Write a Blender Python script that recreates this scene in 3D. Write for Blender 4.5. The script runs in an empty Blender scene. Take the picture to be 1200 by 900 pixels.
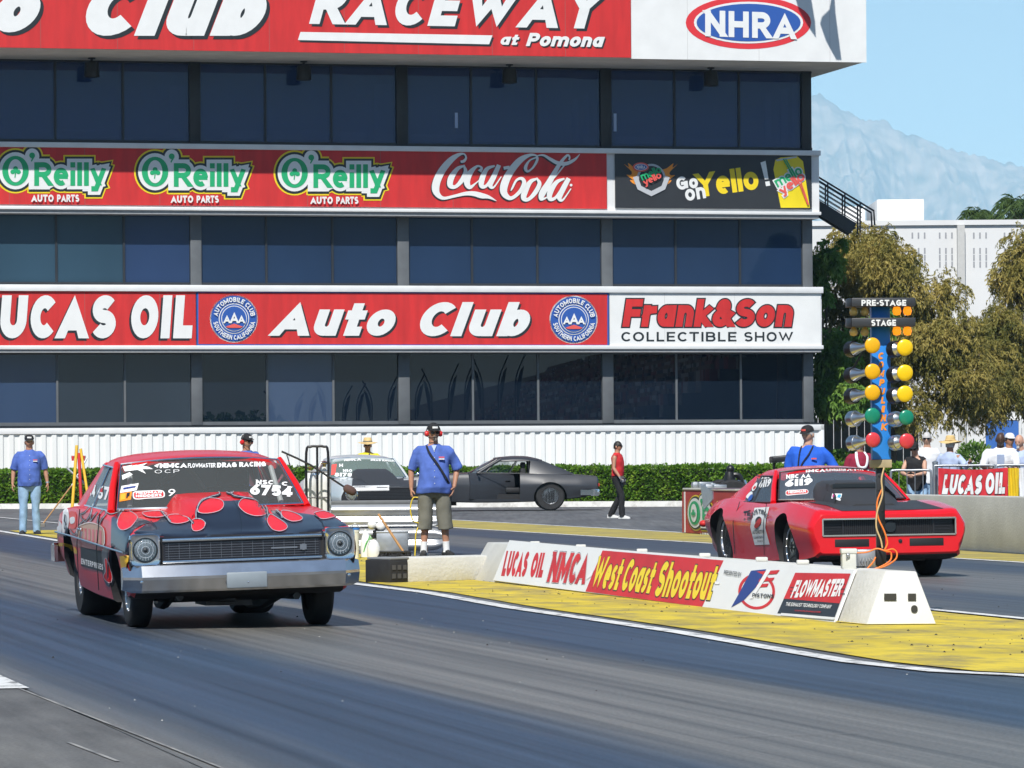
import bpy, bmesh, math, random
from mathutils import Vector, Matrix, Euler
from mathutils.bvhtree import BVHTree
from mathutils.geometry import delaunay_2d_cdt
R = math.radians
rnd = random.Random(11)
SC = bpy.context.scene
COL = SC.collection

# ------------------------------------------------------------------ camera, sky, sun, exposure
FPX, EYE, ROLL, HZ = 5000.0, 1.225, 0.0070, 545.0
cam = bpy.data.cameras.new('camera')
cam_o = bpy.data.objects.new('camera', cam); COL.objects.link(cam_o)
cam.sensor_width = 36.0; cam.lens = 36.0 * FPX / 1200.0
cam.shift_y = 95.0 / 1200.0
cam.clip_start = 0.5; cam.clip_end = 40000.0
cam_o.location = (0, 0, EYE); cam_o.rotation_euler = (R(90), ROLL, 0)
SC.camera = cam_o

SUN_EL, SUN_AZ = R(48.5), R(191)            # azimuth of the sun clockwise from +Y (behind the camera, a touch to its left)
world = bpy.data.worlds.new("World"); SC.world = world; world.use_nodes = True
wn = world.node_tree
bg = wn.nodes['Background']; bg.inputs[1].default_value = 0.085
sky = wn.nodes.new('ShaderNodeTexSky'); sky.sky_type = 'NISHITA'; sky.sun_disc = False
sky.sun_elevation = SUN_EL; sky.sun_rotation = SUN_AZ
sky.air_density = 1.0; sky.dust_density = 0.0; sky.ozone_density = 2.5
wn.links.new(sky.outputs[0], bg.inputs[0])
sun = bpy.data.lights.new('sun', 'SUN'); sun.energy = 5.0; sun.angle = R(0.53); sun.color = (1.0, 0.965, 0.91)
sun_o = bpy.data.objects.new('sun', sun); COL.objects.link(sun_o)
sdir = Vector((math.sin(SUN_AZ) * math.cos(SUN_EL), math.cos(SUN_AZ) * math.cos(SUN_EL), math.sin(SUN_EL)))
sun_o.rotation_euler = sdir.to_track_quat('Z', 'Y').to_euler(); sun_o.location = (0, -20, 60)
SC.view_settings.view_transform = 'Standard'; SC.view_settings.look = 'None'
SC.view_settings.exposure = 0.33; SC.view_settings.gamma = 1.0
SC.view_settings.use_curve_mapping = False
SC.cycles.use_denoising = True
SC.cycles.max_bounces = 8; SC.cycles.transparent_max_bounces = 12; SC.cycles.volume_bounces = 1
SC.cycles.sample_clamp_indirect = 6.0
SC.cycles.caustics_reflective = False; SC.cycles.caustics_refractive = False

# ------------------------------------------------------------------ survey: photograph pixels (1200 x 900) to places on the ground and on planes
def ray(px, py):
    dx, dy = px - 600.0, py - HZ
    return (dx - ROLL * dy) / FPX, -(dy + ROLL * dx) / FPX      # X/Y and (Z-EYE)/Y
def G(px, py, z=0.0):
    a, b = ray(px, py); Y = (z - EYE) / b
    return Vector((a * Y, Y, z))
def P(px, py, Y):
    a, b = ray(px, py)
    return Vector((a * Y, Y, EYE + b * Y))
PHI = math.atan(1140.0 / 5000.0)
U = Vector((-math.sin(PHI), math.cos(PHI), 0)); V = Vector((math.cos(PHI), math.sin(PHI), 0))
def UV(u, v, z=0.0): return U * u + V * v + Vector((0, 0, z))
def uv_of(p): return p.dot(U), p.dot(V)

# ------------------------------------------------------------------ objects
def link(o, parent=None):
    COL.objects.link(o)
    if parent is not None: o.parent = parent
    return o
def tag(o, label, cat, group=None, kind=None):
    o['label'] = label; o['category'] = cat
    if group: o['group'] = group
    if kind: o['kind'] = kind
    return o
def thing(name, label, cat, loc=(0, 0, 0), rz=0.0, group=None):
    o = bpy.data.objects.new(name, None); o.empty_display_size = 0.2
    COL.objects.link(o); o.location = loc; o.rotation_euler = (0, 0, rz)
    return tag(o, label, cat, group)
def structure(o): o['kind'] = 'structure'; return o
def copy_tree(o, parent=None):
    c = o.copy(); COL.objects.link(c)
    if parent is not None: c.parent = parent
    for ch in list(o.children): copy_tree(ch, c)
    return c
def wm(o):
    m = Matrix.LocRotScale(o.location, o.rotation_euler, o.scale)
    return wm(o.parent) @ m if o.parent else m

def frame_of(t):
    t = t.normalized(); up = Vector((0, 0, 1)) if abs(t.z) < 0.9 else Vector((1, 0, 0))
    a = t.cross(up).normalized(); return a, a.cross(t).normalized()
def smooth_path(pts, n=6, closed=False):
    pts = [Vector(p) for p in pts]; out = []; N = len(pts)
    if N < 3: return pts
    rng = range(N) if closed else range(N - 1)
    for i in rng:
        p0 = pts[(i - 1) % N] if (closed or i > 0) else pts[0] * 2 - pts[1]
        p1 = pts[i]; p2 = pts[(i + 1) % N]
        p3 = pts[(i + 2) % N] if (closed or i + 2 < N) else p2 * 2 - p1
        for k in range(n):
            t = k / n
            out.append(0.5 * ((2 * p1) + (p2 - p0) * t + (2 * p0 - 5 * p1 + 4 * p2 - p3) * t * t + (3 * p1 - p0 - 3 * p2 + p3) * t ** 3))
    if not closed: out.append(pts[-1].copy())
    return out

class MB:
    """collects shapes; build() links them as ONE mesh object"""
    def __init__(s): s.v = []; s.f = []; s.m = []
    def add(s, vs, fs, mi=0):
        b = len(s.v); s.v += [tuple(x) for x in vs]
        for f in fs: s.f.append(tuple(b + i for i in f)); s.m.append(mi)
        return s
    def box(s, lo, hi, mi=0, M=None):
        x0, y0, z0 = lo; x1, y1, z1 = hi
        vs = [Vector(p) for p in ((x0,y0,z0),(x1,y0,z0),(x1,y1,z0),(x0,y1,z0),(x0,y0,z1),(x1,y0,z1),(x1,y1,z1),(x0,y1,z1))]
        if M is not None: vs = [M @ p for p in vs]
        return s.add(vs, [(0,3,2,1),(4,5,6,7),(0,1,5,4),(1,2,6,5),(2,3,7,6),(3,0,4,7)], mi)
    def bar(s, p0, p1, w, h, mi=0):
        p0, p1 = Vector(p0), Vector(p1); a, b = frame_of(p1 - p0); a *= w / 2; b *= h / 2
        vs = [p + q for p in (p0, p1) for q in (-a - b, a - b, a + b, -a + b)]
        return s.add(vs, [(3,2,1,0),(4,5,6,7),(0,1,5,4),(1,2,6,5),(2,3,7,6),(3,0,4,7)], mi)
    def tube(s, pts, r, n=8, mi=0, caps=True, closed=False):
        pts = [Vector(p) for p in pts]; N = len(pts)
        rs = r if isinstance(r, (list, tuple)) else [r] * N
        vs = []; a0 = None
        for i, p in enumerate(pts):
            if closed: t = pts[(i + 1) % N] - pts[(i - 1) % N]
            else: t = pts[min(i + 1, N - 1)] - pts[max(i - 1, 0)]
            t = t.normalized() if t.length > 1e-9 else Vector((0, 0, 1))
            if a0 is None: a = frame_of(t)[0]; b = t.cross(a)
            else:
                a = (a0 - t * a0.dot(t)); a = a.normalized() if a.length > 1e-6 else frame_of(t)[0]; b = t.cross(a)
            a0 = a
            q = rs[i]; rx, ry = q if isinstance(q, tuple) else (q, q)
            for k in range(n):
                w = 2 * math.pi * k / n
                vs.append(p + a * (rx * math.cos(w)) + b * (ry * math.sin(w)))
        fs = []
        for i in range(N if closed else N - 1):
            j = (i + 1) % N
            for k in range(n):
                l = (k + 1) % n
                fs.append((i*n+k, i*n+l, j*n+l, j*n+k))
        if caps and not closed:
            fs.append(tuple(range(n - 1, -1, -1))); fs.append(tuple((N-1)*n + k for k in range(n)))
        return s.add(vs, fs, mi)
    def rings(s, rings, mi=0, caps=True, closed_ring=True):
        n = len(rings[0]); vs = [p for r in rings for p in r]; fs = []
        for i in range(len(rings) - 1):
            for k in range(n if closed_ring else n - 1):
                l = (k + 1) % n
                fs.append((i*n+k, i*n+l, (i+1)*n+l, (i+1)*n+k))
        if caps and closed_ring:
            fs.append(tuple(range(n - 1, -1, -1))); fs.append(tuple((len(rings)-1)*n + k for k in range(n)))
        return s.add(vs, fs, mi)
    def lathe(s, prof, origin=(0,0,0), axis=(0,0,1), n=24, mi=0):
        o = Vector(origin); ax = Vector(axis).normalized(); a, b = frame_of(ax)
        rings = [[o + ax * h + (a * math.cos(2*math.pi*k/n) + b * math.sin(2*math.pi*k/n)) * max(r, 1e-4) for k in range(n)] for r, h in prof]
        return s.rings(rings, mi)
    def ball(s, c, r, n=12, mi=0):
        rx, ry, rz = r if isinstance(r, (tuple, list)) else (r, r, r); c = Vector(c)
        rings = []
        for i in range(n + 1):
            t = math.pi * i / n; q = max(math.sin(t), 1e-3)
            rings.append([c + Vector((rx*q*math.cos(2*math.pi*k/(2*n)), ry*q*math.sin(2*math.pi*k/(2*n)), -rz*math.cos(t))) for k in range(2*n)])
        return s.rings(rings, mi)
    def prism(s, poly, depth, M=None, mi=0):
        """polygon in local xy extruded from z=0 to z=depth"""
        n = len(poly)
        vs = [Vector((x, y, 0)) for x, y in poly] + [Vector((x, y, depth)) for x, y in poly]
        if M is not None: vs = [M @ p for p in vs]
        fs = [tuple(range(n - 1, -1, -1)), tuple(range(n, 2*n))] + [(i, (i+1) % n, n + (i+1) % n, n + i) for i in range(n)]
        return s.add(vs, fs, mi)
    def build(s, name, mats, parent=None, smooth=None, bevel=0, recalc=True, seg=2):
        me = bpy.data.meshes.new(name); me.from_pydata(s.v, [], s.f)
        mats = mats if isinstance(mats, (list, tuple)) else [mats]
        for m in mats: me.materials.append(m)
        for p, mi in zip(me.polygons, s.m): p.material_index = mi
        if bevel or recalc:
            bm = bmesh.new(); bm.from_mesh(me)
            if recalc: bmesh.ops.recalc_face_normals(bm, faces=bm.faces)
            if bevel:
                es = [e for e in bm.edges if len(e.link_faces) == 2 and e.calc_face_angle(0) > 0.6]
                bmesh.ops.bevel(bm, geom=es, offset=bevel, segments=seg, affect='EDGES', profile=0.5, clamp_overlap=True)
            bm.to_mesh(me); bm.free()
        finish(me, smooth if smooth is not None else (30 if bevel else None))
        return link(bpy.data.objects.new(name, me), parent)
def finish(me, angle):
    if angle:
        me.shade_smooth(); me.set_sharp_from_angle(angle=R(angle))
    me.update()
def eval_mesh(o, name=None, mats=None):
    """apply an object's modifiers and return the resulting mesh"""
    bpy.context.view_layer.update()
    dg = bpy.context.evaluated_depsgraph_get()
    me = bpy.data.meshes.new_from_object(o.evaluated_get(dg))
    if name: me.name = name
    return me

# ------------------------------------------------------------------ materials
def mat(name, col, rough=0.5, metal=0.0, spec=0.5, var=0.0, scale=8.0, bump=0.0, bscale=60.0, coat=0.0, var2=None, stretch=None, detail=4.0):
    m = bpy.data.materials.new(name); m.use_nodes = True; nt = m.node_tree; b = nt.nodes['Principled BSDF']
    c = tuple(col) + (1.0,) if len(col) == 3 else tuple(col)
    b.inputs['Base Color'].default_value = c; b.inputs['Roughness'].default_value = rough
    b.inputs['Metallic'].default_value = metal; b.inputs['Specular IOR Level'].default_value = spec
    if coat: b.inputs['Coat Weight'].default_value = coat; b.inputs['Coat Roughness'].default_value = 0.04
    tc = None
    if var or bump:
        tc = nt.nodes.new('ShaderNodeTexCoord'); src = tc.outputs['Object']
        if stretch:
            mp = nt.nodes.new('ShaderNodeMapping'); mp.inputs['Scale'].default_value = stretch
            nt.links.new(src, mp.inputs[0]); src = mp.outputs[0]
    if var:
        n = nt.nodes.new('ShaderNodeTexNoise'); n.inputs['Scale'].default_value = scale; n.inputs['Detail'].default_value = detail
        nt.links.new(src, n.inputs['Vector'])
        rp = nt.nodes.new('ShaderNodeValToRGB'); rp.color_ramp.elements[0].position = 0.3; rp.color_ramp.elements[1].position = 0.7
        lo = var2 if var2 is not None else tuple(x * (1 - var) for x in c[:3])
        hi = c[:3] if var2 is not None else tuple(min(1, x * (1 + var)) for x in c[:3])
        rp.color_ramp.elements[0].color = tuple(lo) + (1,); rp.color_ramp.elements[1].color = tuple(hi) + (1,)
        nt.links.new(n.outputs['Fac'], rp.inputs[0]); nt.links.new(rp.outputs[0], b.inputs['Base Color'])
    if bump:
        n2 = nt.nodes.new('ShaderNodeTexNoise'); n2.inputs['Scale'].default_value = bscale; n2.inputs['Detail'].default_value = 5
        nt.links.new(src, n2.inputs['Vector'])
        bp = nt.nodes.new('ShaderNodeBump'); bp.inputs['Strength'].default_value = bump; bp.inputs['Distance'].default_value = 0.02
        nt.links.new(n2.outputs['Fac'], bp.inputs['Height']); nt.links.new(bp.outputs[0], b.inputs['Normal'])
    return m
def glass(name, tint, opacity, rough=0.02):
    """tinted see-through pane: mix of clear transmission and a glossy dark film"""
    m = bpy.data.materials.new(name); m.use_nodes = True; nt = m.node_tree; b = nt.nodes['Principled BSDF']
    b.inputs['Base Color'].default_value = tint + (1,); b.inputs['Roughness'].default_value = rough; b.inputs['Specular IOR Level'].default_value = 0.6
    tr = nt.nodes.new('ShaderNodeBsdfTransparent'); tr.inputs[0].default_value = (0.82, 0.86, 0.86, 1)
    fr = nt.nodes.new('ShaderNodeFresnel'); fr.inputs[0].default_value = 1.5
    ad = nt.nodes.new('ShaderNodeMath'); ad.operation = 'MAXIMUM'; ad.inputs[1].default_value = opacity
    nt.links.new(fr.outputs[0], ad.inputs[0])
    mx = nt.nodes.new('ShaderNodeMixShader'); out = nt.nodes['Material Output']
    nt.links.new(ad.outputs[0], mx.inputs[0]); nt.links.new(tr.outputs[0], mx.inputs[1]); nt.links.new(b.outputs[0], mx.inputs[2])
    nt.links.new(mx.outputs[0], out.inputs[0])
    return m

WHITE = mat('white paint', (0.72, 0.73, 0.72), 0.55, var=0.05, scale=1.5)
LETTER = mat('white lettering film', (0.73, 0.74, 0.73), 0.5, var=0.03, scale=3)
SIGNRED = mat('red sign film', (0.54, 0.020, 0.020), 0.55, var=0.14, scale=1.6, stretch=(2.2, 1, .35))
SIGNDARK = mat('charcoal sign film', (0.022, 0.025, 0.03), 0.5, var=0.12, scale=2)
INK = mat('near black ink', (0.012, 0.018, 0.022), 0.5)
SIGNBLUE = mat('blue sign film', (0.022, 0.09, 0.36), 0.5)
NAVY = mat('navy sign film', (0.02, 0.045, 0.22), 0.5)
GREEN = mat('green sign film', (0.01, 0.36, 0.14), 0.5)
YELLOW = mat('yellow sign film', (0.80, 0.60, 0.012), 0.5)
ORANGE = mat('orange sign film', (0.80, 0.27, 0.02), 0.5)
PINKRED = mat('light red sign film', (0.72, 0.10, 0.08), 0.5)
PALEGREY = mat('pale grey film', (0.45, 0.47, 0.5), 0.5)
BLACKP = mat('black painted metal', (0.012, 0.012, 0.013), 0.4, var=0.2, scale=5)
RUBBER = mat('tyre rubber', (0.017, 0.017, 0.018), 0.75, var=0.25, scale=10)
CHROME = mat('chrome', (0.78, 0.79, 0.80), 0.09, metal=1.0)
ALU = mat('brushed aluminium', (0.60, 0.61, 0.62), 0.32, metal=1.0, var=0.08, scale=20)
GALV = mat('galvanised steel', (0.42, 0.44, 0.46), 0.42, metal=0.8, var=0.12, scale=12)
DARKIN = mat('dark interior', (0.012, 0.012, 0.014), 0.7)
CONC = mat('concrete', (0.52, 0.51, 0.46), 0.85, var=0.10, scale=2.2, bump=0.25, bscale=30)
CONCW = mat('white painted concrete', (0.60, 0.59, 0.54), 0.8, var=0.07, scale=3.0, bump=0.35, bscale=25)
WOOD = mat('wooden handle', (0.42, 0.22, 0.08), 0.6, var=0.15, scale=10)

# ------------------------------------------------------------------ stroke lettering: every letter is drawn as ribbons of even pen width
def A(cx, cy, rx, ry, t0, t1): return ('A', cx, cy, rx, ry, t0, t1)
GL = {
 'A': (.92, [[(0,0),(.5,1),(1,0)], [(.36,.26),(.64,.26)]]),
 'B': (.78, [[(0,0),(0,1)], [(0,1),(.5,1),A(.6,.765,.34,.235,90,-90),(0,.53)], [(.5,.53),A(.62,.265,.38,.265,90,-90),(0,0)]]),
 'C': (.85, [[A(.5,.5,.5,.5,42,318)]]),
 'D': (.85, [[(0,0),(0,1)], [(0,1),(.45,1),A(.5,.5,.5,.5,90,-90),(0,0)]]),
 'E': (.68, [[(0,0),(0,1)], [(0,1),(1,1)], [(0,.5),(.9,.5)], [(0,0),(1,0)]]),
 'F': (.66, [[(0,0),(0,1)], [(0,1),(1,1)], [(0,.5),(.9,.5)]]),
 'G': (.9, [[A(.5,.5,.5,.5,42,360),], [(.55,.46),(1,.46)], [(1,.5),(1,.1)]]),
 'H': (.85, [[(0,0),(0,1)], [(1,0),(1,1)], [(0,.5),(1,.5)]]),
 'I': (.0, [[(.5,0),(.5,1)]]),
 'J': (.6, [[(1,1),(1,.35),A(.5,.35,.5,.35,0,-180)]]),
 'K': (.82, [[(0,0),(0,1)], [(1,1),(.12,.42)], [(.3,.55),(1,0)]]),
 'L': (.62, [[(0,1),(0,0)], [(0,0),(1,0)]]),
 'M': (1.05, [[(0,0),(0,1)], [(0,1),(.5,.12),(1,1)], [(1,1),(1,0)]]),
 'N': (.85, [[(0,0),(0,1)], [(0,1),(1,0)], [(1,0),(1,1)]]),
 'O': (.9, [[A(.5,.5,.5,.5,90,450)]]),
 'P': (.74, [[(0,0),(0,1)], [(0,1),(.5,1),A(.55,.73,.45,.27,90,-90),(0,.46)]]),
 'R': (.78, [[(0,0),(0,1)], [(0,1),(.5,1),A(.55,.74,.43,.26,90,-90),(0,.48)], [(.5,.48),(1,0)]]),
 'S': (.76, [[A(.5,.755,.48,.245,32,270),A(.5,.255,.5,.255,90,-152)]]),
 'T': (.78, [[(0,1),(1,1)], [(.5,1),(.5,0)]]),
 'U': (.82, [[(0,1),(0,.4),A(.5,.4,.5,.4,180,360),(1,1)]]),
 'V': (.88, [[(0,1),(.5,0),(1,1)]]),
 'W': (1.25, [[(0,1),(.25,0),(.5,.92),(.75,0),(1,1)]]),
 'X': (.82, [[(0,0),(1,1)], [(0,1),(1,0)]]),
 'Y': (.86, [[(0,1),(.5,.45),(1,1)], [(.5,.5),(.5,0)]]),
 '0': (.74, [[A(.5,.5,.5,.5,90,450)]]),
 '1': (.3, [[(.9,0),(.9,1)], [(.9,.97),(0,.72)]]),
 '3': (.7, [[A(.5,.76,.46,.24,150,-90),A(.5,.26,.5,.26,90,-150)]]),
 '4': (.8, [[(.72,0),(.72,1)], [(.72,.97),(0,.27)], [(0,.24),(1,.24)]]),
 '5': (.72, [[(.92,1),(.15,1),(.06,.55)], [(.06,.55),A(.48,.31,.52,.31,120,-150)]]),
 '6': (.74, [[(.75,1),(.12,.5)], [A(.5,.29,.5,.29,150,510)]]),
 '7': (.7, [[(0,1),(1,1),(.3,0)]]),
 '8': (.74, [[A(.5,.76,.44,.24,90,450)], [A(.5,.265,.5,.265,90,450)]]),
 '9': (.74, [[(.25,0),(.88,.5)], [A(.5,.71,.5,.29,-30,330)]]),
 'a': (.68, [[A(.46,.35,.46,.35,90,450)], [(1,.7),(1,0)]]),
 'b': (.68, [[(0,1),(0,0)], [A(.54,.35,.46,.35,90,450)]]),
 'c': (.62, [[A(.5,.35,.5,.35,45,315)]]),
 'd': (.68, [[(1,1),(1,0)], [A(.46,.35,.46,.35,90,450)]]),
 'e': (.66, [[A(.5,.35,.5,.35,0,305)], [(.05,.36),(.95,.36)]]),
 'f': (.5, [[(.4,.95),(.4,0)], [(.4,1),(1,1)], [(0,.66),(1,.66)]]),
 'h': (.64, [[(0,1),(0,0)], [(0,.3),A(.5,.42,.5,.28,170,0),(1,0)]]),
 'i': (.0, [[(.5,.56),(.5,0)], [(.5,1.0),(.5,.99)]]),
 'k': (.62, [[(0,1),(0,0)], [(1,.7),(.12,.26)], [(.3,.38),(1,0)]]),
 'l': (.0, [[(.5,1),(.5,0)]]),
 'm': (1.1, [[(0,.7),(0,0)], [(0,.35),A(.25,.44,.25,.26,170,0),(.5,0)], [(.5,.35),A(.75,.44,.25,.26,170,0),(1,0)]]),
 'n': (.64, [[(0,.7),(0,0)], [(0,.3),A(.5,.42,.5,.28,170,0),(1,0)]]),
 'o': (.7, [[A(.5,.35,.5,.35,90,450)]]),
 'p': (.68, [[(0,.7),(0,-.3)], [A(.54,.35,.46,.35,90,450)]]),
 'r': (.52, [[(0,.7),(0,0)], [(0,.4),(.3,.64),(1,.66)]]),
 's': (.56, [[A(.5,.525,.46,.175,30,270),A(.5,.175,.5,.175,90,-150)]]),
 't': (.5, [[(.4,.95),(.4,0)], [(.4,0),(1,0)], [(0,.66),(1,.66)]]),
 'u': (.64, [[(0,.7),(0,.28),A(.5,.28,.5,.28,180,360),(1,.7)], [(1,.3),(1,0)]]),
 'y': (.66, [[(0,.7),(.5,.02)], [(1,.7),(.3,-.3),(.05,-.3)]]),
 '&': (.8, [[(1,0),(.22,.72)], [A(.45,.78,.25,.22,200,-30)], [(.62,.64),(.15,.38)], [A(.38,.25,.38,.25,120,320)], [(.66,.1),(1,.45)]]),
 '!': (.0, [[(.5,1),(.5,.32)], [(.5,.16),(.5,0)]]),
 '-': (.35, [[(0,.42),(1,.42)]]), '.': (.0, [[(.5,.1),(.5,0)]]), ',': (.1, [[(1,.12),(0,-.14)]]),
 "'": (.0, [[(.5,1.02),(.5,.74)]]), '/': (.4, [[(0,0),(1,1)]]), ' ': (.3, []),
}
def flat_path(st, n=14):
    out = []
    for e in st:
        if e[0] == 'A':
            _, cx, cy, rx, ry, t0, t1 = e; k = max(4, int(abs(t1 - t0) / 360 * n * 2))
            for i in range(k + 1):
                t = R(t0 + (t1 - t0) * i / k); out.append((cx + rx * math.cos(t), cy + ry * math.sin(t)))
        else: out.append(e)
    q = [out[0]]
    for p in out[1:]:
        if abs(p[0]-q[-1][0]) + abs(p[1]-q[-1][1]) > 1e-4: q.append(p)
    return q
def ribbon(pts, w, cut=None, ext=0.0):
    """2D polyline -> list of (left, right) edge points; w a width or a list of widths; ends cut level where they touch a line of cut=(ylo, yhi)"""
    pts = [Vector(p) for p in pts]; n = len(pts); closed = (pts[0] - pts[-1]).length < 1e-5 and n > 3
    ws = w if isinstance(w, list) else [w] * n; out = []
    for i in range(n):
        if closed: d0 = (pts[i] - pts[i-1 if i else n-2]); d1 = (pts[(i+1) if i < n-1 else 1] - pts[i])
        else:
            d0 = pts[i] - pts[i-1] if i else pts[1] - pts[0]; d1 = pts[i+1] - pts[i] if i < n-1 else pts[i] - pts[i-1]
        d0 = d0.normalized(); d1 = d1.normalized(); t = d0 + d1
        t = t.normalized() if t.length > 1e-4 else d1
        nn = Vector((-t.y, t.x)); c = max(0.35, nn.dot(Vector((-d1.y, d1.x))))
        h = ws[i] / 2 / c; p = pts[i].copy()
        if not closed and ext and (i == 0 or i == n-1): p += (-d1 if i == 0 else d0) * ext
        L, Rr = p + nn * h, p - nn * h
        if cut and not closed and (i == 0 or i == n - 1) and abs(t.y) > 0.3 and abs(t.x) > 0.02:
            for yc in cut:
                if abs(p.y - yc) < ws[i] * 0.75:
                    L = L + t * ((yc - L.y) / t.y); Rr = Rr + t * ((yc - Rr.y) / t.y)
        out.append((L, Rr))
    return out
def lay_text(text, w=0.2, gap=0.12, grow=0.0, shear=0.0, cap=None, space=0.42):
    """-> (ribbons in units of the cap height, total width). grow fattens every stroke without moving it (outlines)."""
    x = 0.0; ribs = []
    for ch in text:
        sc = 1.0
        if cap and ch.islower() and cap == 'small': ch = ch.upper(); sc = 0.74
        if ch == ' ': x += space; continue
        gw, strokes = GL[ch]
        W = max(gw * (1.0 if gw else 0) * sc, w)
        def mp(p): return Vector((x + w/2 + p[0] * (W - w), (w/2 + p[1] * (1 - w) ) * sc if sc != 1 else w/2 + p[1] * (1 - w)))
        for st in strokes:
            pts = [mp(p) for p in flat_path(st)]
            cut = (-grow, sc + grow) if grow == 0 and st[0][0] != 'A' and st[-1][0] != 'A' else None
            ends = w/2
            dirn = pts[-1] - pts[-2]
            e = ribbon(stretch_ends(pts, w/2, st, grow), w + 2*grow, cut)
            ys = [p.y for p in pts]; lo = min(ys) - w/2 - grow; hi = max(ys) + w/2 + grow
            for a_, b_ in e: a_.y = min(hi, max(lo, a_.y)); b_.y = min(hi, max(lo, b_.y))
            ribs.append(e)
        x += W + gap - (.10 if ch == 'C' else 0)
    tot = x - gap
    if shear:
        ribs = [[(Vector((a.x + shear*a.y, a.y)), Vector((b.x + shear*b.y, b.y))) for a, b in r] for r in ribs]
        tot += shear
    return ribs, tot
def stretch_ends(pts, e, st, grow):
    """straight ends reach the letter's outer edge"""
    n = len(pts)
    if (pts[0] - pts[-1]).length < 1e-5 and n > 3: return pts
    pts = [p.copy() for p in pts]
    for i, j, el in ((0, 1, st[0]), (n-1, n-2, st[-1])):
        d = (pts[i] - pts[j]).normalized()
        k = e if el[0] != 'A' else 0.0
        pts[i] += d * (k + grow)
    return pts
def lay_ribs(mb, ribs, f3, mi=0, z0=0.0, dz=0.0006):
    """ribbons -> quads through f3(x, y, z)"""
    for k, r in enumerate(ribs):
        z = z0 + (k % 7) * dz
        vs = []
        for j, (a, b) in enumerate(r): vs += [f3(a.x, a.y, z + j*dz*.06), f3(b.x, b.y, z + j*dz*.06)]
        mb.add(vs, [(2*i, 2*i+1, 2*i+3, 2*i+2) for i in range(len(r) - 1)], mi)
def fit(ribs, tot, x0, y0, x1, y1):
    """scale letters (cap height 1, width tot) into a box"""
    sx, sy = (x1 - x0) / tot, (y1 - y0)
    return [[(Vector((x0 + a.x*sx, y0 + a.y*sy)), Vector((x0 + b.x*sx, y0 + b.y*sy))) for a, b in r] for r in ribs]
def fill(poly, step=None):
    """triangulate a 2D polygon (list of xy); with step also strew points inside so that it can follow a curved surface"""
    n = len(poly); vs = [Vector(p) for p in poly]
    if step:
        dense = []
        for i in range(n):
            a, b = vs[i], vs[(i+1) % n]; k = max(1, int((b-a).length / step))
            for j in range(k): dense.append(a + (b-a) * j / k)
        vs = dense; n = len(vs)
    ed = [(i, (i+1) % n) for i in range(n)]
    pts = list(vs)
    if step:
        xs = [p.x for p in vs]; ys = [p.y for p in vs]
        x = min(xs) + step/2
        while x < max(xs):
            y = min(ys) + step/2
            while y < max(ys):
                pts.append(Vector((x, y))); y += step
            x += step
    o = delaunay_2d_cdt(pts, ed, [], 1, 1e-6)
    return o[0], [tuple(f) for f in o[2]]
def ell(cx, cy, rx, ry, n=40, t0=0, t1=360):
    return [(cx + rx*math.cos(R(t0 + (t1-t0)*i/n)), cy + ry*math.sin(R(t0 + (t1-t0)*i/n))) for i in range(n if t1-t0 == 360 else n+1)]
def smooth2(pts, n=6, closed=True): return [(p.x, p.y) for p in smooth_path([Vector((x, y, 0)) for x, y in pts], n, closed)]
# ================================================================== THE SETTING
def sheet(name, pts, z, m, loc_rot=True):
    """flat sheet from (v, u) points, in axes turned along the strip"""
    vs, fs = fill(pts)
    mb = MB(); mb.add([(p.x, p.y, 0) for p in vs], fs)
    o = mb.build(name, m, recalc=False)
    for p in o.data.polygons:
        if p.normal.z < 0: p.flip()
    o.location = (0, 0, z); o.rotation_euler = (0, 0, PHI)
    return structure(o)

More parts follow.
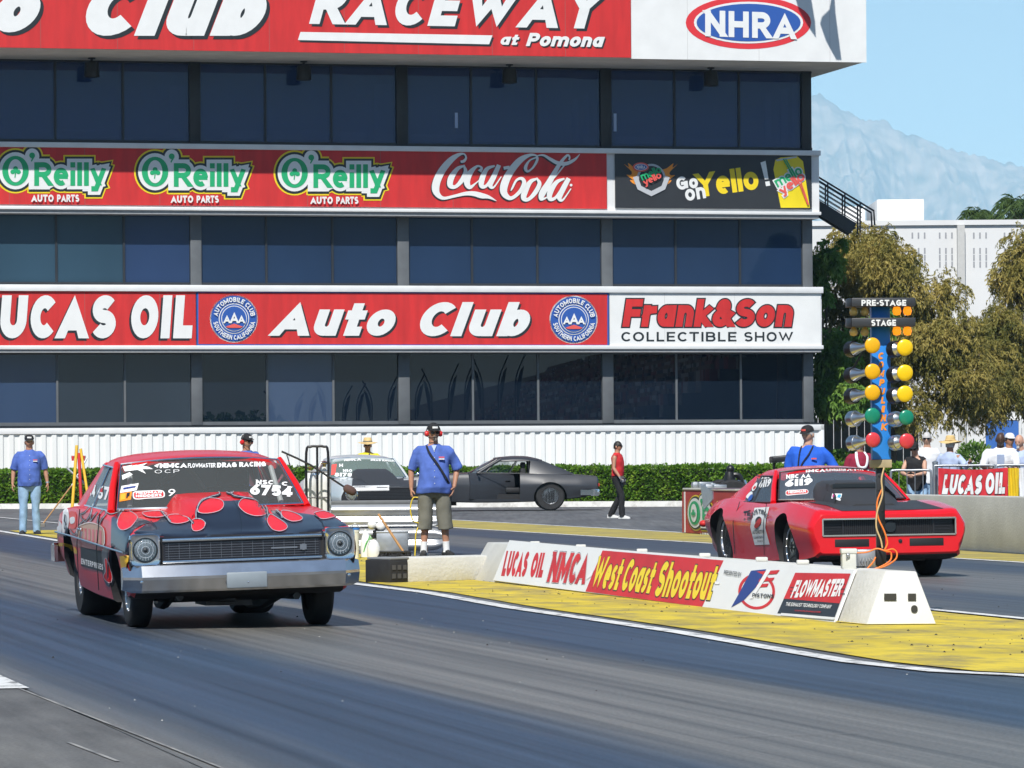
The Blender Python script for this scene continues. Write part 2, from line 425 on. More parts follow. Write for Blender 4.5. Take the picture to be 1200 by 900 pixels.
def asphalt(name, c1, c2, c3, rough, grit=0.5, sx=1.3, sy=0.05, amt=1.0, sheen_bands=None):
    m = bpy.data.materials.new(name); m.use_nodes = True; nt = m.node_tree; b = nt.nodes['Principled BSDF']; L = nt.links.new
    tc = nt.nodes.new('ShaderNodeTexCoord')
    mp = nt.nodes.new('ShaderNodeMapping'); mp.inputs['Scale'].default_value = (sx, sy, 1); L(tc.outputs['Object'], mp.inputs[0])
    n1 = nt.nodes.new('ShaderNodeTexNoise'); n1.inputs['Scale'].default_value = 1.0; n1.inputs['Detail'].default_value = 6; n1.inputs['Roughness'].default_value = 0.62; L(mp.outputs[0], n1.inputs['Vector'])
    mp2 = nt.nodes.new('ShaderNodeMapping'); mp2.inputs['Scale'].default_value = (sx*16, sy*2, 1); L(tc.outputs['Object'], mp2.inputs[0])
    n2 = nt.nodes.new('ShaderNodeTexNoise'); n2.inputs['Scale'].default_value = 1.0; n2.inputs['Detail'].default_value = 5; L(mp2.outputs[0], n2.inputs['Vector'])
    n3 = nt.nodes.new('ShaderNodeTexNoise'); n3.inputs['Scale'].default_value = 48; n3.inputs['Detail'].default_value = 4; n3.inputs['Roughness'].default_value = .75; L(tc.outputs['Object'], n3.inputs['Vector'])
    r1 = nt.nodes.new('ShaderNodeValToRGB'); e = r1.color_ramp.elements
    e[0].position = 0.36; e[0].color = c1 + (1,); e[1].position = 0.62; e[1].color = c3 + (1,)
    x = e.new(0.48); x.color = c2 + (1,)
    if sheen_bands:  # bands across the lane: bluer ones are sky sheen painted into the colour
        sp_ = nt.nodes.new('ShaderNodeSeparateXYZ'); L(tc.outputs['Object'], sp_.inputs[0])
        mr = nt.nodes.new('ShaderNodeMapRange'); mr.inputs[1].default_value = sheen_bands[0]; mr.inputs[2].default_value = sheen_bands[1]; L(sp_.outputs['X'], mr.inputs[0])
        gr = nt.nodes.new('ShaderNodeValToRGB'); ge = gr.color_ramp.elements; gr.color_ramp.interpolation = 'EASE'
        ge[0].position = 0.0; ge[0].color = (.62,.62,.62,1); ge[1].position = 1.0; ge[1].color = (.52,.52,.52,1)
        for p_, v_ in ((.10,.40),(.24,.30),(.33,.44),(.42,.66),(.55,.74),(.66,.58),(.74,.36),(.86,.26),(.94,.38)):
            q_ = ge.new(p_); q_.color = (v_, v_, v_, 1)
        L(mr.outputs[0], gr.inputs[0])
        m1 = nt.nodes.new('ShaderNodeMath'); m1.operation = 'MULTIPLY_ADD'; m1.inputs[1].default_value = .75; m1.inputs[2].default_value = -.375; L(n1.outputs['Fac'], m1.inputs[0])
        m2 = nt.nodes.new('ShaderNodeMath'); m2.operation = 'ADD'; L(m1.outputs[0], m2.inputs[0]); L(gr.outputs[0], m2.inputs[1]); L(m2.outputs[0], r1.inputs[0])
    else: L(n1.outputs['Fac'], r1.inputs[0])
    r2 = nt.nodes.new('ShaderNodeMapRange'); r2.inputs[1].default_value = 0.3; r2.inputs[2].default_value = 0.7; r2.inputs[3].default_value = 1 - 0.28*amt; r2.inputs[4].default_value = 1 + 0.28*amt; L(n2.outputs['Fac'], r2.inputs[0])
    r3 = nt.nodes.new('ShaderNodeMapRange'); r3.inputs[1].default_value = 0.38; r3.inputs[2].default_value = 0.62; r3.inputs[3].default_value = 1 - 0.3*grit; r3.inputs[4].default_value = 1 + 0.3*grit; L(n3.outputs['Fac'], r3.inputs[0])
    mu = nt.nodes.new('ShaderNodeMath'); mu.operation = 'MULTIPLY'; L(r2.outputs[0], mu.inputs[0]); L(r3.outputs[0], mu.inputs[1])
    vm = nt.nodes.new('ShaderNodeVectorMath'); vm.operation = 'SCALE'; L(r1.outputs[0], vm.inputs[0]); L(mu.outputs[0], vm.inputs['Scale'])
    L(vm.outputs[0], b.inputs['Base Color']); b.inputs['Roughness'].default_value = rough; b.inputs['Specular IOR Level'].default_value = 0.22
    bp = nt.nodes.new('ShaderNodeBump'); bp.inputs['Strength'].default_value = 0.25; bp.inputs['Distance'].default_value = 0.01
    L(n3.outputs['Fac'], bp.inputs['Height']); L(bp.outputs[0], b.inputs['Normal'])
    return m
def worn_paint(name, col, base, scale, thr, stretch=(1, 1, 1), soft=0.06, dirt=0.25):
    m = bpy.data.materials.new(name); m.use_nodes = True; nt = m.node_tree; b = nt.nodes['Principled BSDF']; L = nt.links.new
    tc = nt.nodes.new('ShaderNodeTexCoord'); mp = nt.nodes.new('ShaderNodeMapping'); mp.inputs['Scale'].default_value = stretch; L(tc.outputs['Object'], mp.inputs[0])
    n1 = nt.nodes.new('ShaderNodeTexNoise'); n1.inputs['Scale'].default_value = scale; n1.inputs['Detail'].default_value = 8; n1.inputs['Roughness'].default_value = 0.7; L(mp.outputs[0], n1.inputs['Vector'])
    r1 = nt.nodes.new('ShaderNodeMapRange'); r1.inputs[1].default_value = thr - soft; r1.inputs[2].default_value = thr + soft; L(n1.outputs['Fac'], r1.inputs[0])
    n2 = nt.nodes.new('ShaderNodeTexNoise'); n2.inputs['Scale'].default_value = 1.1; n2.inputs['Detail'].default_value = 5; L(tc.outputs['Object'], n2.inputs['Vector'])
    rp = nt.nodes.new('ShaderNodeValToRGB'); rp.color_ramp.elements[0].position = 0.3; rp.color_ramp.elements[1].position = 0.68
    rp.color_ramp.elements[0].color = tuple(x*(1-dirt) for x in col) + (1,); rp.color_ramp.elements[1].color = tuple(col) + (1,); L(n2.outputs['Fac'], rp.inputs[0])
    mx = nt.nodes.new('ShaderNodeMix'); mx.data_type = 'RGBA'; L(r1.outputs[0], mx.inputs['Factor'])
    mx.inputs['A'].default_value = tuple(base) + (1,); L(rp.outputs[0], mx.inputs['B'])
    L(mx.outputs['Result'], b.inputs['Base Color']); b.inputs['Roughness'].default_value = 0.75
    bp = nt.nodes.new('ShaderNodeBump'); bp.inputs['Strength'].default_value = 0.3; bp.inputs['Distance'].default_value = 0.01; L(n1.outputs['Fac'], bp.inputs['Height']); L(bp.outputs[0], b.inputs['Normal'])
    return m

ASPH = asphalt('asphalt apron', (0.085,0.09,0.098), (0.115,0.12,0.125), (0.145,0.148,0.15), 0.7, 0.5, 0.5, 0.10, 0.7)
LANE = asphalt('rubbered lane asphalt with sky sheen', (0.030,0.047,0.078), (0.062,0.070,0.080), (0.132,0.127,0.115), 0.44, 0.95, 0.55, 0.030, 1.5, (2.6, 8.3))  # blue tones put the sky's sheen on the rubbered asphalt into the colour
LANE2 = asphalt('rubbered far lane asphalt with sky sheen', (0.05,0.062,0.085), (0.085,0.092,0.10), (0.125,0.127,0.127), 0.52, 0.8, 0.7, 0.04, 1.3, (11.2, 17.4))  # far lane: sky sheen likewise painted as blue in the base colour
SHOULDER = asphalt('shoulder concrete', (0.10,0.10,0.10), (0.13,0.13,0.128), (0.16,0.158,0.15), 0.8, 0.6, 0.6, 0.3, 0.6)
YPAINT = worn_paint('worn yellow ground paint', (0.70,0.53,0.035), (0.19,0.16,0.09), 2.2, 0.43, (1, 0.55, 1), 0.12, 0.30)
YPAINT2 = worn_paint('dusty yellow ground paint', (0.50,0.40,0.07), (0.20,0.17,0.10), 1.5, 0.42, (1, 0.5, 1), 0.2, 0.25)
WLINE = worn_paint('worn white line paint', (0.72,0.72,0.70), (0.12,0.12,0.12), 7.0, 0.42, (1, 0.5, 1), 0.07, 0.15)

# ground: one sheet to the horizon
mb = MB(); S_ = 26000
mb.add([(-S_, -S_, 0), (S_, -S_, 0), (S_, S_, 0), (-S_, S_, 0)], [(0, 1, 2, 3)])
ground = structure(mb.build('ground', ASPH, recalc=False)); ground.rotation_euler = (0, 0, 0)

EDGE = [(415,685),(500,695.5),(600,713.5),(700,728),(800,743),(900,760.5),(1000,777.5),(1100,788.5),(1200,793.5)]
EV = [uv_of(G(*p)) for p in EDGE]                       # (u, v) of the white line beside the island
EV = [(150.0, 8.75), (84.0, 8.75), (70.0, 8.45)] + EV + [(20.0, 8.9), (8.0, 11.0)]
sheet('drag_lane', [(2.62, 6), (2.62, 100)] + [(8.75, 100)] + [(v + 0.02, u) for u, v in EV[1:]], 0.004, LANE)
sheet('drag_lane', [(11.15, 12), (11.15, 100), (17.4, 100), (17.4, 12)], 0.004, LANE2)
sheet('yellow_island', [(v + 0.24, u) for u, v in EV[1:-1]] + [(11.08, 16), (11.08, 84)], 0.008, YPAINT)
def line_from(name, cl, w, z=0.012):
    pts = [Vector((v, u)) for u, v in cl]
    rb = ribbon(pts, w); mb = MB()
    vs = []
    for a, b in rb: vs += [(a.x, a.y, 0), (b.x, b.y, 0)]
    mb.add(vs, [(2*i, 2*i+1, 2*i+3, 2*i+2) for i in range(len(rb)-1)])
    o = mb.build(name, WLINE, recalc=False)
    for p in o.data.polygons:
        if p.normal.z < 0: p.flip()
    o.location = (0, 0, z); o.rotation_euler = (0, 0, PHI); return structure(o)
line_from('lane_line', EV[:-1], 0.15)
line_from('lane_line', [(110, 11.2), (10, 11.2)], 0.12)
line_from('lane_line', [(110, 17.42), (20, 17.42)], 0.12)
line_from('lane_line', [(118, 20.1), (72.9, 19.72)], 0.14)
line_from('lane_line', [(100, 2.55), (23.6, 2.55)], 0.17)
sheet('yellow_strip', [(17.55, 20), (17.55, 112), (20.1, 112), (19.75, 73.2), (19.62, 72.6), (18.95, 53), (18.0, 20)], 0.008, YPAINT2)
sheet('shoulder', [(-12, 6), (2.6, 6), (2.6, 23.6), (-12, 60)], 0.006, SHOULDER)
SEAM = worn_paint('pale seam dust', (0.34,0.33,0.31), (0.13,0.13,0.13), 4.0, 0.47, (1, .6, 1), .12)
for pts_, w_ in (([(23.6, 2.58), (21.0, 2.62), (18.6, 2.66), (16, 2.7)], .016), ([(18.9, 2.28), (17.6, 2.33)], .02)):
    o_s = line_from('seam_line', pts_, w_, 0.010); o_s.data.materials.clear(); o_s.data.materials.append(SEAM)
# ruled scuffs across the lane in front of the start
for (xa, ya, xb, yb) in ((380,785,455,783),(845,866,1010,861),(700,781,760,780)):
    a, b = G(xa, ya), G(xb, yb); o_s = line_from('scuff_line', [uv_of(a), uv_of(b)], 0.010, 0.009); o_s.data.materials.clear(); o_s.data.materials.append(SEAM)

# ------------------------------------------------------------------ kerb and planting strip in front of the tower
KA, KB = G(0, 596.5), G(690, 594)
kd = (KB - KA).normalized(); kn = Vector((-kd.y, kd.x, 0))
if kn.y < 0: kn = -kn
def KP(t, d, z=0): return KA + kd * t + kn * d + Vector((0, 0, z))
mb = MB(); prof = [(0, -0.02), (0.03, 0.15), (0.19, 0.16), (0.21, -0.02)]
mb.rings([[KP(t, d, z) for d, z in prof] for t in (-30, -10, 0, 5, 10, 15, 20, 25, 30, 34)])
structure(mb.build('kerb', worn_paint('worn white kerb paint', (0.70,0.69,0.65), (0.35,0.33,0.3), 2.5, 0.42, (1,1,1), 0.1, 0.2)))
DIRT = mat('dry dirt', (0.36, 0.29, 0.19), 0.95, var=0.25, scale=1.5, bump=0.5, bscale=8)
mb = MB(); mb.add([KP(-30, .2, .11), KP(34, .2, .11), KP(34, 4.0, .11), KP(-30, 6.5, .11)], [(0,1,2,3)])
structure(mb.build('planting_strip', DIRT, recalc=False))

# ------------------------------------------------------------------ timing tower
PF = R(13.6); FE = Vector((math.cos(PF), math.sin(PF), 0)); FN = Vector((math.sin(PF), -math.cos(PF), 0)); FO = Vector((0, 142.0, 0))
def F(px, py, d=0.0):
    a, b = ray(px, py); dirv = Vector((a, 1, b)); o = Vector((0, 0, EYE))
    t = ((FO + FN * d) - o).dot(FN) / dirv.dot(FN); p = o + dirv * t
    return (p - FO).dot(FE), p.z
def fa(px, py=300, d=0.0): return F(px, py, d)[0]
def fz(py, d=0.0, px=0): return F(px, py, d)[1]
tower = thing('timing_tower', 'long four level tower with dark glass bands behind the starting line', 'building', FO, PF)
DFRAME = mat('dark anodised frame', (0.02, 0.024, 0.03), 0.45, var=0.15, scale=3)
GFRAME = mat('grey column paint', (0.11, 0.12, 0.13), 0.6, var=0.1, scale=3)
SOFFIT = mat('weathered white stucco', (0.55, 0.54, 0.50), 0.85, var=0.08, scale=1.5, bump=0.2)
TRIM = mat('white metal trim', (0.70, 0.71, 0.71), 0.5, var=0.05, scale=2)
rows = [(fz(69), fz(165.0)), (fz(246.5), fz(332.5)), (fz(413.0), fz(497.5))]     # (head, sill) of the three glass bands
XL = fa(-330); XR = fa(951, 165)
zroof = fz(-70)
mb = MB()                                   # the dark shell stands just behind the glass
mb.box((XL, 0.35, 0), (XR, 14, zroof - .3)); mb.build('wall', DFRAME, tower)
mb = MB()
ztop_b = fz(56, 3.7)
a_r = fa(1015, 40, 3.7)
mb.box((XL - .5, -3.66, ztop_b), (a_r, 14.5, zroof)); mb.build('roof', SOFFIT, tower, bevel=.03)
PANES = {}
def pane(c, r=0.03, sp=.42, see=False):
    k = tuple(c)
    if see and k not in PANES:
        PANES[k] = glass('tinted blue glass', tuple(c), .72, r)
    if k not in PANES: PANES[k] = mat('tinted glass', c, r, spec=sp, var=0.12, scale=0.35, stretch=(1, 1, .5))
    return PANES[k]
edges = [-330, -250, -175, -92, -15, 65.5, 145, 221.5, 235.5, 311.5, 389, 463, 478, 552.5, 629, 701.5, 716, 791, 866.5, 939, 951]
cols = []
xs = [(-250,-175),(-175,-92),(-92,-15),(-13,65),(66.5,144),(146,222),(236,311),(312.5,388.5),(390,464.5),(479,552),(553.5,628.5),(630,703.5),(717.5,790.5),(792,866),(867.5,939)]
def lean(x, y): return x + (y - 280) * 0.0075     # the photograph's own tilt of uprights is in the camera roll; no lean in the building
for ri, (zt, zb) in enumerate(rows):
    for ci, (x0, x1) in enumerate(xs):
        a0, a1 = fa(x0, 290), fa(x1, 290)
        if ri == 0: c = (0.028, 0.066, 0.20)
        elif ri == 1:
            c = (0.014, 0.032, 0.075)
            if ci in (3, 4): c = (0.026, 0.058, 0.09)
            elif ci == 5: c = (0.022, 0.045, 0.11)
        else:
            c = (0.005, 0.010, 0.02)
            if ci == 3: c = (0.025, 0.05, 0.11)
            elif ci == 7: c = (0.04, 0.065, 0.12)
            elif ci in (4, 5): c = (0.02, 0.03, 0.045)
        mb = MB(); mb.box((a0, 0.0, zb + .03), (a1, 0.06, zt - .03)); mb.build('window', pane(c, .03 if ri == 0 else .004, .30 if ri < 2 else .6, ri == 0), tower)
# mullions, columns, sills
for ri, (zt, zb) in enumerate(rows):
    mb = MB()
    for k in range(len(xs) - 1):
        if xs[k+1][0] - xs[k][1] < 8:
            a = (fa(xs[k][1], 290) + fa(xs[k+1][0], 290)) / 2; mb.box((a - .035, -0.05, zb), (a + .035, 0.08, zt))
    mb.box((XL, -0.06, zt - .07), (XR, 0.09, zt + .02)); mb.box((XL, -0.08, zb - .05), (XR, 0.09, zb + .06))
    mb.build('window_frame', DFRAME if ri < 2 else GFRAME, tower)
    for (x0, x1) in ((-15,-13.5),(222.5,235.5),(465,478.5),(704,717),(939.5,951)):
        if x1 - x0 < 5: continue
        mb = MB(); mb.box((fa(x0, 290), -0.12, zb - .05), (fa(x1, 290), 0.3, zt + .02)); mb.build('column', DFRAME if ri == 0 else GFRAME, tower, bevel=.02)
# two ledges that carry the sign bands (white trims top and bottom)
D2 = 0.75
zm0, zm1 = fz(166.5, D2), fz(244.5, D2)
am = fa(960.5, 210, D2)
mb = MB(); mb.box((XL, -D2 + .06, zm1 - .02), (am, .3, zm0)); mb.build('sign_ledge', TRIM, tower)
mb = MB(); mb.box((XL, -D2 - .10, zm0 - .16), (am + .02, .0, zm0 + .01)); mb.box((XL, -D2 - .10, zm1 - .02), (am + .02, 0, zm1 + .09)); mb.build('ledge_trim', TRIM, tower, bevel=.015)
zl0, zl1 = fz(333.8, D2), fz(408.5, D2)
al = fa(963.5, 370, D2)
mb = MB(); mb.box((XL, -D2 + .06, zl1 - .02), (al, .3, zl0)); mb.build('sign_ledge', TRIM, tower)
mb = MB(); mb.box((XL, -D2 - .10, zl0 - .2), (al + .02, .0, zl0 + .01)); mb.box((XL, -D2 - .08, zl1 - .03), (al + .02, 0, zl1 + .10)); mb.build('ledge_trim', TRIM, tower, bevel=.015)
mb = MB(); mb.box((XL, -D2 - .02, zm1 - .14), (am - .05, .2, zm1 - .025)); mb.box((XL, -D2 - .02, zl1 - .13), (al - .05, .2, zl1 - .035)); mb.build('drip_edge', mat('grey flashing', (0.30,0.31,0.32), 0.6, var=.1), tower)
# corrugated white skirt wall
DW = 1.0
zc0 = fz(502, DW); aw = fa(965, 520, DW)
CORR = mat('white corrugated steel', (0.76, 0.77, 0.75), 0.5, var=0.04, scale=1.0, stretch=(1,1,.3))
skirt = thing('corrugated_wall', 'white corrugated steel skirt wall running under the lowest dark windows', 'wall', FO, PF)
mb = MB(); per = 0.345; a = aw; rings_t = []
prof = []
while a > XL:
    prof += [(a, -DW), (a - per*.38, -DW), (a - per*.5, -DW + .05), (a - per*.88, -DW + .05)]; a -= per
vs = []; 
for (x, y) in prof: vs += [(x, y, 0), (x, y, zc0 - .02)]
mb.add(vs, [(2*i, 2*i+1, 2*i+3, 2*i+2) for i in range(len(prof) - 1)])
mb.build('corrugated_sheet', CORR, skirt, recalc=False)
mb = MB(); mb.box((XL, -DW - .03, zc0 - .19), (aw + .02, .25, zc0)); mb.box((aw - .1, -DW - .03, 0), (aw + .02, .25, zc0 - .02)); mb.build('top_rail', TRIM, skirt, bevel=.01)
mb = MB(); mb.box((XL, -DW - .0, zc0 + .002), (aw - .1, .2, zc0 + .06)); mb.build('flashing', DFRAME, skirt)

# ------------------------------------------------------------------ floodlights hanging under the roof edge
FLOOD = mat('matt black lamp housing', (0.012, 0.013, 0.015), 0.45)
def floodlight(px, py, label):
    d = 0.9; a, z = F(px, py, d); p = FO + FE * a + FN * d; zs = fz(56, 3.7)
    t = thing('floodlight', label, 'floodlight', (p.x, p.y, zs), PF, 'floodlights under the tower roof')
    m1 = MB(); m1.lathe([(.0, 0), (.12, 0), (.12, -.04), (.045, -.05), (.045, -.14), (0, -.14)]); m1.build('mount', FLOOD, t, 30)
    m2 = MB(); m2.lathe([(0, -.13), (.2, -.13), (.23, -.2), (.25, -.62), (.22, -.62), (.2, -.5), (0, -.5)]); m2.build('housing', FLOOD, t, 30)
floodlight(107.5, 72, 'black can floodlight nearest the left end of the tower roof edge')
floodlight(356, 75, 'black can floodlight under the roof edge below the white underline')
floodlight(597, 79, 'black can floodlight under the small slanted words of the top sign')
floodlight(833, 83, 'black can floodlight under the white roof panel with the blue oval')

# ------------------------------------------------------------------ signs on the tower
JOINTW = mat('pale sheet joint', (.52,.52,.52), .7)
JOINT = mat('sheet joint', (.28,.10,.09), .7)
class Board:
    def __init__(s, name, label, d, x0, y0, x1, y1, m, th=0.05):
        s.d = d; s.t = thing(name, label, 'sign', FO + FN * d, PF); s.k = 0
        a0 = fa(x0, (y0+y1)/2, d); a1 = fa(x1, (y0+y1)/2, d); xm = (max(x0, 0) + x1) / 2
        z0 = F(xm, y1, d)[1]; z1 = F(xm, y0, d)[1]
        s.a0, s.a1, s.z0, s.z1 = a0, a1, z0, z1
        mb = MB(); mb.box((a0, 0, z0), (a1, th, z1)); mb.build('panel', m, s.t)
        a = a0 + 1.9                                       # joints between the sheets
        while a < a1 - .6 and m is not SIGNDARK:
            mb = MB(); mb.box((a - .007, -.004, z0 + .01), (a + .007, -.0005, z1 - .01)); mb.build('panel_joint', JOINT if m in (SIGNRED, SIGNBLUE) else JOINTW, s.t); a += 2.44
    def pt(s, x, y, lift):
        a, z = F(x, y, s.d); return Vector((a, -lift, z))
    def ribs(s, name, layers, parent=None):
        """layers: list of (ribbons or polygons in photo pixels, material); each sits proud of the one below; one mesh"""
        mb = MB(); mats = []; lift = 0.006
        for item, m in layers:
            if m not in mats: mats.append(m)
            mi = mats.index(m)
            for k, r in enumerate(item):
                z = lift + (k % 7) * 0.0008
                if r and isinstance(r[0], tuple) and isinstance(r[0][0], Vector):
                    vs = []
                    for j, (a, b) in enumerate(r): vs += [s.pt(a.x, a.y, z + j*.0001), s.pt(b.x, b.y, z + j*.0001)]
                    mb.add(vs, [(2*i, 2*i+1, 2*i+3, 2*i+2) for i in range(len(r)-1)], mi)
                else:
                    v2, f2 = fill(r); mb.add([s.pt(p.x, p.y, z) for p in v2], f2, mi)
            lift += 0.010
        o = mb.build(name, mats, parent or s.t, recalc=False)
        for p in o.data.polygons:
            if p.normal.y > 0: p.flip()
        return o
def px_text(text, x0, ytop, x1, ybase, w=.2, gap=.12, grow=0, shear=0.0, cap=None, space=.42, dx=0, dy=0, slope=0.0):
    """text fitted in a pixel box of the photograph (y grows downward); grow in pixels"""
    H = ybase - ytop
    ribs, tot = lay_text(text, w, gap, grow / H, shear, cap, space)
    sx = (x1 - x0) / tot
    def f(p): return Vector((x0 + p.x*sx + dx, ybase - p.y*H + dy + slope * p.x*sx))
    return [[(f(a), f(b)) for a, b in r] for r in ribs]

# top sign: red part with the club name, white part with the oval
b1 = Board('roof_sign', 'huge red roof edge sign with white slanted club name and underline', 3.74, -300, -66, 739, 61.5, SIGNRED)
sh = dict(shear=.32, w=.30, gap=.08)
def two(text, *a, o=(2.2, 2.6), **k):
    return [(px_text(text, *a, dx=o[0], dy=o[1], **k), INK), (px_text(text, *a, **k), LETTER)]
b1.ribs('lettering', two('Auto', -185, -24, 60, 38, o=(4, 4), **sh))
b1.ribs('lettering', two('Club', 90, -25, 326, 42, o=(4, 4), **sh))
b1.ribs('lettering', two('RACEWAY', 362, -20, 712, 28, shear=.28, w=.26, gap=.16, slope=.017, o=(3, 3)))
ul = [(352, 37.5), (577, 41.5), (573, 52), (349, 47)]
b1.ribs('underline', [([[(x+2, y+2.5) for x, y in ul]], INK), ([ul], LETTER)])
b1.ribs('lettering', two('at', 585, 40, 610, 52.5, shear=.3, w=.24, gap=.10, slope=.017, o=(1.5, 1.7)))
b1.ribs('lettering', two('Pomona', 616, 38.5, 710, 54, shear=.28, w=.25, gap=.08, slope=.014, o=(1.5, 1.7)))
b2 = Board('roof_sign', 'white roof edge panel with a red and blue oval emblem', 3.74, 739.6, -66, 1015, 71, WHITE)
b2.ribs('emblem', [([ell(877, 26.5, 73.5, 31)], mat('emblem red', (0.66,0.03,0.04), .5)), ([ell(877, 26.5, 64, 24.5)], LETTER), ([ell(877, 26.5, 61, 22)], SIGNBLUE),
                   (px_text('NHRA', 826, 12, 932, 42.5, w=.24, gap=.14, slope=.035), LETTER)])

# middle red sign: three clover logos and a script
b3 = Board('band_sign', 'long red middle sign with three green lettered logos and white script', D2 + .02, -330, 171.3, 711, 242, SIGNRED)
def clover(cx, cy, s):
    polys = [ell(cx - .30*s, cy - .02*s, .26*s, .24*s, 14), ell(cx + .30*s, cy - .02*s, .26*s, .24*s, 14), ell(cx, cy - .36*s, .26*s, .26*s, 14)]
    polys.append([(cx-.05*s, cy), (cx+.07*s, cy), (cx-.02*s, cy+.62*s), (cx-.12*s, cy+.58*s)])
    polys.append(ell(cx, cy - .1*s, .2*s, .18*s, 10)); return polys
def clover_logo(bd, ox, oy=0.0, parent=None, k=1.0, mk=None, sx=1.0):
    def sc(item):
        out = []
        for r in item:
            if isinstance(r[0][0], Vector): out.append([(Vector((ox + a.x*k*sx, oy + a.y*k)), Vector((ox + b.x*k*sx, oy + b.y*k))) for a, b in r])
            else: out.append([(ox + x*k*sx, oy + y*k) for x, y in r])
        return out
    def word(g):
        return px_text('Reilly', 39.5, -11, 123, 16.5, w=.215, gap=.09, grow=g)
    def blob(g):
        o = [ell(17.5, -1, 15.5 + g, 17.5 + g, 36), ell(37, -18, 4.2 + g, 5 + g, 20)]
        if g: o += [[(33, 16.5 + g), (33, -11 - g), (58, -11 - g), (58, 16.5 + g)]]
        return o
    bar_ = lambda g: [[(36, 16.5+g), (36-g*.3, -2-g), (98, -4-g), (98+g*.2, 16.5+g)], [(96, 23+g), (97-g, -4-g), (128+g*1.1, -10-g), (118+g*.7, 23+g)]]
    lay = [(blob(9) + word(8.5) + bar_(4.0), YELLOW), (blob(7) + word(6.7) + bar_(2.4), INK), (blob(4.3) + word(4.2) + bar_(0), LETTER),
           ([ell(17.5, -1, 15.5, 17.5, 36), ell(37, -19, 3.4, 3.4, 14), [(38.5,-19),(40.4,-18),(36.5,-11.5),(35.5,-12.5)]] + word(0), GREEN), ([ell(17.5, -1, 8.5, 13.5, 28)], LETTER), (clover(17.5, 0.5, 11), GREEN)]
    lay = [(sc(i), m) for i, m in lay]
    lay.append((sc(px_text('AUTO', 36, 27, 62, 35.5, w=.26, gap=.09) + px_text('PARTS', 66, 27, 92, 35.5, w=.26, gap=.09)), LETTER))
    return bd.ribs('logo', lay, parent)
clover_logo(b3, 0.5, 201.2); clover_logo(b3, 164, 202.3); clover_logo(b3, 327.5, 203.6)
def script(px0, py0, k):
    S = []
    def st(pts, n=7):
        q = smooth_path([Vector((x, y, w)) for x, y, w in pts], n)
        S.append(ribbon([Vector((px0 + p.x*k, py0 + p.y*k)) for p in q], [max(p.z, 2)*k for p in q]))
    st([(238,118,16),(262,112,20),(276,88,14),(262,63,11),(225,68,24),(170,105,42),(110,175,50),(72,250,54),(62,310,52),(80,352,36),(120,374,22),(190,360,20),(270,342,26),(330,342,34),(385,356,38),(435,366,22),(490,393,3)])
    st([(262,146,12),(215,168,28),(172,230,42),(165,282,38),(200,294,24),(245,250,32),(272,190,28),(262,146,12)])
    st([(372,186,28),(386,160,15),(352,150,16),(302,200,40),(282,258,44),(302,297,28),(345,268,10),(392,226,8)])
    st([(478,146,12),(422,170,28),(388,240,40),(386,288,32),(420,285,20),(470,210,20),(508,142,16)])
    st([(508,140,30),(472,220,36),(446,278,36),(470,297,14),(524,222,7)])
    S.append(ribbon([Vector((px0+540*k, py0+163*k)), Vector((px0+582*k, py0+156*k))], 22*k))
    st([(705,190,10),(745,160,14),(776,105,18),(768,74,12),(720,72,22),(650,112,44),(580,200,50),(542,290,54),(547,345,44),(592,374,26),(650,332,26),(684,270,30),(668,236,22),(630,248,16),(602,300,14),(590,322,6)])
    st([(776,85,10),(722,110,12),(694,160,24),(712,186,14),(752,150,12),(776,95,8)])
    st([(768,76,6),(820,72,14),(870,100,22),(920,126,26),(980,131,26),(1040,102,18),(1076,64,3)])
    st([(775,236,12),(727,260,30),(690,328,42),(682,374,36),(716,381,24),(765,330,32),(792,272,28),(775,236,12)])
    st([(1000,105,12),(1004,84,12),(985,74,16),(930,140,26),(860,262,42),(812,340,46),(806,380,24),(850,362,8),(884,306,6)])
    st([(985,120,10),(900,225,10),(836,285,9)])
    st([(968,236,12),(912,262,28),(868,330,40),(866,378,30),(905,370,20),(960,292,20),(996,238,16)])
    st([(998,234,32),(956,312,38),(932,368,36),(956,386,14),(1014,306,7)])
    return S
sc_ = script(500, 170, 1/6); shd = [[(a + Vector((-1.2, 1.4)), b + Vector((-1.2, 1.4))) for a, b in r] for r in sc_]
b3.ribs('script_lettering', [(shd, INK), (sc_, LETTER), ([ell(669, 217, 1.6, 1.6, 12)], LETTER)])

# middle black sign
b4 = Board('band_sign', 'black middle sign with yellow words, flaming emblem and a yellow drink can', D2 + .02, 721, 178.5, 951, 244.5, SIGNDARK)
def tilt_text(text, x0, yb0, x1, yb1, H, **k):
    """baseline from (x0, yb0) to (x1, yb1), cap height H in px, perpendicular to the baseline"""
    g = k.pop('grow', 0)
    ribs, tot = lay_text(text, k.get('w', .22), k.get('gap', .1), g / H, k.get('shear', 0), None, .42)
    b = Vector((x1-x0, yb1-yb0)); ex = b / tot; ey = Vector((b.y, -b.x)).normalized() * H
    o = Vector((x0, yb0))
    return [[(o + ex*a.x + ey*a.y, o + ex*c.x + ey*c.y) for a, c in r] for r in ribs]
b4.ribs('lettering', [(tilt_text('Go', 793.5, 223, 818.5, 220, 15.5, w=.25) + tilt_text('on', 804, 236, 827.5, 232, 18, w=.22), LETTER)])
b4.ribs('lettering', [(tilt_text('Yello', 818, 231.5, 890, 221.5, 28, w=.23, gap=.06), YELLOW), ([[(891,190.5),(897,188.5),(900.5,210),(896,210.5)], [(896.5,213),(901.5,212.2),(902.5,217.5),(897.5,218.3)]], LETTER)])
can = [(908.5,187.5),(915,184.5),(934,183),(941,189),(949,243.5),(915,243.5),(906.3,198.5)]
can_t = [(909,187),(933,183),(934,184.6),(910,189)]
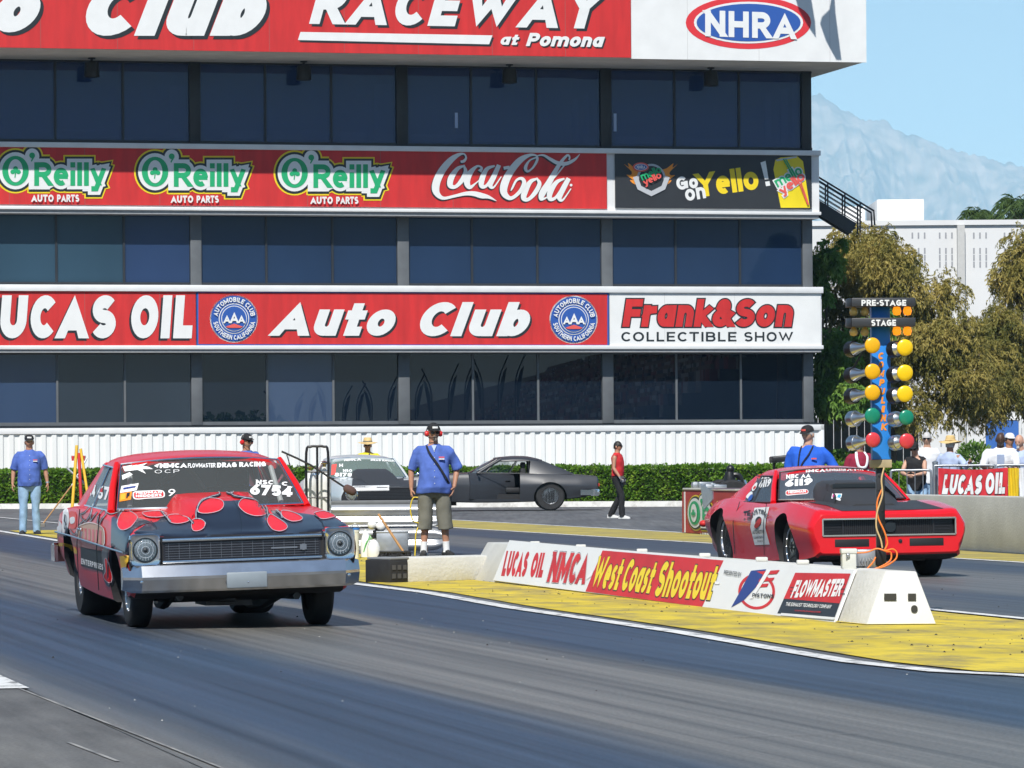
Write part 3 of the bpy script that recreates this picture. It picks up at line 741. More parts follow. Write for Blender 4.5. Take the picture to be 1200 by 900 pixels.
stripes = lambda off, m: ([ribbon([Vector((x+off, y)) for x, y in ((918,186.5),(926,199),(932,207))], 1.4)], m)
b4.ribs('drink_can', [([can], mat('can yellow', (0.78,0.62,0.01), .45, var=.1, scale=1)), ([can_t], PALEGREY),
   (tilt_text('mello', 911, 220, 941, 203.5, 12, w=.2, gap=.03, grow=1.4) + tilt_text('yello', 917, 229, 944, 209, 11, w=.2, gap=.03, grow=1.4), LETTER),
   (tilt_text('mello', 911, 220, 941, 203.5, 12, w=.2, gap=.03), GREEN), (tilt_text('yello', 917, 229, 944, 209, 11, w=.2, gap=.03), PINKRED),
   ([ribbon([Vector((917.5+i*2.6,186.5)), Vector((927+i*2.6,203))], 1.5) for i in range(2)], GREEN),
   ([ribbon([Vector((935+i*2.4,212)), Vector((946+i*1.0,240))], 1.2) for i in range(2)], PINKRED)])
fl = smooth2([(740,201),(731,192),(737,196),(736,191),(744,197),(752,200),(752,212),(744,216),(738,211),(742,211),(734,205),(739,205)], 3)
fr = [(1525 - x, y + .4) for x, y in fl]
b4.ribs('emblem', [([fl, fr], ORANGE), ([ell(763, 210, 17, 18)], PALEGREY), ([ell(763, 210, 14.5, 15.5)], SIGNDARK), ([ribbon([Vector((744,207)), Vector((749,220)), Vector((763,227)), Vector((777,220)), Vector((782,207))], 5.5)], PALEGREY),
   ([ell(750.5, 196, 9.5, 5.5, 28)], PINKRED), ([ell(750.5, 196, 7.5, 3.8, 28)], LETTER), ([ell(750.5, 196, 6.8, 3.2, 28)], SIGNBLUE), (px_text('NHRA', 745.5, 194, 755.5, 198, w=.24), LETTER),
   (tilt_text('mello', 752, 212, 775, 202, 9, w=.2, gap=.03), GREEN), (tilt_text('yello', 755, 218, 775, 208, 8, w=.2, gap=.03), PINKRED)])

# lower signs
b5 = Board('band_sign', 'lower red sign with big white capitals at the left end', D2 + .02, -330, 339.5, 229.5, 405, SIGNRED)
b5.ribs('lettering', two('LUCAS', -29, 346, 138, 396.5, shear=.1, w=.3, gap=.12, o=(-2.4, 2.6)))
b5.ribs('lettering', two('OIL', 152, 346, 228, 396.5, shear=.1, w=.3, gap=.12, o=(-2.4, 2.6)))
b6 = Board('band_sign', 'blue bordered red lower sign with slanted white name between two round emblems', D2 + .02, 230.5, 340.5, 713.5, 405.8, SIGNBLUE)
b6.ribs('field', [([[(232.6, 342.9), (711.6, 344.6), (711.6, 404), (232.6, 403.2)]], SIGNRED)])
b6.ribs('lettering', two('Auto', 317, 354, 471, 393.5, shear=.3, w=.27, gap=.10, o=(2.2, 2.4)))
b6.ribs('lettering', two('Club', 486, 354, 629, 394, shear=.3, w=.27, gap=.10, o=(2.2, 2.4)))
def ring_text(text, cx, cy, r, t0, t1, H, w=.22, inside=False):
    ribs, tot = lay_text(text, w, .16)
    def f(p):
        t = R(t0 + (t1 - t0) * p.x / tot); q = r + (p.y - .5) * H * (-1 if inside else 1)
        return Vector((cx + q * math.cos(t), cy - q * math.sin(t)))
    return [[(f(a), f(b)) for a, b in r_] for r_ in ribs]
def round_emblem(cx, cy):
    b6.ribs('emblem', [([ell(cx, cy, 28.2, 28.2)], LETTER), ([ell(cx, cy, 26.8, 26.8)], SIGNBLUE), ([ell(cx, cy, 17.8, 17.8)], LETTER), ([ell(cx, cy, 16.8, 16.8)], SIGNBLUE), ([ell(cx, cy, 15.0, 15.0)], LETTER), ([ell(cx, cy, 14.2, 14.2)], SIGNBLUE),
       (ring_text('AUTOMOBILE CLUB', cx, cy, 22.2, 172, 8, 5.6) + ring_text('SOUTHERN CALIFORNIA', cx, cy, 22.2, 190, 350, 5.6, inside=True), LETTER),
       ([[(cx-10, cy+9.5), (cx, cy+6), (cx+10, cy+9.5), (cx+7, cy+11), (cx-7, cy+11)]], PINKRED),
       (px_text('A', cx-12.5, cy-4, cx-4.5, cy+5.5, w=.24) + px_text('A', cx+4.5, cy-4, cx+12.5, cy+5.5, w=.24) + px_text('A', cx-5, cy-7.5, cx+5, cy+5.5, w=.22), LETTER)])
round_emblem(274, 373.3); round_emblem(672, 374.6)
b7 = Board('band_sign', 'white lower sign with red slanted name over black capitals', D2 + .02, 714.5, 341.5, 962, 407.2, WHITE)
b7.ribs('lettering', [(px_text('Frank&Son', 729, 350.5, 932, 383, w=.27, gap=.06, grow=1.5, shear=.16), INK), (px_text('Frank&Son', 729, 350.5, 932, 383, w=.27, gap=.06, shear=.16), SIGNRED)])
b7.ribs('lettering', [(px_text('COLLECTIBLE', 728, 389, 863, 400, w=.17, gap=.2) + px_text('SHOW', 872, 389, 929, 400, w=.17, gap=.2), INK)])

# blinds and furniture edges behind the top row of glass
BLIND = mat('pale blue blind', (.30,.42,.80), .7)
z_h, z_s = rows[0]
for (x0, x1, y0, y1) in ((200,220,100,161),(66,140,152,161),(272,312,153,162),(322,386,153,163),(440,461,98,164),(400,430,154,164),(482,548,157,165),(556,622,158,166),(672,679,115,167),(685,692,110,167),(724,780,160,168),(898,905,108,163),(916,925,103,168),(930,937,98,170),(800,860,162,169)):
    a0, a1 = fa(x0, 130), fa(x1, 130); za, zb2 = F((x0+x1)/2, y1)[1], F((x0+x1)/2, y0)[1]
    mb = MB(); mb.box((a0, .16, za), (a1, .2, zb2)); mb.build('blind', BLIND, tower)
for x0, y0, y1 in ((533,132,150),(719,133,154)):
    a0 = fa(x0, 140); mb = MB(); mb.box((a0, -.012, F(x0, y1)[1]), (a0 + .10, -.002, F(x0, y0)[1])); mb.build('window_sticker', mat('pale sticker', (.4,.5,.7), .5), tower)
# ------------------------------------------------------------------ staircase behind the tower's right end
STEEL = mat('dark painted steel', (0.03, 0.034, 0.04), 0.5, var=.1)
YS = 147.0
def SP(px, py): return P(px, py, YS)
st_ = thing('outside_staircase', 'dark steel staircase with railing going down behind the tower right end', 'staircase', (SP(950, 300).x, YS, 0))
def toloc(t, p): return Vector(p) - Vector(t.location)
def sl(px, py, dy=0): q = toloc(st_, SP(px, py)); q.y += dy; return q
for dy in (0, 1.1):
    mb = MB(); mb.bar(sl(935, 228, dy), sl(1000, 268, dy), .12, .42); mb.build('stringer', STEEL, st_)
    mb = MB(); mb.tube([sl(940, 196, dy), sl(1024, 247, dy), sl(1025, 264, dy)], .035, 6)
    for k in range(1, 5): mb.tube([sl(940, 196 + k*5.4, dy), sl(1010, 238.6 + k*5.4, dy)], .016, 5)
    for x in (950, 970, 990, 1008): mb.tube([sl(x, 202 + (x-950)*.607, dy), sl(x, 237 + (x-950)*.607, dy)], .03, 6)
    mb.build('railing', STEEL, st_)
mb = MB()
for k in range(9):
    q = sl(938 + k*7.5, 230 + k*4.55); mb.box((q.x - .15, .06, q.z - .03), (q.x + .15, 1.04, q.z + .01))
mb.build('treads', STEEL, st_)

# ------------------------------------------------------------------ white block building far right
YB = 188.0
WBLK = mat('white painted block', (0.66, 0.665, 0.66), 0.8, var=.04, scale=.6, bump=.1, bscale=3)
SLOT = mat('slot shade', (0.30, 0.31, 0.33), 0.9)
bx0 = P(880, 300, YB).x; bx1 = P(1330, 300, YB).x; bz = P(1100, 264, YB).z
wb = thing('white_building', 'white windowless block building with rows of small slots behind the trees', 'building', (P(1100, 540, YB).x, YB, 0))
o0 = wb.location.x
mb = MB(); mb.box((bx0 - o0, 0, 0), (bx1 - o0, 30, bz)); mb.build('wall', WBLK, wb)
mb = MB(); mb.box((bx0 - o0 - .1, -.12, bz + .002), (bx1 - o0, 30, bz + .22)); mb.build('parapet', WBLK, wb)
for xa, xb in ((1122, 1130.5),):
    mb = MB(); mb.box((P(xa, 400, YB).x - o0, -.35, 0), (P(xb, 400, YB).x - o0, .0, bz - .02)); mb.build('pilaster', mat('grey concrete rib', (0.50, .50, .48), .85, var=.05), wb)
mb = MB()
for gx in (1010, 1034, 1070, 1102, 1142, 1178, 1196):
    for c in range(3):
        x = P(gx + c*7.2, 400, YB).x - o0
        for y in (276, 294, 302, 310, 380, 420, 470, 505, 520):
            z = P(gx, y, YB).z
            mb.box((x - .035, -.012, z - .13), (x + .035, .1, z + .13))
mb.build('slot_pattern', SLOT, wb)
dx0, dx1 = P(1155, 510, YB).x - o0, P(1193.5, 510, YB).x - o0; dz = P(1170, 492.5, YB).z
mb = MB(); mb.box((dx0, -.05, 0), (dx1, .1, dz)); d = mb.build('door', mat('blue door paint', (0.035, 0.13, 0.42), .5, var=.1, scale=1), wb)
mb = MB(); mb.box((dx0 - .12, -.08, 0), (dx0 - .005, .1, dz + .1)); mb.box((dx1 + .005, -.08, 0), (dx1 + .12, .1, dz + .1)); mb.box((dx0, -.08, dz + .005), (dx1, .1, dz + .1)); mb.build('door_frame', WBLK, d)
r0, r1 = P(1028, 250, YB+8).x - o0, P(1083, 250, YB+8).x - o0; rz_ = P(1055, 233.5, YB+8).z
mb = MB(); mb.box((r0, 8, bz - .2), (r1, 14, rz_)); mb.build('roof_box', WBLK, wb, bevel=.03)
r0, r1 = P(985, 250, YB+9).x - o0, P(1014, 250, YB+9).x - o0; rz_ = P(1055, 241.5, YB+9).z
mb = MB(); mb.box((r0, 9, bz - .2), (r1, 14, rz_)); mb.build('roof_box', WBLK, wb, bevel=.03)
# grey fence of upright boards between the tower and the building
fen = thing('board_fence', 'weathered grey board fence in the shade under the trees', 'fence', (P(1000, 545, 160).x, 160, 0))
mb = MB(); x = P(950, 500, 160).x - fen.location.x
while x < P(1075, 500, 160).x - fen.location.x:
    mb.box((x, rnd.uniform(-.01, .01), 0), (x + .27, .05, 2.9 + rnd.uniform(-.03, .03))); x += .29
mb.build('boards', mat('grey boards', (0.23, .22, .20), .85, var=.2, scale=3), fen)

# ------------------------------------------------------------------ mountain
def fbm(x, y, o=5):
    from mathutils import noise
    return noise.fractal(Vector((x, y, 3.7)), 1.0, 2.1, o)
YM = 18000.0; MK = YM / 6500.0
ridge = [(780, 120), (850, 92), (930, 100), (960, 113), (990, 129), (1030, 141), (1060, 155), (1100, 170), (1150, 183), (1200, 196), (1280, 212), (1400, 250)]
RX = [P(x, y, YM) for x, y in ridge]
def rh(x):
    for i in range(len(RX) - 1):
        if RX[i].x <= x <= RX[i+1].x:
            t = (x - RX[i].x) / (RX[i+1].x - RX[i].x); return RX[i].z + (RX[i+1].z - RX[i].z) * t
    return 100
mb = MB(); NX, NY = 300, 90; x0, x1 = RX[0].x, RX[-1].x; vs = []
for j in range(NY + 1):
    t = j / NY; y = YM - 1900 * MK * (1 - t)
    for i in range(NX + 1):
        x = x0 + (x1 - x0) * i / NX; h = rh(x)
        x_, y_ = x / MK, y / MK; spur = abs(fbm(x_ / 110.0 + 9, y_ / 700.0, 5)); n = fbm(x_ / 45.0, y_ / 90.0, 6)
        z = h * (t ** 1.15) * (1 - .55 * spur * math.sin(math.pi * min(1, t*1.02))) + (n * 25 * (0.15 + math.sin(math.pi * t)) + fbm(x_ / 12.0, y_ / 12.0, 4) * 6.5) * MK
        vs.append((x, y, max(z, -5) if j else -20))
for i in range(NX + 1): vs.append((x0 + (x1 - x0) * i / NX, YM + 2500, -20))
fs = []
for j in range(NY + 1):
    for i in range(NX):
        a = j * (NX + 1) + i; fs.append((a, a + 1, a + NX + 2, a + NX + 1))
mb.add(vs, fs)
ROCK = mat('dry mountain rock and scrub', (0.46, 0.37, 0.29), .95, var=.5, scale=.011, var2=(0.13, 0.13, 0.09), detail=12)
structure(mb.build('mountain', ROCK, smooth=180))

# haze between here and the mountain
mb = MB(); mb.box((-14000, -15000, -21), (14000, 21500, 1750))
hz = mb.build('haze', [], recalc=True)
hm = bpy.data.materials.new('pale haze'); hm.use_nodes = True; hn = hm.node_tree
for n in list(hn.nodes):
    if n.type == 'BSDF_PRINCIPLED': hn.nodes.remove(n)
pv = hn.nodes.new('ShaderNodeVolumePrincipled'); pv.inputs['Color'].default_value = (0.47, 0.78, 1.0, 1); pv.inputs['Density'].default_value = 0.000068; pv.inputs['Anisotropy'].default_value = -0.50
hn.links.new(pv.outputs[0], hn.nodes['Material Output'].inputs['Volume'])
hz.data.materials.append(hm); hz['kind'] = 'stuff'; hm.cycles.homogeneous_volume = True if hasattr(hm.cycles, 'homogeneous_volume') else None

# ------------------------------------------------------------------ greenery
def leaf_mat(name, c1, c2, c3, scale=.9, rough=.6):
    m = bpy.data.materials.new(name); m.use_nodes = True; nt = m.node_tree; b = nt.nodes['Principled BSDF']; L = nt.links.new
    tc = nt.nodes.new('ShaderNodeTexCoord'); n = nt.nodes.new('ShaderNodeTexNoise'); n.inputs['Scale'].default_value = scale; n.inputs['Detail'].default_value = 8; n.inputs['Roughness'].default_value = .7
    L(tc.outputs['Object'], n.inputs['Vector']); r = nt.nodes.new('ShaderNodeValToRGB'); e = r.color_ramp.elements
    e[0].position = .34; e[0].color = c1 + (1,); e[1].position = .66; e[1].color = c3 + (1,); x = e.new(.5); x.color = c2 + (1,)
    L(n.outputs['Fac'], r.inputs[0]); L(r.outputs[0], b.inputs['Base Color']); b.inputs['Roughness'].default_value = rough; b.inputs['Specular IOR Level'].default_value = .25
    tl = nt.nodes.new('ShaderNodeBsdfTranslucent'); L(r.outputs[0], tl.inputs[0]); mx = nt.nodes.new('ShaderNodeMixShader'); mx.inputs[0].default_value = .28
    L(b.outputs[0], mx.inputs[1]); L(tl.outputs[0], mx.inputs[2]); L(mx.outputs[0], nt.nodes['Material Output'].inputs[0]); return m
BARK = mat('bark', (0.09, 0.07, 0.05), .9, var=.3, scale=4, bump=.5, bscale=10)
OLIVE = leaf_mat('olive gold foliage', (0.09, 0.11, 0.024), (0.29, 0.25, 0.065), (0.54, 0.43, 0.13), .75)
LGREEN = leaf_mat('bright green foliage', (0.05, 0.12, 0.02), (0.14, 0.27, 0.045), (0.28, 0.40, 0.07), 1.5)
HEDGEM = leaf_mat('hedge foliage', (0.045, 0.12, 0.010), (0.125, 0.26, 0.022), (0.27, 0.39, 0.045), 2.2)
PALM = leaf_mat('palm foliage', (0.03, 0.06, 0.015), (0.07, 0.12, 0.03), (0.12, 0.17, 0.05), 1.0)
def blade(mb, p, d, L, w, r):
    """a leaf blade from p along d, drooping a little"""
    d = d.normalized(); s = d.cross(Vector((r.uniform(-1,1), r.uniform(-1,1), r.uniform(-1,1)))); 
    if s.length < 1e-3: return
    s = s.normalized() * w / 2; m = p + d * L * .55; e = p + d * L + Vector((0, 0, -L*.18))
    mb.add([p, m - s, e, m + s], [(0, 1, 2, 3)])
def drooping_tree(name, label, base, lobes, mat_, seed, n, group=None, trunk_h=4.0, L=(.10,.20), w=.046, tr=.28):
    r = random.Random(seed); t = thing(name, label, 'tree', base, 0, group)
    mb = MB(); mb.tube(smooth_path([(0,0,0), (.15,.1,trunk_h*.5), (0,.1,trunk_h)], 5), [tr*(1-.035*i) for i in range(11)], 10); mb.build('trunk', BARK, t, 60)
    for c, rad in lobes:
        c = Vector(c); mb = MB(); s0 = Vector((0,.1,trunk_h*r.uniform(.6,1)))
        mb.tube(smooth_path([s0, s0.lerp(c, .5) + Vector((r.uniform(-.3,.3), r.uniform(-.3,.3), .4)), c, c + Vector((r.uniform(-.4,.4), r.uniform(-.4,.4), rad[2]*.7))], 4), [tr*.5 - tr*.035*i for i in range(13)], 6); mb.build('limb', BARK, t, 60)
    subs = []
    for c, rad in lobes:                                  # each lobe is a handful of clumps with hollows between them
        for _ in range(7):
            d = Vector((r.gauss(0,1), r.gauss(0,1), r.gauss(0,1))).normalized()
            subs.append((Vector(c) + Vector((d.x*rad[0], d.y*rad[1], d.z*rad[2]))*r.uniform(.35,.78), tuple(q*r.uniform(.30,.52) for q in rad)))
    lobes = subs
    mb = MB(); tot = sum(l[1][0]*l[1][1]*l[1][2] for l in lobes) ** 1
    for c, rad in lobes:
        c = Vector(c); k = int(n * (rad[0]*rad[1]*rad[2]) / tot)
        # sprays: a twig leaves the lobe's shell, arches over and hangs down
        for _ in range(k // 16):
            while True:
                q = Vector((r.uniform(-1,1), r.uniform(-1,1), r.uniform(-1,1)))
                if .35 < q.length < 1: break
            q = q.normalized() * (q.length ** .4) * r.uniform(.8, 1.1)
            p = c + Vector((q.x*rad[0], q.y*rad[1], q.z*rad[2])); out = Vector((q.x, q.y, q.z*.4 + .12)).normalized()
            ln = r.uniform(.35, .85); pr = p
            for i in range(8):
                f = i / 7; d = (out * (1 - f) * 1.0 + Vector((0, 0, -1)) * (f * .85) + Vector((r.uniform(-.5,.5), r.uniform(-.5,.5), r.uniform(-.35,.35)))).normalized()
                nx = pr + d * ln / 8
                for _b in range(2):
                    bd = (d + Vector((r.uniform(-.9,.9), r.uniform(-.9,.9), r.uniform(-.7,.3)))).normalized()
                    blade(mb, pr, bd, r.uniform(*L), w * r.uniform(.7, 1.3), r)
                pr = nx
    mb.build('crown', mat_, t, recalc=False); return t
YT = 156.0
def lobes_px(base, items, Y=YT):
    out = []
    for px, py, rx, ry, dy in items:
        p = P(px, py, Y + dy) - base; s = FPX / Y
        out.append(((p.x, p.y, p.z), (rx/s, .8*(rx+ry)/2/s, ry/s)))
    return out
bt1 = P(1040, 545, YT); bt1.z = 0
lob1 = lobes_px(bt1, [(1000,310,46,42,0),(1045,330,48,45,-1),(985,370,40,42,1),(1050,400,55,45,-1),(1015,290,26,24,0),(1095,420,40,42,-2),(1085,365,32,35,0),(1060,470,40,40,-2),(1000,440,40,50,1),(985,480,30,30,2),(1110,470,28,32,-1),(1122,398,32,34,-2),(1140,440,32,36,-2),(1112,345,26,26,0),(1030,285,20,24,0), (1060,310,22,22,1)])
drooping_tree('weeping_tree', 'broad drooping olive gold tree behind the starting light column', bt1, lob1, OLIVE, 5, 110000, 'drooping trees beside the tower', 4.5)
bt2 = P(1205, 545, YT + 3); bt2.z = 0
lob2 = lobes_px(bt2, [(1190,320,34,40,0),(1215,300,30,36,0),(1180,380,34,36,-1),(1160,430,40,34,-2),(1200,420,40,40,0),(1150,470,34,30,-2),(1200,290,22,24,0),(1130,400,26,30,-1),(1175,455,40,22,-2),(1225,450,36,40,0)], YT + 3)
drooping_tree('weeping_tree', 'drooping olive gold tree cut by the right edge of the photo', bt2, lob2, OLIVE, 9, 80000, 'drooping trees beside the tower', 4.5)
bt3 = P(962, 545, 152); bt3.z = 0
lob3 = lobes_px(bt3, [(968,300,14,26,0),(975,410,22,30,-2),(965,450,18,26,-2),(985,465,24,20,-3),(962,340,10,20,0),(1030,375,14,14,-6)], 152)
drooping_tree('leafy_tree', 'bright green leafy tree squeezed against the tower right corner', bt3, lob3, LGREEN, 21, 12000, None, 4.0, (.16, .3), .09, .12)
# low shrubs by the white wall
def shrub(px, py, Y, rx, rz, label, seed):
    r = random.Random(seed); b = P(px, py, Y); b.z = 0; t = thing('shrub', label, 'shrub', b, 0, 'shrubs by the white building')
    mb = MB()
    for _ in range(2600):
        q = Vector((r.gauss(0,1), r.gauss(0,1), r.gauss(0,1))).normalized() * r.uniform(.6, 1.05)
        p = Vector((q.x*rx, q.y*rx*.7, max(.1, rz*.5 + q.z*rz*.5))); blade(mb, p, q + Vector((r.uniform(-.7,.7), r.uniform(-.7,.7), r.uniform(-.2,.8))), r.uniform(.12,.26), .09, r)
    mb.build('foliage', LGREEN, t, recalc=False)
    mb = MB(); mb.tube([(0,0,0),(0,0,rz*.6)], .05, 6); mb.build('stem', BARK, t)
shrub(1142, 560, 172, .85, 2.0, 'round yellow green shrub left of the blue door', 3)
shrub(985, 560, 150, 1.0, 1.6, 'green shrub behind the man in the bright blue shirt', 4)
# palm tops beyond the roof
def palm(px, py, Y, label, seed, k=1.0):
    r = random.Random(seed); top = P(px, py, Y); t = thing('palm_tree', label, 'tree', (top.x, Y, 0), 0, 'palms beyond the white building')
    mb = MB(); mb.tube([(0,0,0),(.2,0,top.z*.5),(0,0,top.z)], [.35,.28,.25], 10); mb.build('trunk', BARK, t, 60)
    mb = MB()
    for i in range(46):
        a = r.uniform(0, 6.28); el = r.uniform(-.5, 1.3); d = Vector((math.cos(a)*math.cos(el), math.sin(a)*math.cos(el), math.sin(el))); ln = r.uniform(1.3, 2.0)*k
        pts = [Vector((0,0,top.z)) + d*ln*f + Vector((0,0,-.75*ln*f*f)) for f in [0,.2,.4,.6,.8,1]]
        for j in range(1, 6):
            for _ in range(12):
                p = pts[j-1].lerp(pts[j], r.random()); q = pts[j] - pts[j-1]
                s = q.cross(Vector((0,0,1))).normalized() * r.choice((-1,1)); blade(mb, p, q.normalized()*.8 + s + Vector((0,0,-.3)), r.uniform(.35,.6)*k, .05, r)
    mb.build('crown', PALM, t, recalc=False)
palm(1146, 253, 215, 'small palm top showing above the white building roof', 5, .85)
palm(1193, 246, 212, 'larger palm top above the roof near the right edge of the photo', 6, 1.25)
palm(1166, 258, 222, 'faint low palm top between two others above the white roof', 8, .5)

# clipped hedge
hd = thing('hedge', 'long clipped green hedge along the foot of the white corrugated wall', 'hedge', KP(0, 1.5, .1), math.atan2(kd.y, kd.x))
r = random.Random(4); mb = MB(); HL0, HL1, HH = -6.0, 27.6, 1.05
def hb(x, y, z): return .08 * fbm(x*1.3, y*2 + z*1.4, 3)
for _ in range(46000):
    x = r.uniform(HL0, HL1); k = r.random()
    if k < .60: y, z, nd = 0, r.uniform(0, HH), Vector((0, -1, .2))
    elif k < .92: y, z, nd = r.uniform(0, 1.2), HH, Vector((0, -.2, 1))
    else: x = HL1; y, z, nd = r.uniform(0, 1.2), r.uniform(0, HH), Vector((1, 0, .2))
    b = hb(x, y, z); p = Vector((x, y, z)) + nd * (b - r.uniform(0, .10))
    blade(mb, p, nd * r.uniform(.2, 1) + Vector((r.uniform(-.9,.9), r.uniform(-.6,.3), r.uniform(-.5,.9))), r.uniform(.08,.16), .065, r)
mb.build('foliage', HEDGEM, hd, recalc=False)
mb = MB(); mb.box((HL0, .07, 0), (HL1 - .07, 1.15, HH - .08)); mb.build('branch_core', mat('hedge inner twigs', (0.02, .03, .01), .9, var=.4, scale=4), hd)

# ------------------------------------------------------------------ track side concrete wall on the right, with its red banner and the crowd fence
WV = 19.1; WRZ = PHI - R(1.85); WDIR = Vector((-math.sin(WRZ), math.cos(WRZ), 0)); W0 = UV(53.2, 19.02)
def WP(t, off=0, z=0): return W0 + WDIR*t + Vector((WDIR.y, -WDIR.x, 0))*off + Vector((0,0,z))
wall = thing('concrete_wall', 'long low pale concrete wall along the far lane on the right', 'wall', UV(53.2, 19.02), WRZ)
mb = MB(); mb.box((0.0, -40, 0), (.32, 14.8, .76)); mb.build('wall_body', CONC, wall, bevel=.02)
mb = MB(); mb.box((-.02, 13.0, .762), (.34, 19.4, .80)); mb.build('wall_cap', CONCW, wall, bevel=.01)
mb = MB(); mb.box((.01, 14.8, 0), (.31, 19.4, .758)); mb.build('wall_end', mat('dark red wall paint', (0.30, 0.03, 0.025), .6, var=.2, scale=2), wall)
ban = thing('wall_banner', 'red banner with green lettered logo fixed to the far end of the low wall', 'banner', WP(19.4, -.03), WRZ + R(-90))
# banner local x runs along the wall towards the camera, local -y faces the track
class Wallboard(Board):
    def __init__(s, t, f): s.t = t; s.f = f
    def pt(s, x, y, lift): return s.f(x, y, lift)
mb = MB(); mb.box((0.0, 0, .02), (7.0, .02, .735)); mb.build('panel', mat('banner red', (0.40,0.028,0.024), .55, var=.15, scale=2), ban)
mb = MB(); mb.box((.18, -.008, .02), (.26, -.001, .735)); mb.build('stripe', LETTER, ban)
wbd = Wallboard(ban, lambda x, y, l: Vector((x, -.004 - l, -y)))
clover_logo(wbd, .62, -.36, None, .0118, None, 2.3)
# barrier grilles of the crowd line
FU0, FY = 62.0, None
def crowd_barrier(p, L, label):
    t = thing('crowd_barrier', label, 'barrier', p, PHI - R(78), 'steel crowd barriers behind the low wall')
    mb = MB(); mb.tube([(0,0,.25),(0,0,1.12),(0.06,0,1.18),(L-.06,0,1.18),(L,0,1.12),(L,0,.25),(0,0,.25)], .022, 8); mb.build('frame', GALV, t, 40)
    mb = MB(); x = .1
    while x < L - .05: mb.tube([(x,0,.25),(x,0,1.17)], .009, 5); x += .105
    mb.build('grille', GALV, t, 40)
    for x in (.25, L - .25):
        mb = MB(); mb.tube([(x,-.3,.02),(x,0,.2),(x,.3,.02)], .018, 6); mb.build('foot', GALV, t, 40)
# ================================================================== CARS
def cr_rows(rows, n):
    out = []; N = len(rows)
    for i in range(N - 1):
        p0 = rows[max(i-1, 0)]; p1 = rows[i]; p2 = rows[i+1]; p3 = rows[min(i+2, N-1)]
        k = max(1, min(n, int(abs(p2[0]-p1[0]) / .05)))
        for j in range(k):
            t = j / k; q = []
            for a, b, c, d in zip(p0, p1, p2, p3):
                q.append(0.5*((2*b) + (c-a)*t + (2*a-5*b+4*c-d)*t*t + (3*b-a-3*c+d)*t**3) if i not in (0, N-2) else b + (c-b)*t)
            q[0] = p1[0] + (p2[0]-p1[0]) * t
            out.append(q)
    out.append(list(rows[-1])); return out
def body_ring(st, crest=.93, tuck=0.0):
    x, zc, zs, ws, zm, wm, wb, zb = st
    half = [(0, zc), (.25*ws, zc-.001), (.5*ws, zc-.006), (.70*ws, zc*.6+zs*.4-.008), (.82*ws, zc*.25+zs*.75-.004), (crest*ws, zs), (.975*ws, zs-.008), (ws, zs-.03),
            (ws*.55+wm*.45, zs*.6+zm*.4), (wm-.004, zm+.05), (wm, zm), (wm-.006, zm-.05), (wm*.7+wb*.3-tuck*.5, zm*.5+zb*.5), (wb+.012-tuck*.3, zb+.08), (wb, zb+.02), (wb-.03, zb), (.5*wb, zb-.005), (0, zb-.005)]
    return [Vector((x, y, z)) for y, z in half] + [Vector((x, -y, z)) for y, z in half[-2:0:-1]]
def car_body(root, rows, BM, paint, arches, cabin, tuck=0.0, crest=.93, name='body', front_black=None, pocket=None):
    mb = MB(); mb.rings([body_ring(r_, crest, tuck) for r_ in cr_rows(rows, 8)])
    me = bpy.data.meshes.new('tmp'); me.from_pydata(mb.v, [], mb.f); me.materials.append(paint); me.materials.append(DARKIN)
    bm = bmesh.new(); bm.from_mesh(me); bmesh.ops.recalc_face_normals(bm, faces=bm.faces); bm.to_mesh(me); bm.free()
    ob = bpy.data.objects.new('tmp_body', me); COL.objects.link(ob)
    cut = []
    def cutter(m):
        cm = bpy.data.meshes.new('tmp'); cm.from_pydata(m.v, [], m.f); cm.materials.append(paint); cm.materials.append(DARKIN)
        b2 = bmesh.new(); b2.from_mesh(cm); bmesh.ops.recalc_face_normals(b2, faces=b2.faces); b2.to_mesh(cm); b2.free()
        for p in cm.polygons: p.material_index = 1
        co = bpy.data.objects.new('tmp_cut', cm); COL.objects.link(co); cut.append(co)
        md = ob.modifiers.new('b', 'BOOLEAN'); md.operation = 'DIFFERENCE'; md.object = co; md.solver = 'EXACT'; md.material_mode = 'INDEX'
    for x, z, r_, flat in arches:
        for s in (1, -1):
            m = MB(); n = 40; pr = []
            for k in range(n):
                a = 2*math.pi*k/n; pr.append((x + r_*math.cos(a)*flat, z + r_*math.sin(a)))
            y0, y1 = s*.50, s*1.2
            m.rings([[Vector((px, y0, pz)) for px, pz in pr], [Vector((px, y1, pz)) for px, pz in pr]]); cutter(m)
    for pk in pocket or []:
        m = MB(); m.box(*pk); cutter(m)
    if cabin:
        m = MB(); (xa, xb, ya, yb, zb_, zt_) = cabin
        m.rings([[Vector((xa, -ya, z)), Vector((xb, -yb, z)), Vector((xb, yb, z)), Vector((xa, ya, z))] for z in (zb_, zt_)]); cutter(m)
    out = eval_mesh(ob, name)
    for c in cut + [ob]: bpy.data.objects.remove(c)
    for p in out.polygons:
        if p.normal.z < -.8 and p.center.z < .5: p.material_index = 1
    if front_black:
        for p in out.polygons:
            if p.center.x > front_black[0] and abs(p.center.y) < front_black[1] and (p.normal.x > .3 or p.center.x > front_black[0] + .0): p.material_index = 1
    out.transform(BM); finish(out, 34)
    return link(bpy.data.objects.new(name, out), root)
def part(root, mb, name, m, BM=None, smooth=30, bevel=0, parent=None, seg=2):
    if BM is not None: mb.v = [tuple(BM @ Vector(v)) for v in mb.v]
    return mb.build(name, m, parent or root, smooth, bevel, seg=seg)
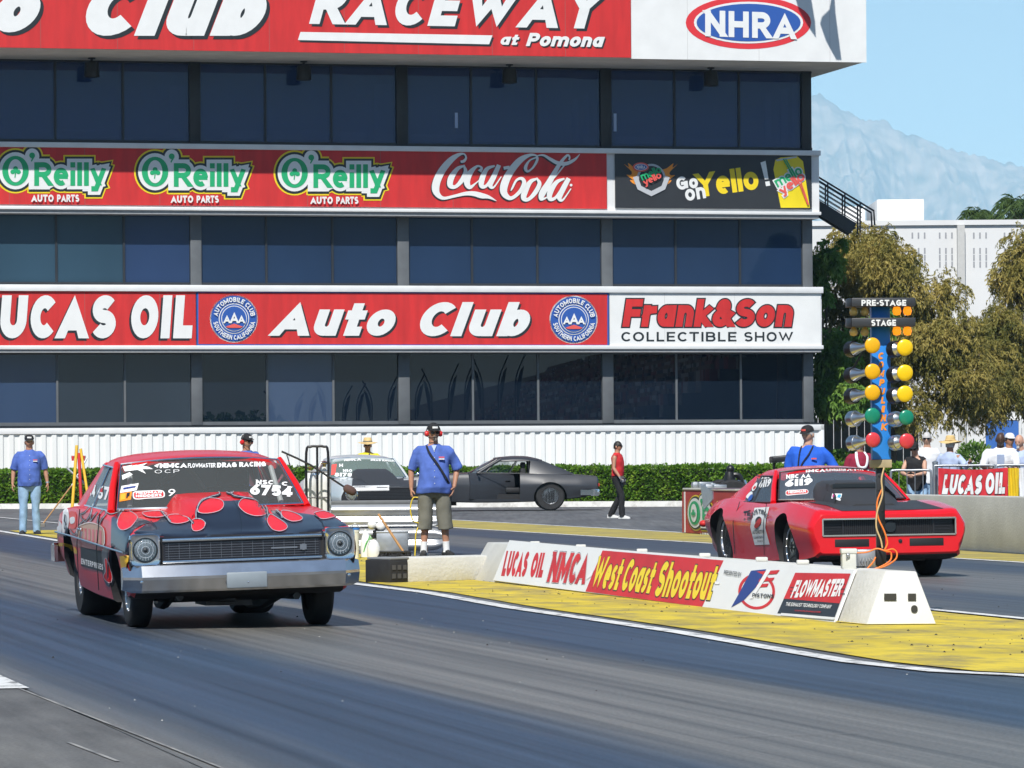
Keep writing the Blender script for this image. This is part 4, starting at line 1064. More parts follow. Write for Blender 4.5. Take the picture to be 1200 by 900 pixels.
def wheel(root, x, y, z, r, w, rimr, rim_m, label=None, spokes=0, name='wheel'):
    s = 1 if y > 0 else -1
    mb = MB(); h = w/2
    prof = [(rimr*.96, -h*.8), (rimr, -h*.96), (r*.90, -h), (r*.965, -h*.86), (r, -h*.62), (r, h*.62), (r*.965, h*.86), (r*.90, h), (rimr, h*.96), (rimr*.96, h*.8)]
    mb.lathe(prof, (x, y, z), (0, 1, 0), 48); mb2 = mb
    t = mb.build(name, RUBBER, root, 40)
    m = MB(); o = h*.8*s
    m.lathe([(rimr*.99, o), (rimr*.96, o*1.12), (rimr*.90, o*1.0), (rimr*.84, o*.35), (rimr*.55, o*.25), (rimr*.30, o*.5), (rimr*.26, o*.95), (.0, o*1.0)], (x, y, z), (0, 1, 0), 40)
    m.build('rim', rim_m, t, 35)
    if spokes:
        m = MB()
        for k in range(spokes):
            a = 2*math.pi*k/spokes; c, sn = math.cos(a), math.sin(a)
            m.bar((x + c*rimr*.25, y + o*.8, z + sn*rimr*.25), (x + c*rimr*.88, y + o*.7, z + sn*rimr*.88), .035, .02)
        for k in range(15):
            a = 2*math.pi*(k+.5)/15; m.ball((x + math.cos(a)*rimr*.93, y + o*1.05, z + math.sin(a)*rimr*.93), .009, 4)
        m.build('spokes', rim_m, t, 35)
    return t
def patch(f, nu, nv, th=0.0):
    """thin curved shell from a surface function f(u, v)"""
    g = [[f(i/nu, j/nv) for j in range(nv+1)] for i in range(nu+1)]; mb = MB()
    if not th:
        W = nv + 1
        return mb.add([p for r_ in g for p in r_], [(i*W+j, i*W+j+1, (i+1)*W+j+1, (i+1)*W+j) for i in range(nu) for j in range(nv)])
    n = (g[1][0]-g[0][0]).cross(g[0][1]-g[0][0]).normalized() * th
    vs = [p for r_ in g for p in r_]; vs += [p + n for r_ in g for p in r_]; W = nv + 1; o = (nu+1)*W; fs = []
    for i in range(nu):
        for j in range(nv):
            a = i*W+j; fs += [(a, a+1, a+W+1, a+W), (o+a, o+a+W, o+a+W+1, o+a+1)]
    for j in range(nv): fs += [(j, o+j, o+j+1, j+1), (nu*W+j, nu*W+j+1, o+nu*W+j+1, o+nu*W+j)]
    for i in range(nu): fs += [(i*W, (i+1)*W, o+(i+1)*W, o+i*W), (i*W+nv, o+i*W+nv, o+(i+1)*W+nv, (i+1)*W+nv)]
    mb.add(vs, fs); return mb
def greenhouse(root, BM, paint, gl, g, trim=CHROME, side_open=False, cage=True):
    """g: wb (x, z, half width, sweep), wt (x, z, half width), rt, rb like them; roof: list of (x, z, half width)"""
    wbx, wbz, wbw, sw = g['wb']; wtx, wtz, wtw = g['wt']; rtx, rtz, rtw = g['rt']; rbx, rbz, rbw, rsw = g['rb']; bow = g.get('bow', .05)
    def q(y): return 1 - (y*y)
    def base(u):                                        # u -1..1 along the glass foot
        return Vector((wbx - sw*u*u, wbw*u, wbz))
    def head(u): return Vector((wtx - .05*u*u, wtw*u, wtz + .035*(1-u*u)))
    def ws(u, v): 
        s = 2*u-1; p = base(s).lerp(head(s), v); p.x += .025*math.sin(math.pi*v); return p
    part(root, patch(ws, 16, 8), 'windshield', gl, BM, 60)
    def rbase(u): return Vector((rbx + rsw*u*u, rbw*u, rbz))
    def rhead(u): return Vector((rtx + .05*u*u, rtw*u, rtz + .03*(1-u*u)))
    part(root, patch(lambda u, v: rbase(2*u-1).lerp(rhead(2*u-1), v), 12, 6), 'rear_window', gl, BM, 60)
    # roof shell
    rs = cr_rows([list(r_) for r_ in g['roof']], 6); rg = []
    for x, z, w in rs:
        half = [(0, z), (.35*w, z-.006), (.65*w, z-.02), (.86*w, z-.042), (.96*w, z-.066), (w, z-.095), (w+.008, z-.115), (w-.02, z-.118), (.9*w, z-.085), (.6*w, z-.05), (0, z-.035)]
        rg.append([Vector((x, y, zz)) for y, zz in half] + [Vector((x, -y, zz)) for y, zz in half[-2:0:-1]])
    mb = MB(); mb.rings(rg); part(root, mb, 'roof', paint, BM, 50)
    for s in (1, -1):
        a0 = base(s) + Vector((-.055, s*.042, -.03)); a1 = head(s) + Vector((-.075, s*.022, .0))
        mb = MB(); mb.tube([a0, a0.lerp(a1, .5) + Vector((.012, s*.012, 0)), a1], [(.034, .040), (.030, .036), (.026, .032)], 10); part(root, mb, 'pillar', paint, BM, 50)
        # rear quarter pillar: panel from roof side to body shoulder
        cp = g['cpil']                                  # [(x, y, z)] outline, front-bottom, rear-bottom, rear-top, front-top
        o = [Vector((x, s*y, z)) for x, y, z in cp]; inn = [p + Vector((0, -s*.06, 0)) for p in o]
        mb = MB(); n = len(o); mb.add(o + inn, [tuple(range(n)), tuple(range(2*n-1, n-1, -1))] + [(i, (i+1) % n, n+(i+1) % n, n+i) for i in range(n)]); part(root, mb, 'pillar', paint, BM, 40, .012)
        sd = g['side']                                  # corners of the side glass: front-bottom, front-top, rear-top, rear-bottom
        c = [Vector((x, s*y, z)) for x, y, z in sd]
        if not (side_open and s == side_open):
            part(root, patch(lambda u, v: c[0].lerp(c[1], v).lerp(c[3].lerp(c[2], v), u), 6, 4), 'side_window', gl, BM, 60)
        mb = MB(); mb.tube([c[0], c[3]], .009, 6); mb.tube([c[1] + Vector((0, s*.012, .0)), c[2] + Vector((0, s*.012, 0))], .008, 6); mb.tube([c[0].lerp(c[3], .62), c[1].lerp(c[2], .62)], .012, 6); part(root, mb, 'window_trim', trim, BM, 40)
    # windshield and backlight reveal
    mb = MB(); mb.tube([base(u/10) + Vector((.015, 0, .004)) for u in range(-10, 11)], .012, 6); mb.tube([head(u/10) + Vector((.012, 0, .004)) for u in range(-10, 11)], .010, 6)
    for s in (1, -1): mb.tube([base(s) + Vector((.014, 0, 0)), head(s) + Vector((.012, 0, 0))], .010, 6)
    part(root, mb, 'windshield_trim', trim, BM, 40)
    if cage:
        mb = MB(); CG = .022; hx = wtx - .25
        for s in (1, -1):
            mb.tube([(wbx-.1, s*(wbw-.08), wbz-.35), (wtx-.02, s*(wtw-.07), wtz-.04), (hx-.55, s*(wtw-.07), wtz-.03), (hx-.62, s*(wbw-.05), wbz-.4)], CG, 8)
        mb.tube([(hx-.58, -(wtw-.07), wtz-.03), (hx-.58, (wtw-.07), wtz-.03)], CG, 8); mb.tube([(hx-.6, -(wbw-.06), wbz-.15), (hx-.6, (wbw-.06), wbz-.15)], CG, 8)
        mb.tube([(hx-.6, .02, wtz-.04), (rbx+.15, .35, wbz-.05)], CG, 8); mb.tube([(hx-.6, -.02, wtz-.04), (rbx+.15, -.35, wbz-.05)], CG, 8)
        part(root, mb, 'roll_cage', g.get('cage_m', BLACKP), BM, 40)
        for s in (.36, -.36):
            mb = MB(); sx = hx - .5
            mb.box((sx, s-.24, wbz-.35), (sx+.14, s+.24, wbz+.12)); mb.box((sx+.01, s-.13, wbz+.122), (sx+.12, s+.13, wbz+.27)); mb.box((sx+.142, s-.24, wbz-.5), (sx+.5, s+.24, wbz-.36)); part(root, mb, 'seat', DARKIN, BM, 40, .04)
        mb = MB(); mb.box((wbx-.42, -wbw+.06, wbz-.2), (wbx-.12, wbw-.06, wbz-.035)); part(root, mb, 'dashboard', DARKIN, BM, 40, .03)
        mb = MB(); c0 = Vector((wbx-.55, .36, wbz-.06)); ax = Vector((-.9, 0, .4)).normalized(); a, b = frame_of(ax)
        mb.tube([c0 + (a*math.cos(t*.2618) + b*math.sin(t*.2618))*.17 for t in range(24)], .013, 6, closed=True); mb.bar(c0 - a*.16, c0 + a*.16, .03, .01); mb.tube([c0, c0 - ax*.2], .02, 6); part(root, mb, 'steering_wheel', DARKIN, BM, 40)

# decals: shapes traced on the photograph, fixed as film on the real curved panels
class Decals:
    def __init__(s, root, objs):
        s.root = root; s.inv = wm(root).inverted(); vs = []; fs = []
        for o in objs:
            b = len(vs); M = wm(o); vs += [M @ v.co for v in o.data.vertices]; fs += [tuple(b + i for i in p.vertices) for p in o.data.polygons]
        s.bvh = BVHTree.FromPolygons(vs, fs)
    def hit(s, px, py, lift):
        d = P(px, py, 1.0) - Vector((0, 0, EYE)); d = Vector((P(px, py, 1.0).x, 1.0, P(px, py, 1.0).z - EYE)).normalized()
        o = Vector((0, 0, EYE)); loc, n, i, dist = s.bvh.ray_cast(o, d, 200)
        if loc is None: return None
        if n.dot(d) > 0: n = -n
        return s.inv @ (loc + n*lift - d*lift*.6)
    def lay(s, name, layers, parent=None, step=None, lift0=.004, dl=.0022):
        mb = MB(); mats = []; lift = lift0
        for item, m in layers:
            if m not in mats: mats.append(m)
            mi = mats.index(m)
            for k, r_ in enumerate(item):
                z = lift + (k % 6)*.00025
                if isinstance(r_[0], tuple) and isinstance(r_[0][0], Vector):
                    h = [(s.hit(a.x, a.y, z + j*.00002), s.hit(b.x, b.y, z + j*.00002)) for j, (a, b) in enumerate(r_)]
                    for (a, b), (c, d) in zip(h, h[1:]):
                        if None in (a, b, c, d) or (a-c).length > .5 or (a-b).length > .6: continue
                        mb.add([a, b, d, c], [(0, 1, 2, 3)], mi)
                else:
                    v2, f2 = fill(r_, step); h = [s.hit(p.x, p.y, z) for p in v2]
                    idx = {}; vs = []; fs = []
                    for f in f2:
                        if any(h[i] is None for i in f): continue
                        if max((h[f[i]] - h[f[i-1]]).length for i in range(len(f))) > .6: continue
                        for i in f:
                            if i not in idx: idx[i] = len(vs); vs.append(h[i])
                        fs.append(tuple(idx[i] for i in f))
                    if fs: mb.add(vs, fs, mi)
            lift += dl
        if not mb.v: return None
        return mb.build(name, mats, parent or s.root, smooth=60, recalc=False)
def cp(pts, k, ox, oy): return [(ox + x/k, oy + y/k) for x, y in pts]
def outline(pts, w, closed=True):
    q = [Vector(p) for p in pts]
    if closed: q.append(q[0].copy())
    return ribbon(q, w)
def qtext(text, bl, br, tl, **k):
    """lettering in a slanted box given by its bottom-left, bottom-right and top-left corners in the photograph"""
    g = k.pop('grow', 0); H = (Vector(tl) - Vector(bl)).length
    ribs, tot = lay_text(text, k.get('w', .22), k.get('gap', .12), g/H, k.get('shear', 0), k.get('cap'), k.get('space', .42))
    o = Vector(bl); ex = (Vector(br) - o)/tot; ey = Vector(tl) - o
    return [[(o + ex*a.x + ey*a.y, o + ex*b.x + ey*b.y) for a, b in r_] for r_ in ribs]

RED66 = mat('glossy red car paint', (0.66, 0.012, 0.014), 0.32, spec=.3, coat=.22, var=.06, scale=1.5)
REDCAM = mat('glossy bright red car paint', (0.70, 0.010, 0.018), 0.26, spec=.35, coat=.5, var=.04, scale=1.2)
HOODBLK = mat('satin blue black paint', (0.010, 0.012, 0.022), 0.32, coat=.3)
MATTBLK = mat('matt black hood paint', (0.034, 0.035, 0.038), 0.6)
CGLASS = glass('windscreen glass', (0.34, 0.37, 0.37), 0.17)
CGLASS2 = glass('dark car glass', (0.24, 0.30, 0.38), 0.28)
LENS = glass('headlamp glass', (0.75, 0.82, 0.90), 0.10, .03)
PLATE = mat('pale blank plate', (0.24, 0.28, 0.31), .5, var=.08, scale=6)
REFL = mat('lamp reflector', (0.86, 0.88, 0.90), .16, metal=1.0)
FILMW = mat('white film', (0.80, 0.80, 0.79), .5)
TAN = mat('tan film', (0.55, 0.36, 0.26), .5)
GOLD = mat('gold film', (0.66, 0.40, 0.03), .45)
DULLCHR = mat('dull bumper chrome', (0.70, 0.70, 0.70), .17, metal=.95, var=.12, scale=5)
FWD = -U; YAW = math.atan2(FWD.y, FWD.x)

# ---------------------------------------------------------------- left car: boxy red two door with black flamed nose
fa_ = (G(165, 734) + G(370, 733)) / 2; fa_.z = 0
n66 = thing('drag_car', 'red boxy two door drag car with black flame painted hood and chrome bumper', 'race car', fa_ - FWD*1.397, YAW, 'drag cars at the starting line')
BM = Matrix.Translation((0, 0, -.015)) @ Matrix.Rotation(R(1.15), 4, 'Y') @ Matrix.Rotation(R(-1.7), 4, 'X')
BM = Matrix.Translation((0,0,.55)) @ Matrix.Rotation(R(1.2), 4, 'Y') @ Matrix.Rotation(R(1.35), 4, 'X') @ Matrix.Translation((0,0,-.55))
rows66 = [(-2.44,.79,.79,.79,.60,.82,.76,.46), (-2.41,.835,.83,.835,.61,.865,.80,.38), (-2.0,.875,.87,.855,.63,.895,.83,.31), (-1.4,.905,.90,.865,.64,.90,.845,.26), (-.9,.92,.912,.868,.64,.90,.85,.24),
          (0,.925,.912,.868,.64,.90,.85,.225), (.75,.925,.90,.865,.635,.895,.845,.225), (1.4,.872,.862,.862,.63,.89,.835,.23), (1.9,.798,.815,.86,.63,.885,.83,.30), (2.08,.765,.795,.855,.625,.88,.82,.39), (2.11,.757,.788,.85,.625,.875,.815,.42)]
body = car_body(n66, rows66, BM, RED66, [(1.397,.30,.375,1.05), (-1.397,.34,.385,1.08)], (-1.55,.60,.62,.70,.45,1.2), front_black=(1.99,.63))
g66 = dict(wb=(.74,.925,.74,.14), wt=(.15,1.265,.635), rt=(-1.10,1.262,.59), rb=(-1.62,.91,.66,.10),
    roof=[(.15,1.316,.60), (.08,1.33,.625), (-.25,1.352,.635), (-.7,1.352,.635), (-1.0,1.325,.62), (-1.14,1.296,.60)],
    cpil=[(-1.02,.80,.90), (-1.66,.78,.90), (-1.16,.60,1.262), (-.92,.62,1.262)],
    side=[(.52,.795,.915), (.10,.632,1.232), (-.92,.632,1.245), (-1.03,.79,.915)], cage_m=mat('pale roll cage paint', (.5,.5,.5), .5))
greenhouse(n66, BM, RED66, CGLASS, g66)
# cowl hood scoop
mb = MB(); rg = []
for x, h, w in ((.66,.115,.33), (.70,.118,.33), (1.0,.105,.315), (1.4,.075,.285), (1.75,.035,.24), (1.98,.0,.2)):
    zb = .925 if x < .75 else (.925 + (x-.75)*(.872-.925)/.65 if x < 1.4 else .872 + (x-1.4)*(.772-.872)/.6)
    rg.append([Vector((x, s*y, z)) for y, z, s in ((0, zb+h, 1), (w*.6, zb+h*.985, 1), (w*.86, zb+h*.93, 1), (w*.95, zb+h*.7, 1), (w+.02+h*.25, zb-.012, 1), (w*.5, zb-.03, 1))] + [Vector((x, -y, z)) for y, z in ((w*.5, zb-.03), (w+.02+h*.25, zb-.012), (w*.95, zb+h*.7), (w*.86, zb+h*.93), (w*.6, zb+h*.985))])
mb.rings(rg); scoop = part(n66, mb, 'hood_scoop', RED66, BM, 45)
# grille between the lamps
mb = MB(); mb.box((2.075, -.60, .565), (2.112, .60, .745)); part(n66, mb, 'grille', mat('dark grille', (.02,.022,.03), .4), BM); gr = n66.children[-1]
mb = MB()
for k in range(7): mb.box((2.113, -.585, .594 + k*.0185), (2.118, .585, .5960 + k*.0185))
for k in range(15):
    y = -.56 + k*.08; mb.box((2.113, y-.0009, .590), (2.115, y+.0009, .712))
mb.box((2.121, .22, .645), (2.126, .42, .657)); mb.box((2.121, .44, .632), (2.128, .49, .672)); mb.box((2.1285, .455, .628), (2.1315, .475, .676))
part(n66, mb, 'grille_bars', mat('grille bar metal', (.30,.32,.36), .35, metal=.7), BM, None, parent=gr)
mb = MB(); mb.box((2.105, -.61, .722), (2.135, .61, .748)); part(n66, mb, 'hood_molding', CHROME, BM, 30, .008)
mb = MB(); mb.box((2.105, -.61, .562), (2.132, .61, .582)); part(n66, mb, 'lower_molding', CHROME, BM, 30, .006)
for s in (1, -1):
    yc = s*.742; cz = .668
    def rr(w, h, r_, n=40):
        o = []
        for i in range(n):
            c, sn = math.cos(2*math.pi*i/n), math.sin(2*math.pi*i/n); k = (abs(c)**7 + abs(sn)**7) ** (-1/7)
            o.append((w*k*c, h*k*sn))
        return o
    mb = MB(); rgs = []
    for w, h, x in ((.118, .122, 2.08), (.118, .122, 2.145), (.110, .114, 2.156), (.099, .102, 2.152)):
        rgs.append([Vector((x, yc + py, cz + pz)) for py, pz in rr(w, h, .03)])
    for q in (.093, .0885):
        rgs.append([Vector((2.153 if q == .093 else 2.146, yc + q*py/max(1e-6, math.hypot(py, pz)), cz + q*pz/max(1e-6, math.hypot(py, pz)))) for py, pz in rr(.1, .1, .03)])
    mb.rings(rgs, caps=False); hl = part(n66, mb, 'headlight', CHROME, BM, 40)
    mb = MB(); mb.lathe([(.088, .036), (.080, .046), (.06, .055), (.03, .060), (0, .061)], (2.112, yc, cz), (1, 0, 0), 32); part(n66, mb, 'lens', LENS, BM, 60, parent=hl)
    mb = MB(); mb.lathe([(.088, .035), (.07, .022), (.045, .010), (.022, .004), (.020, .022), (0, .024)], (2.112, yc, cz), (1, 0, 0), 24); part(n66, mb, 'reflector', REFL, BM, 40, parent=hl)
    mb = MB(); mb.tube([(2.156, yc + .0915*math.cos(k*.19635), cz + .0915*math.sin(k*.19635)) for k in range(32)], .0045, 6, closed=True); part(n66, mb, 'lens_gasket', INK, BM, 60, parent=hl)
    mb = MB()
    for rr_ in (.030, .058): mb.tube([(2.1745 - rr_*.10, yc + rr_*math.cos(k*.2618), cz + rr_*math.sin(k*.2618)) for k in range(24)], .0016, 4, closed=True)
    for k in range(-3, 4): mb.bar((2.168 - abs(k)*.002, yc + k*.021, cz - math.sqrt(.078**2 - (k*.021)**2)), (2.168 - abs(k)*.002, yc + k*.021, cz + math.sqrt(.078**2 - (k*.021)**2)), .0016, .0016)
    part(n66, mb, 'lens_ribs', mat('lens rib glass', (.62,.68,.74), .2), BM, None, parent=hl)
    mb = MB(); mb.lathe([(.020, 0), (.016, .008), (0, .011)], (2.166, yc, cz), (1,0,0), 20); part(n66, mb, 'bulb_shield', INK, BM, 60, parent=hl)
# front bumper
mb = MB(); rg = []
for u in range(-14, 15):
    t = u/14; y = .905*t; x = 2.225 - .055*t*t - (.11*max(0, abs(t)-.86)/.14 if abs(t) > .86 else 0)
    d = .0 if abs(t) < .94 else .02
    prof_ = [(x-.10, .552-d), (x-.035, .556-d), (x-.022, .548-d), (x+.016, .465), (x+.014, .445), (x-.03, .362+d), (x-.05, .345+d), (x-.10, .345+d)]
    rg.append([Vector((a, y, z)) for a, z in prof_])
mb.rings(rg); fb = part(n66, mb, 'front_bumper', DULLCHR, BM, 16)
mb = MB(); mb.box((2.20, -.145, .362), (2.228, .165, .482)); part(n66, mb, 'number_plate', PLATE, BM @ Matrix.Translation((0.018,0,0)), 30, .012, parent=fb)
mb = MB()
for y in (-.78, .80): mb.lathe([(.014, 0), (.012, .008), (0, .011)], (2.19, y, .43), (1, 0, 0), 12)
mb.ball((2.24, .02, .405), .010, 6); part(n66, mb, 'bumper_bolts', CHROME, BM, 40, parent=fb)
mb = MB(); rg = []
for u in range(-10, 11):
    t = u/10; x = -2.50 + .06*t*t; rg.append([Vector((a, .90*t, z)) for a, z in ((x+.08,.56), (x,.56), (x-.02,.5), (x,.41), (x+.08,.40))])
mb.rings(rg)
for s in (1,-1): mb.box((-2.46, s*.90-.015, .41), (-2.2, s*.90+.015, .55))
part(n66, mb, 'rear_bumper', CHROME, BM, 35)
# door outline, handle, wheel lips, chrome spear
mb = MB(); mb.tube([(.62,-.905,.30), (.60,-.912,.62), (.60,-.88,.90)], .004, 4); mb.tube([(-.62,-.91,.30), (-.62,-.915,.62), (-.62,-.885,.90)], .004, 4); part(n66, mb, 'door_seam', INK, BM, None)
mb = MB(); mb.box((-.52,-.925,.735), (-.36,-.905,.755)); mb.ball((-.34,-.915,.745), .014, 6); part(n66, mb, 'door_handle', CHROME, BM, 30, .004)
mb = MB(); mb.tube([(-2.3,-.893,.66), (-1.0,-.913,.668), (.2,-.914,.665), (1.3,-.902,.655), (2.0,-.893,.65)], .008, 6); part(n66, mb, 'side_molding', ALU, BM, 40)
# wheels and running gear
for s in (1, -1):
    wheel(n66, 1.397, s*.70, .315, .315, .165, .20, ALU, spokes=8); wheel(n66, -1.397, s*.64, .365, .365, .33, .20, ALU, spokes=8)
mb = MB()
mb.tube([(1.397,-.62,.315), (1.3,-.2,.27), (1.3,.2,.27), (1.397,.62,.315)], .03, 8); mb.tube([(1.1,-.42,.27), (1.38,-.60,.28)], .022, 6); mb.tube([(1.1,.42,.27), (1.38,.60,.28)], .022, 6); mb.tube([(1.9,-.45,.24), (1.1,-.42,.23)], .03, 6); mb.tube([(1.9,.45,.24), (1.1,.42,.23)], .03, 6)
mb.box((.9,-.18,.16), (1.45,.18,.36)); mb.box((1.25,-.26,.25), (1.55,-.12,.4)); mb.tube([(1.5,-.3,.3), (1.2,-.42,.24), (.7,-.40,.16), (.2,-.36,.15)], .05, 8); mb.tube([(1.5,.3,.3), (1.2,.42,.24), (.7,.40,.16), (.2,.36,.15)], .05, 8)
mb.tube([(1.55,.05,.28), (1.62,.02,.21), (1.58,-.16,.21), (1.5,-.2,.29)], .016, 6)
part(n66, mb, 'undercarriage', mat('oily metal', (.05,.05,.052), .4, metal=.6, var=.3, scale=9), None, 40)
mb = MB(); mb.tube([(-1.397,-.6,.365), (-1.397,.6,.365)], .05, 8); mb.ball((-1.397,0,.365), .15, 8); part(n66, mb, 'rear_axle', BLACKP, None, 40)
dn = Decals(n66, [body, scoop])
k3 = lambda pts: cp(pts, 3, 40, 500)
blk = k3([(345,388),(352,372),(392,345),(432,335),(452,318),(500,312),(545,322),(566,330),(570,282),(590,258),(640,255),(655,262),(690,262),(735,258),(800,272),(825,296),(860,296),(900,300),(985,312),(1058,322),(1106,350),(1112,362),(1022,352),(1016,380),(720,392),(440,392)])
lobes_ = [[(598,256),(650,258),(667,275),(655,297),(615,308),(580,305),(577,280)], [(740,255),(778,262),(808,290),(811,310),(782,318),(745,308),(720,285),(722,268)], [(575,325),(598,334),(603,352),(585,368),(560,370),(553,350),(560,332)],
          [(832,312),(852,322),(885,345),(888,362),(865,372),(837,365),(820,340),(822,322)], [(470,318),(500,312),(540,320),(545,335),(510,345),(478,340)], [(870,300),(905,303),(940,320),(938,333),(905,337),(875,322)], [(985,308),(1022,300),(1058,318),(1012,328)], [(383,305),(440,300),(467,312),(440,322),(398,320)]]
lobes_ = [smooth2(k3(l), 5) for l in lobes_]
necks = [k3(x) for x in ([(640,224),(652,240),(615,252),(586,268),(572,300),(574,328)], [(690,228),(700,245),(735,252),(785,262),(815,285),(822,318)], [(447,300),(462,318),(480,338)], [(850,296),(866,310),(872,326)], [(545,322),(560,345)], [(660,226),(690,238),(705,228)])]
necks_r = [k3(x) for x in ([(640,262),(622,254),(640,240)], [(745,262),(740,250),(715,236)], [(560,336),(552,322),(560,305)], [(838,316),(826,298),(812,282)], [(880,306),(862,292)], [(472,322),(456,308)])]
PALEOUT = mat('pale outline film', (.42,.42,.46), .5); FLAMER = mat('bright red flame film', (.72,.02,.03), .42, spec=.25)
dn.lay('hood_graphics', [([blk], HOODBLK), (lobes_ + [ribbon([Vector(p) for p in smooth2(n, 4, False)], 2.6) for n in necks_r], FLAMER), ([ribbon([Vector(p) for p in smooth2(n, 4, False)], 2.8) for n in necks], HOODBLK), ([outline(l, .6) for l in lobes_] + [ribbon([Vector(p) for p in smooth2(n, 4, False)], .7) for n in necks], PALEOUT)], step=3.0)
dn.lay('hood_seam', [([ribbon([Vector(p) for p in k3([(985,310),(1012,335),(1020,360),(1018,385)])], .9), ribbon([Vector(p) for p in k3([(410,335),(428,355),(437,392)])], .8), ribbon([Vector(p) for p in k3([(700,262),(720,300),(728,340),(727,385)])], .5)], INK)], lift0=.012)
k5 = lambda pts: cp(pts, 5, 40, 560)
fen_blk = k5([(455,235),(500,205),(520,190),(600,235),(660,250),(690,262),(640,275),(590,300),(565,335),(552,452),(505,440),(452,405)])
fl1 = smooth2(k5([(492,250),(515,205),(560,200),(605,232),(590,265),(560,298),(520,310),(496,290)]), 4)
dn.lay('side_graphics', [([fen_blk], HOODBLK), ([fl1], FLAMER), ([outline(fl1, .6)], PALEOUT), ([k5([(508,458),(553,455),(546,535),(520,552)])], GOLD)], step=2.2)
dn.lay('side_graphics', [([k5([(274,405),(396,428),(404,552),(300,522),(278,515)])], INK), (qtext('ENTERPRISES', k5([(280,503)])[0], k5([(410,540)])[0], k5([(280,470)])[0], w=.24, gap=.16), FILMW), ([ribbon([Vector(p) for p in k5([(278,462),(402,498)])], .6), ribbon([Vector(p) for p in k5([(278,510),(402,547)])], .6)], FILMW)], step=2.2)
fl2 = smooth2(k5([(418,480),(432,475),(442,520),(456,575),(448,612),(425,600),(412,575),(424,545)]), 4)
dn.lay('side_graphics', [([smooth2(k5([(398,430),(450,415),(455,520),(470,600),(440,640),(405,575)]), 3)], HOODBLK), ([fl2], FLAMER), ([outline(fl2, .7)], PALEOUT)], step=2.2)
bars = []
for i, x in enumerate((278,300,322,344,366,388)):
    bars.append(k5([(x, 292+i*3), (x+12, 294+i*3), (x+12, 372+i*7), (x, 368+i*7)]))
dn.lay('side_lettering', [([smooth2(k5([(262,290),(330,262),(400,285),(418,330),(410,400),(340,385),(268,355)]), 3)], TAN), (bars, RED66), ([outline(smooth2(k5([(262,290),(330,262),(400,285),(418,330),(410,400),(340,385),(268,355)]), 3), .7)], FILMW)], step=2.5)
dn.lay('number_patch', [([smooth2(k5([(172,195),(200,185),(207,250),(190,335),(168,320)]), 3)], FILMW), ([smooth2(k5([(180,225),(195,222),(197,270),(186,305),(176,290)]), 3)], PALEGREY), ([ribbon([Vector(p) for p in k5([(186,215),(182,250),(192,270),(184,300)])], 1.2)], INK)], step=2)
dn.lay('round_patch', [([smooth2(k5([(210,205),(232,195),(248,215),(250,275),(235,300),(212,285)]), 3)], PINKRED), ([smooth2(k5([(214,235),(240,230),(240,262),(216,268)]), 3)], FILMW), ([smooth2(k5([(108,225),(150,250),(168,275),(160,330),(112,300)]), 3)], mat('silver film', (.62,.58,.58), .35)), ([smooth2(k5([(105,250),(125,255),(135,300),(118,330),(106,320)]), 3)], TAN)], step=2)
waves = [k5(x) for x in ([(268,215),(300,200),(335,165),(330,215),(300,255),(275,225)], [(345,165),(330,250),(352,225),(372,200)], [(372,265),(380,225),(410,185),(420,215),(400,240),(385,270)], [(210,300),(240,330),(270,275),(300,240)], [(420,200),(450,215),(500,200)])]
dn.lay('side_pinstripe', [([ribbon([Vector(p) for p in smooth2(w_, 4, False)], 1.6) for w_ in waves], INK), ([ribbon([Vector((p[0]+.5, p[1]+.3)) for p in smooth2(w_, 4, False)], .6) for w_ in waves], PALEOUT)])
dn.lay('side_pinstripe', [([smooth2(k5([(120,385),(170,380),(235,400),(255,440),(230,440),(200,405),(150,400)]), 3)], GOLD)], step=2)
dn.lay('fender_lettering', [(qtext('FLOWMASTER', k3([(385,296)])[0], k3([(470,290)])[0], k3([(382,288)])[0], w=.2) , PALEOUT)])
# windscreen lettering
wsO = [o for o in n66.children if o.name.split('.')[0] == 'windshield']
dw = Decals(n66, wsO); kw = lambda pts: cp(pts, 1200/220, 130, 530)
dw.lay('windshield_lettering', [(qtext('NMCA', kw([(312,104)])[0], kw([(485,101)])[0], kw([(312,74)])[0], w=.3, gap=.1) + qtext('FLOWMASTER', kw([(492,102)])[0], kw([(668,100)])[0], kw([(492,74)])[0], w=.22, gap=.1) + qtext('DRAG', kw([(678,101)])[0], kw([(803,98)])[0], kw([(678,70)])[0], w=.3, gap=.1) + qtext('RACING', kw([(820,97)])[0], kw([(990,93)])[0], kw([(820,66)])[0], w=.3, gap=.1), FILMW),
   ([kw([(275,90),(308,75),(300,104)])], FILMW)])
dw.lay('windshield_lettering', [(qtext('NSC', kw([(925,206)])[0], kw([(1035,210)])[0], kw([(928,178)])[0], w=.26) + qtext('C', kw([(1090,216)])[0], kw([(1128,218)])[0], kw([(1092,190)])[0], w=.26) + qtext('6754', kw([(888,272)])[0], kw([(1158,288)])[0], kw([(892,205)])[0], w=.27, gap=.1) + qtext('9', kw([(365,282)])[0], kw([(410,282)])[0], kw([(368,238)])[0], w=.16)
   + qtext('OCP', kw([(280,138)])[0], kw([(438,134)])[0], kw([(280,116)])[0], w=.1, gap=.35), FILMW)])
pill = smooth2(kw([(140,272),(155,252),(240,247),(325,245),(345,270),(330,292),(240,298),(155,303)]), 4)
pill2 = smooth2(kw([(148,272),(160,258),(240,253),(320,251),(337,270),(325,287),(240,292),(160,297)]), 4)
dw.lay('windshield_sticker', [([pill], FILMW), ([pill2], SIGNRED), (qtext('HEDMAN', kw([(160,272)])[0], kw([(325,268)])[0], kw([(160,256)])[0], w=.26) + qtext('HEDDERS', kw([(160,294)])[0], kw([(325,288)])[0], kw([(160,277)])[0], w=.26), FILMW)], step=2)
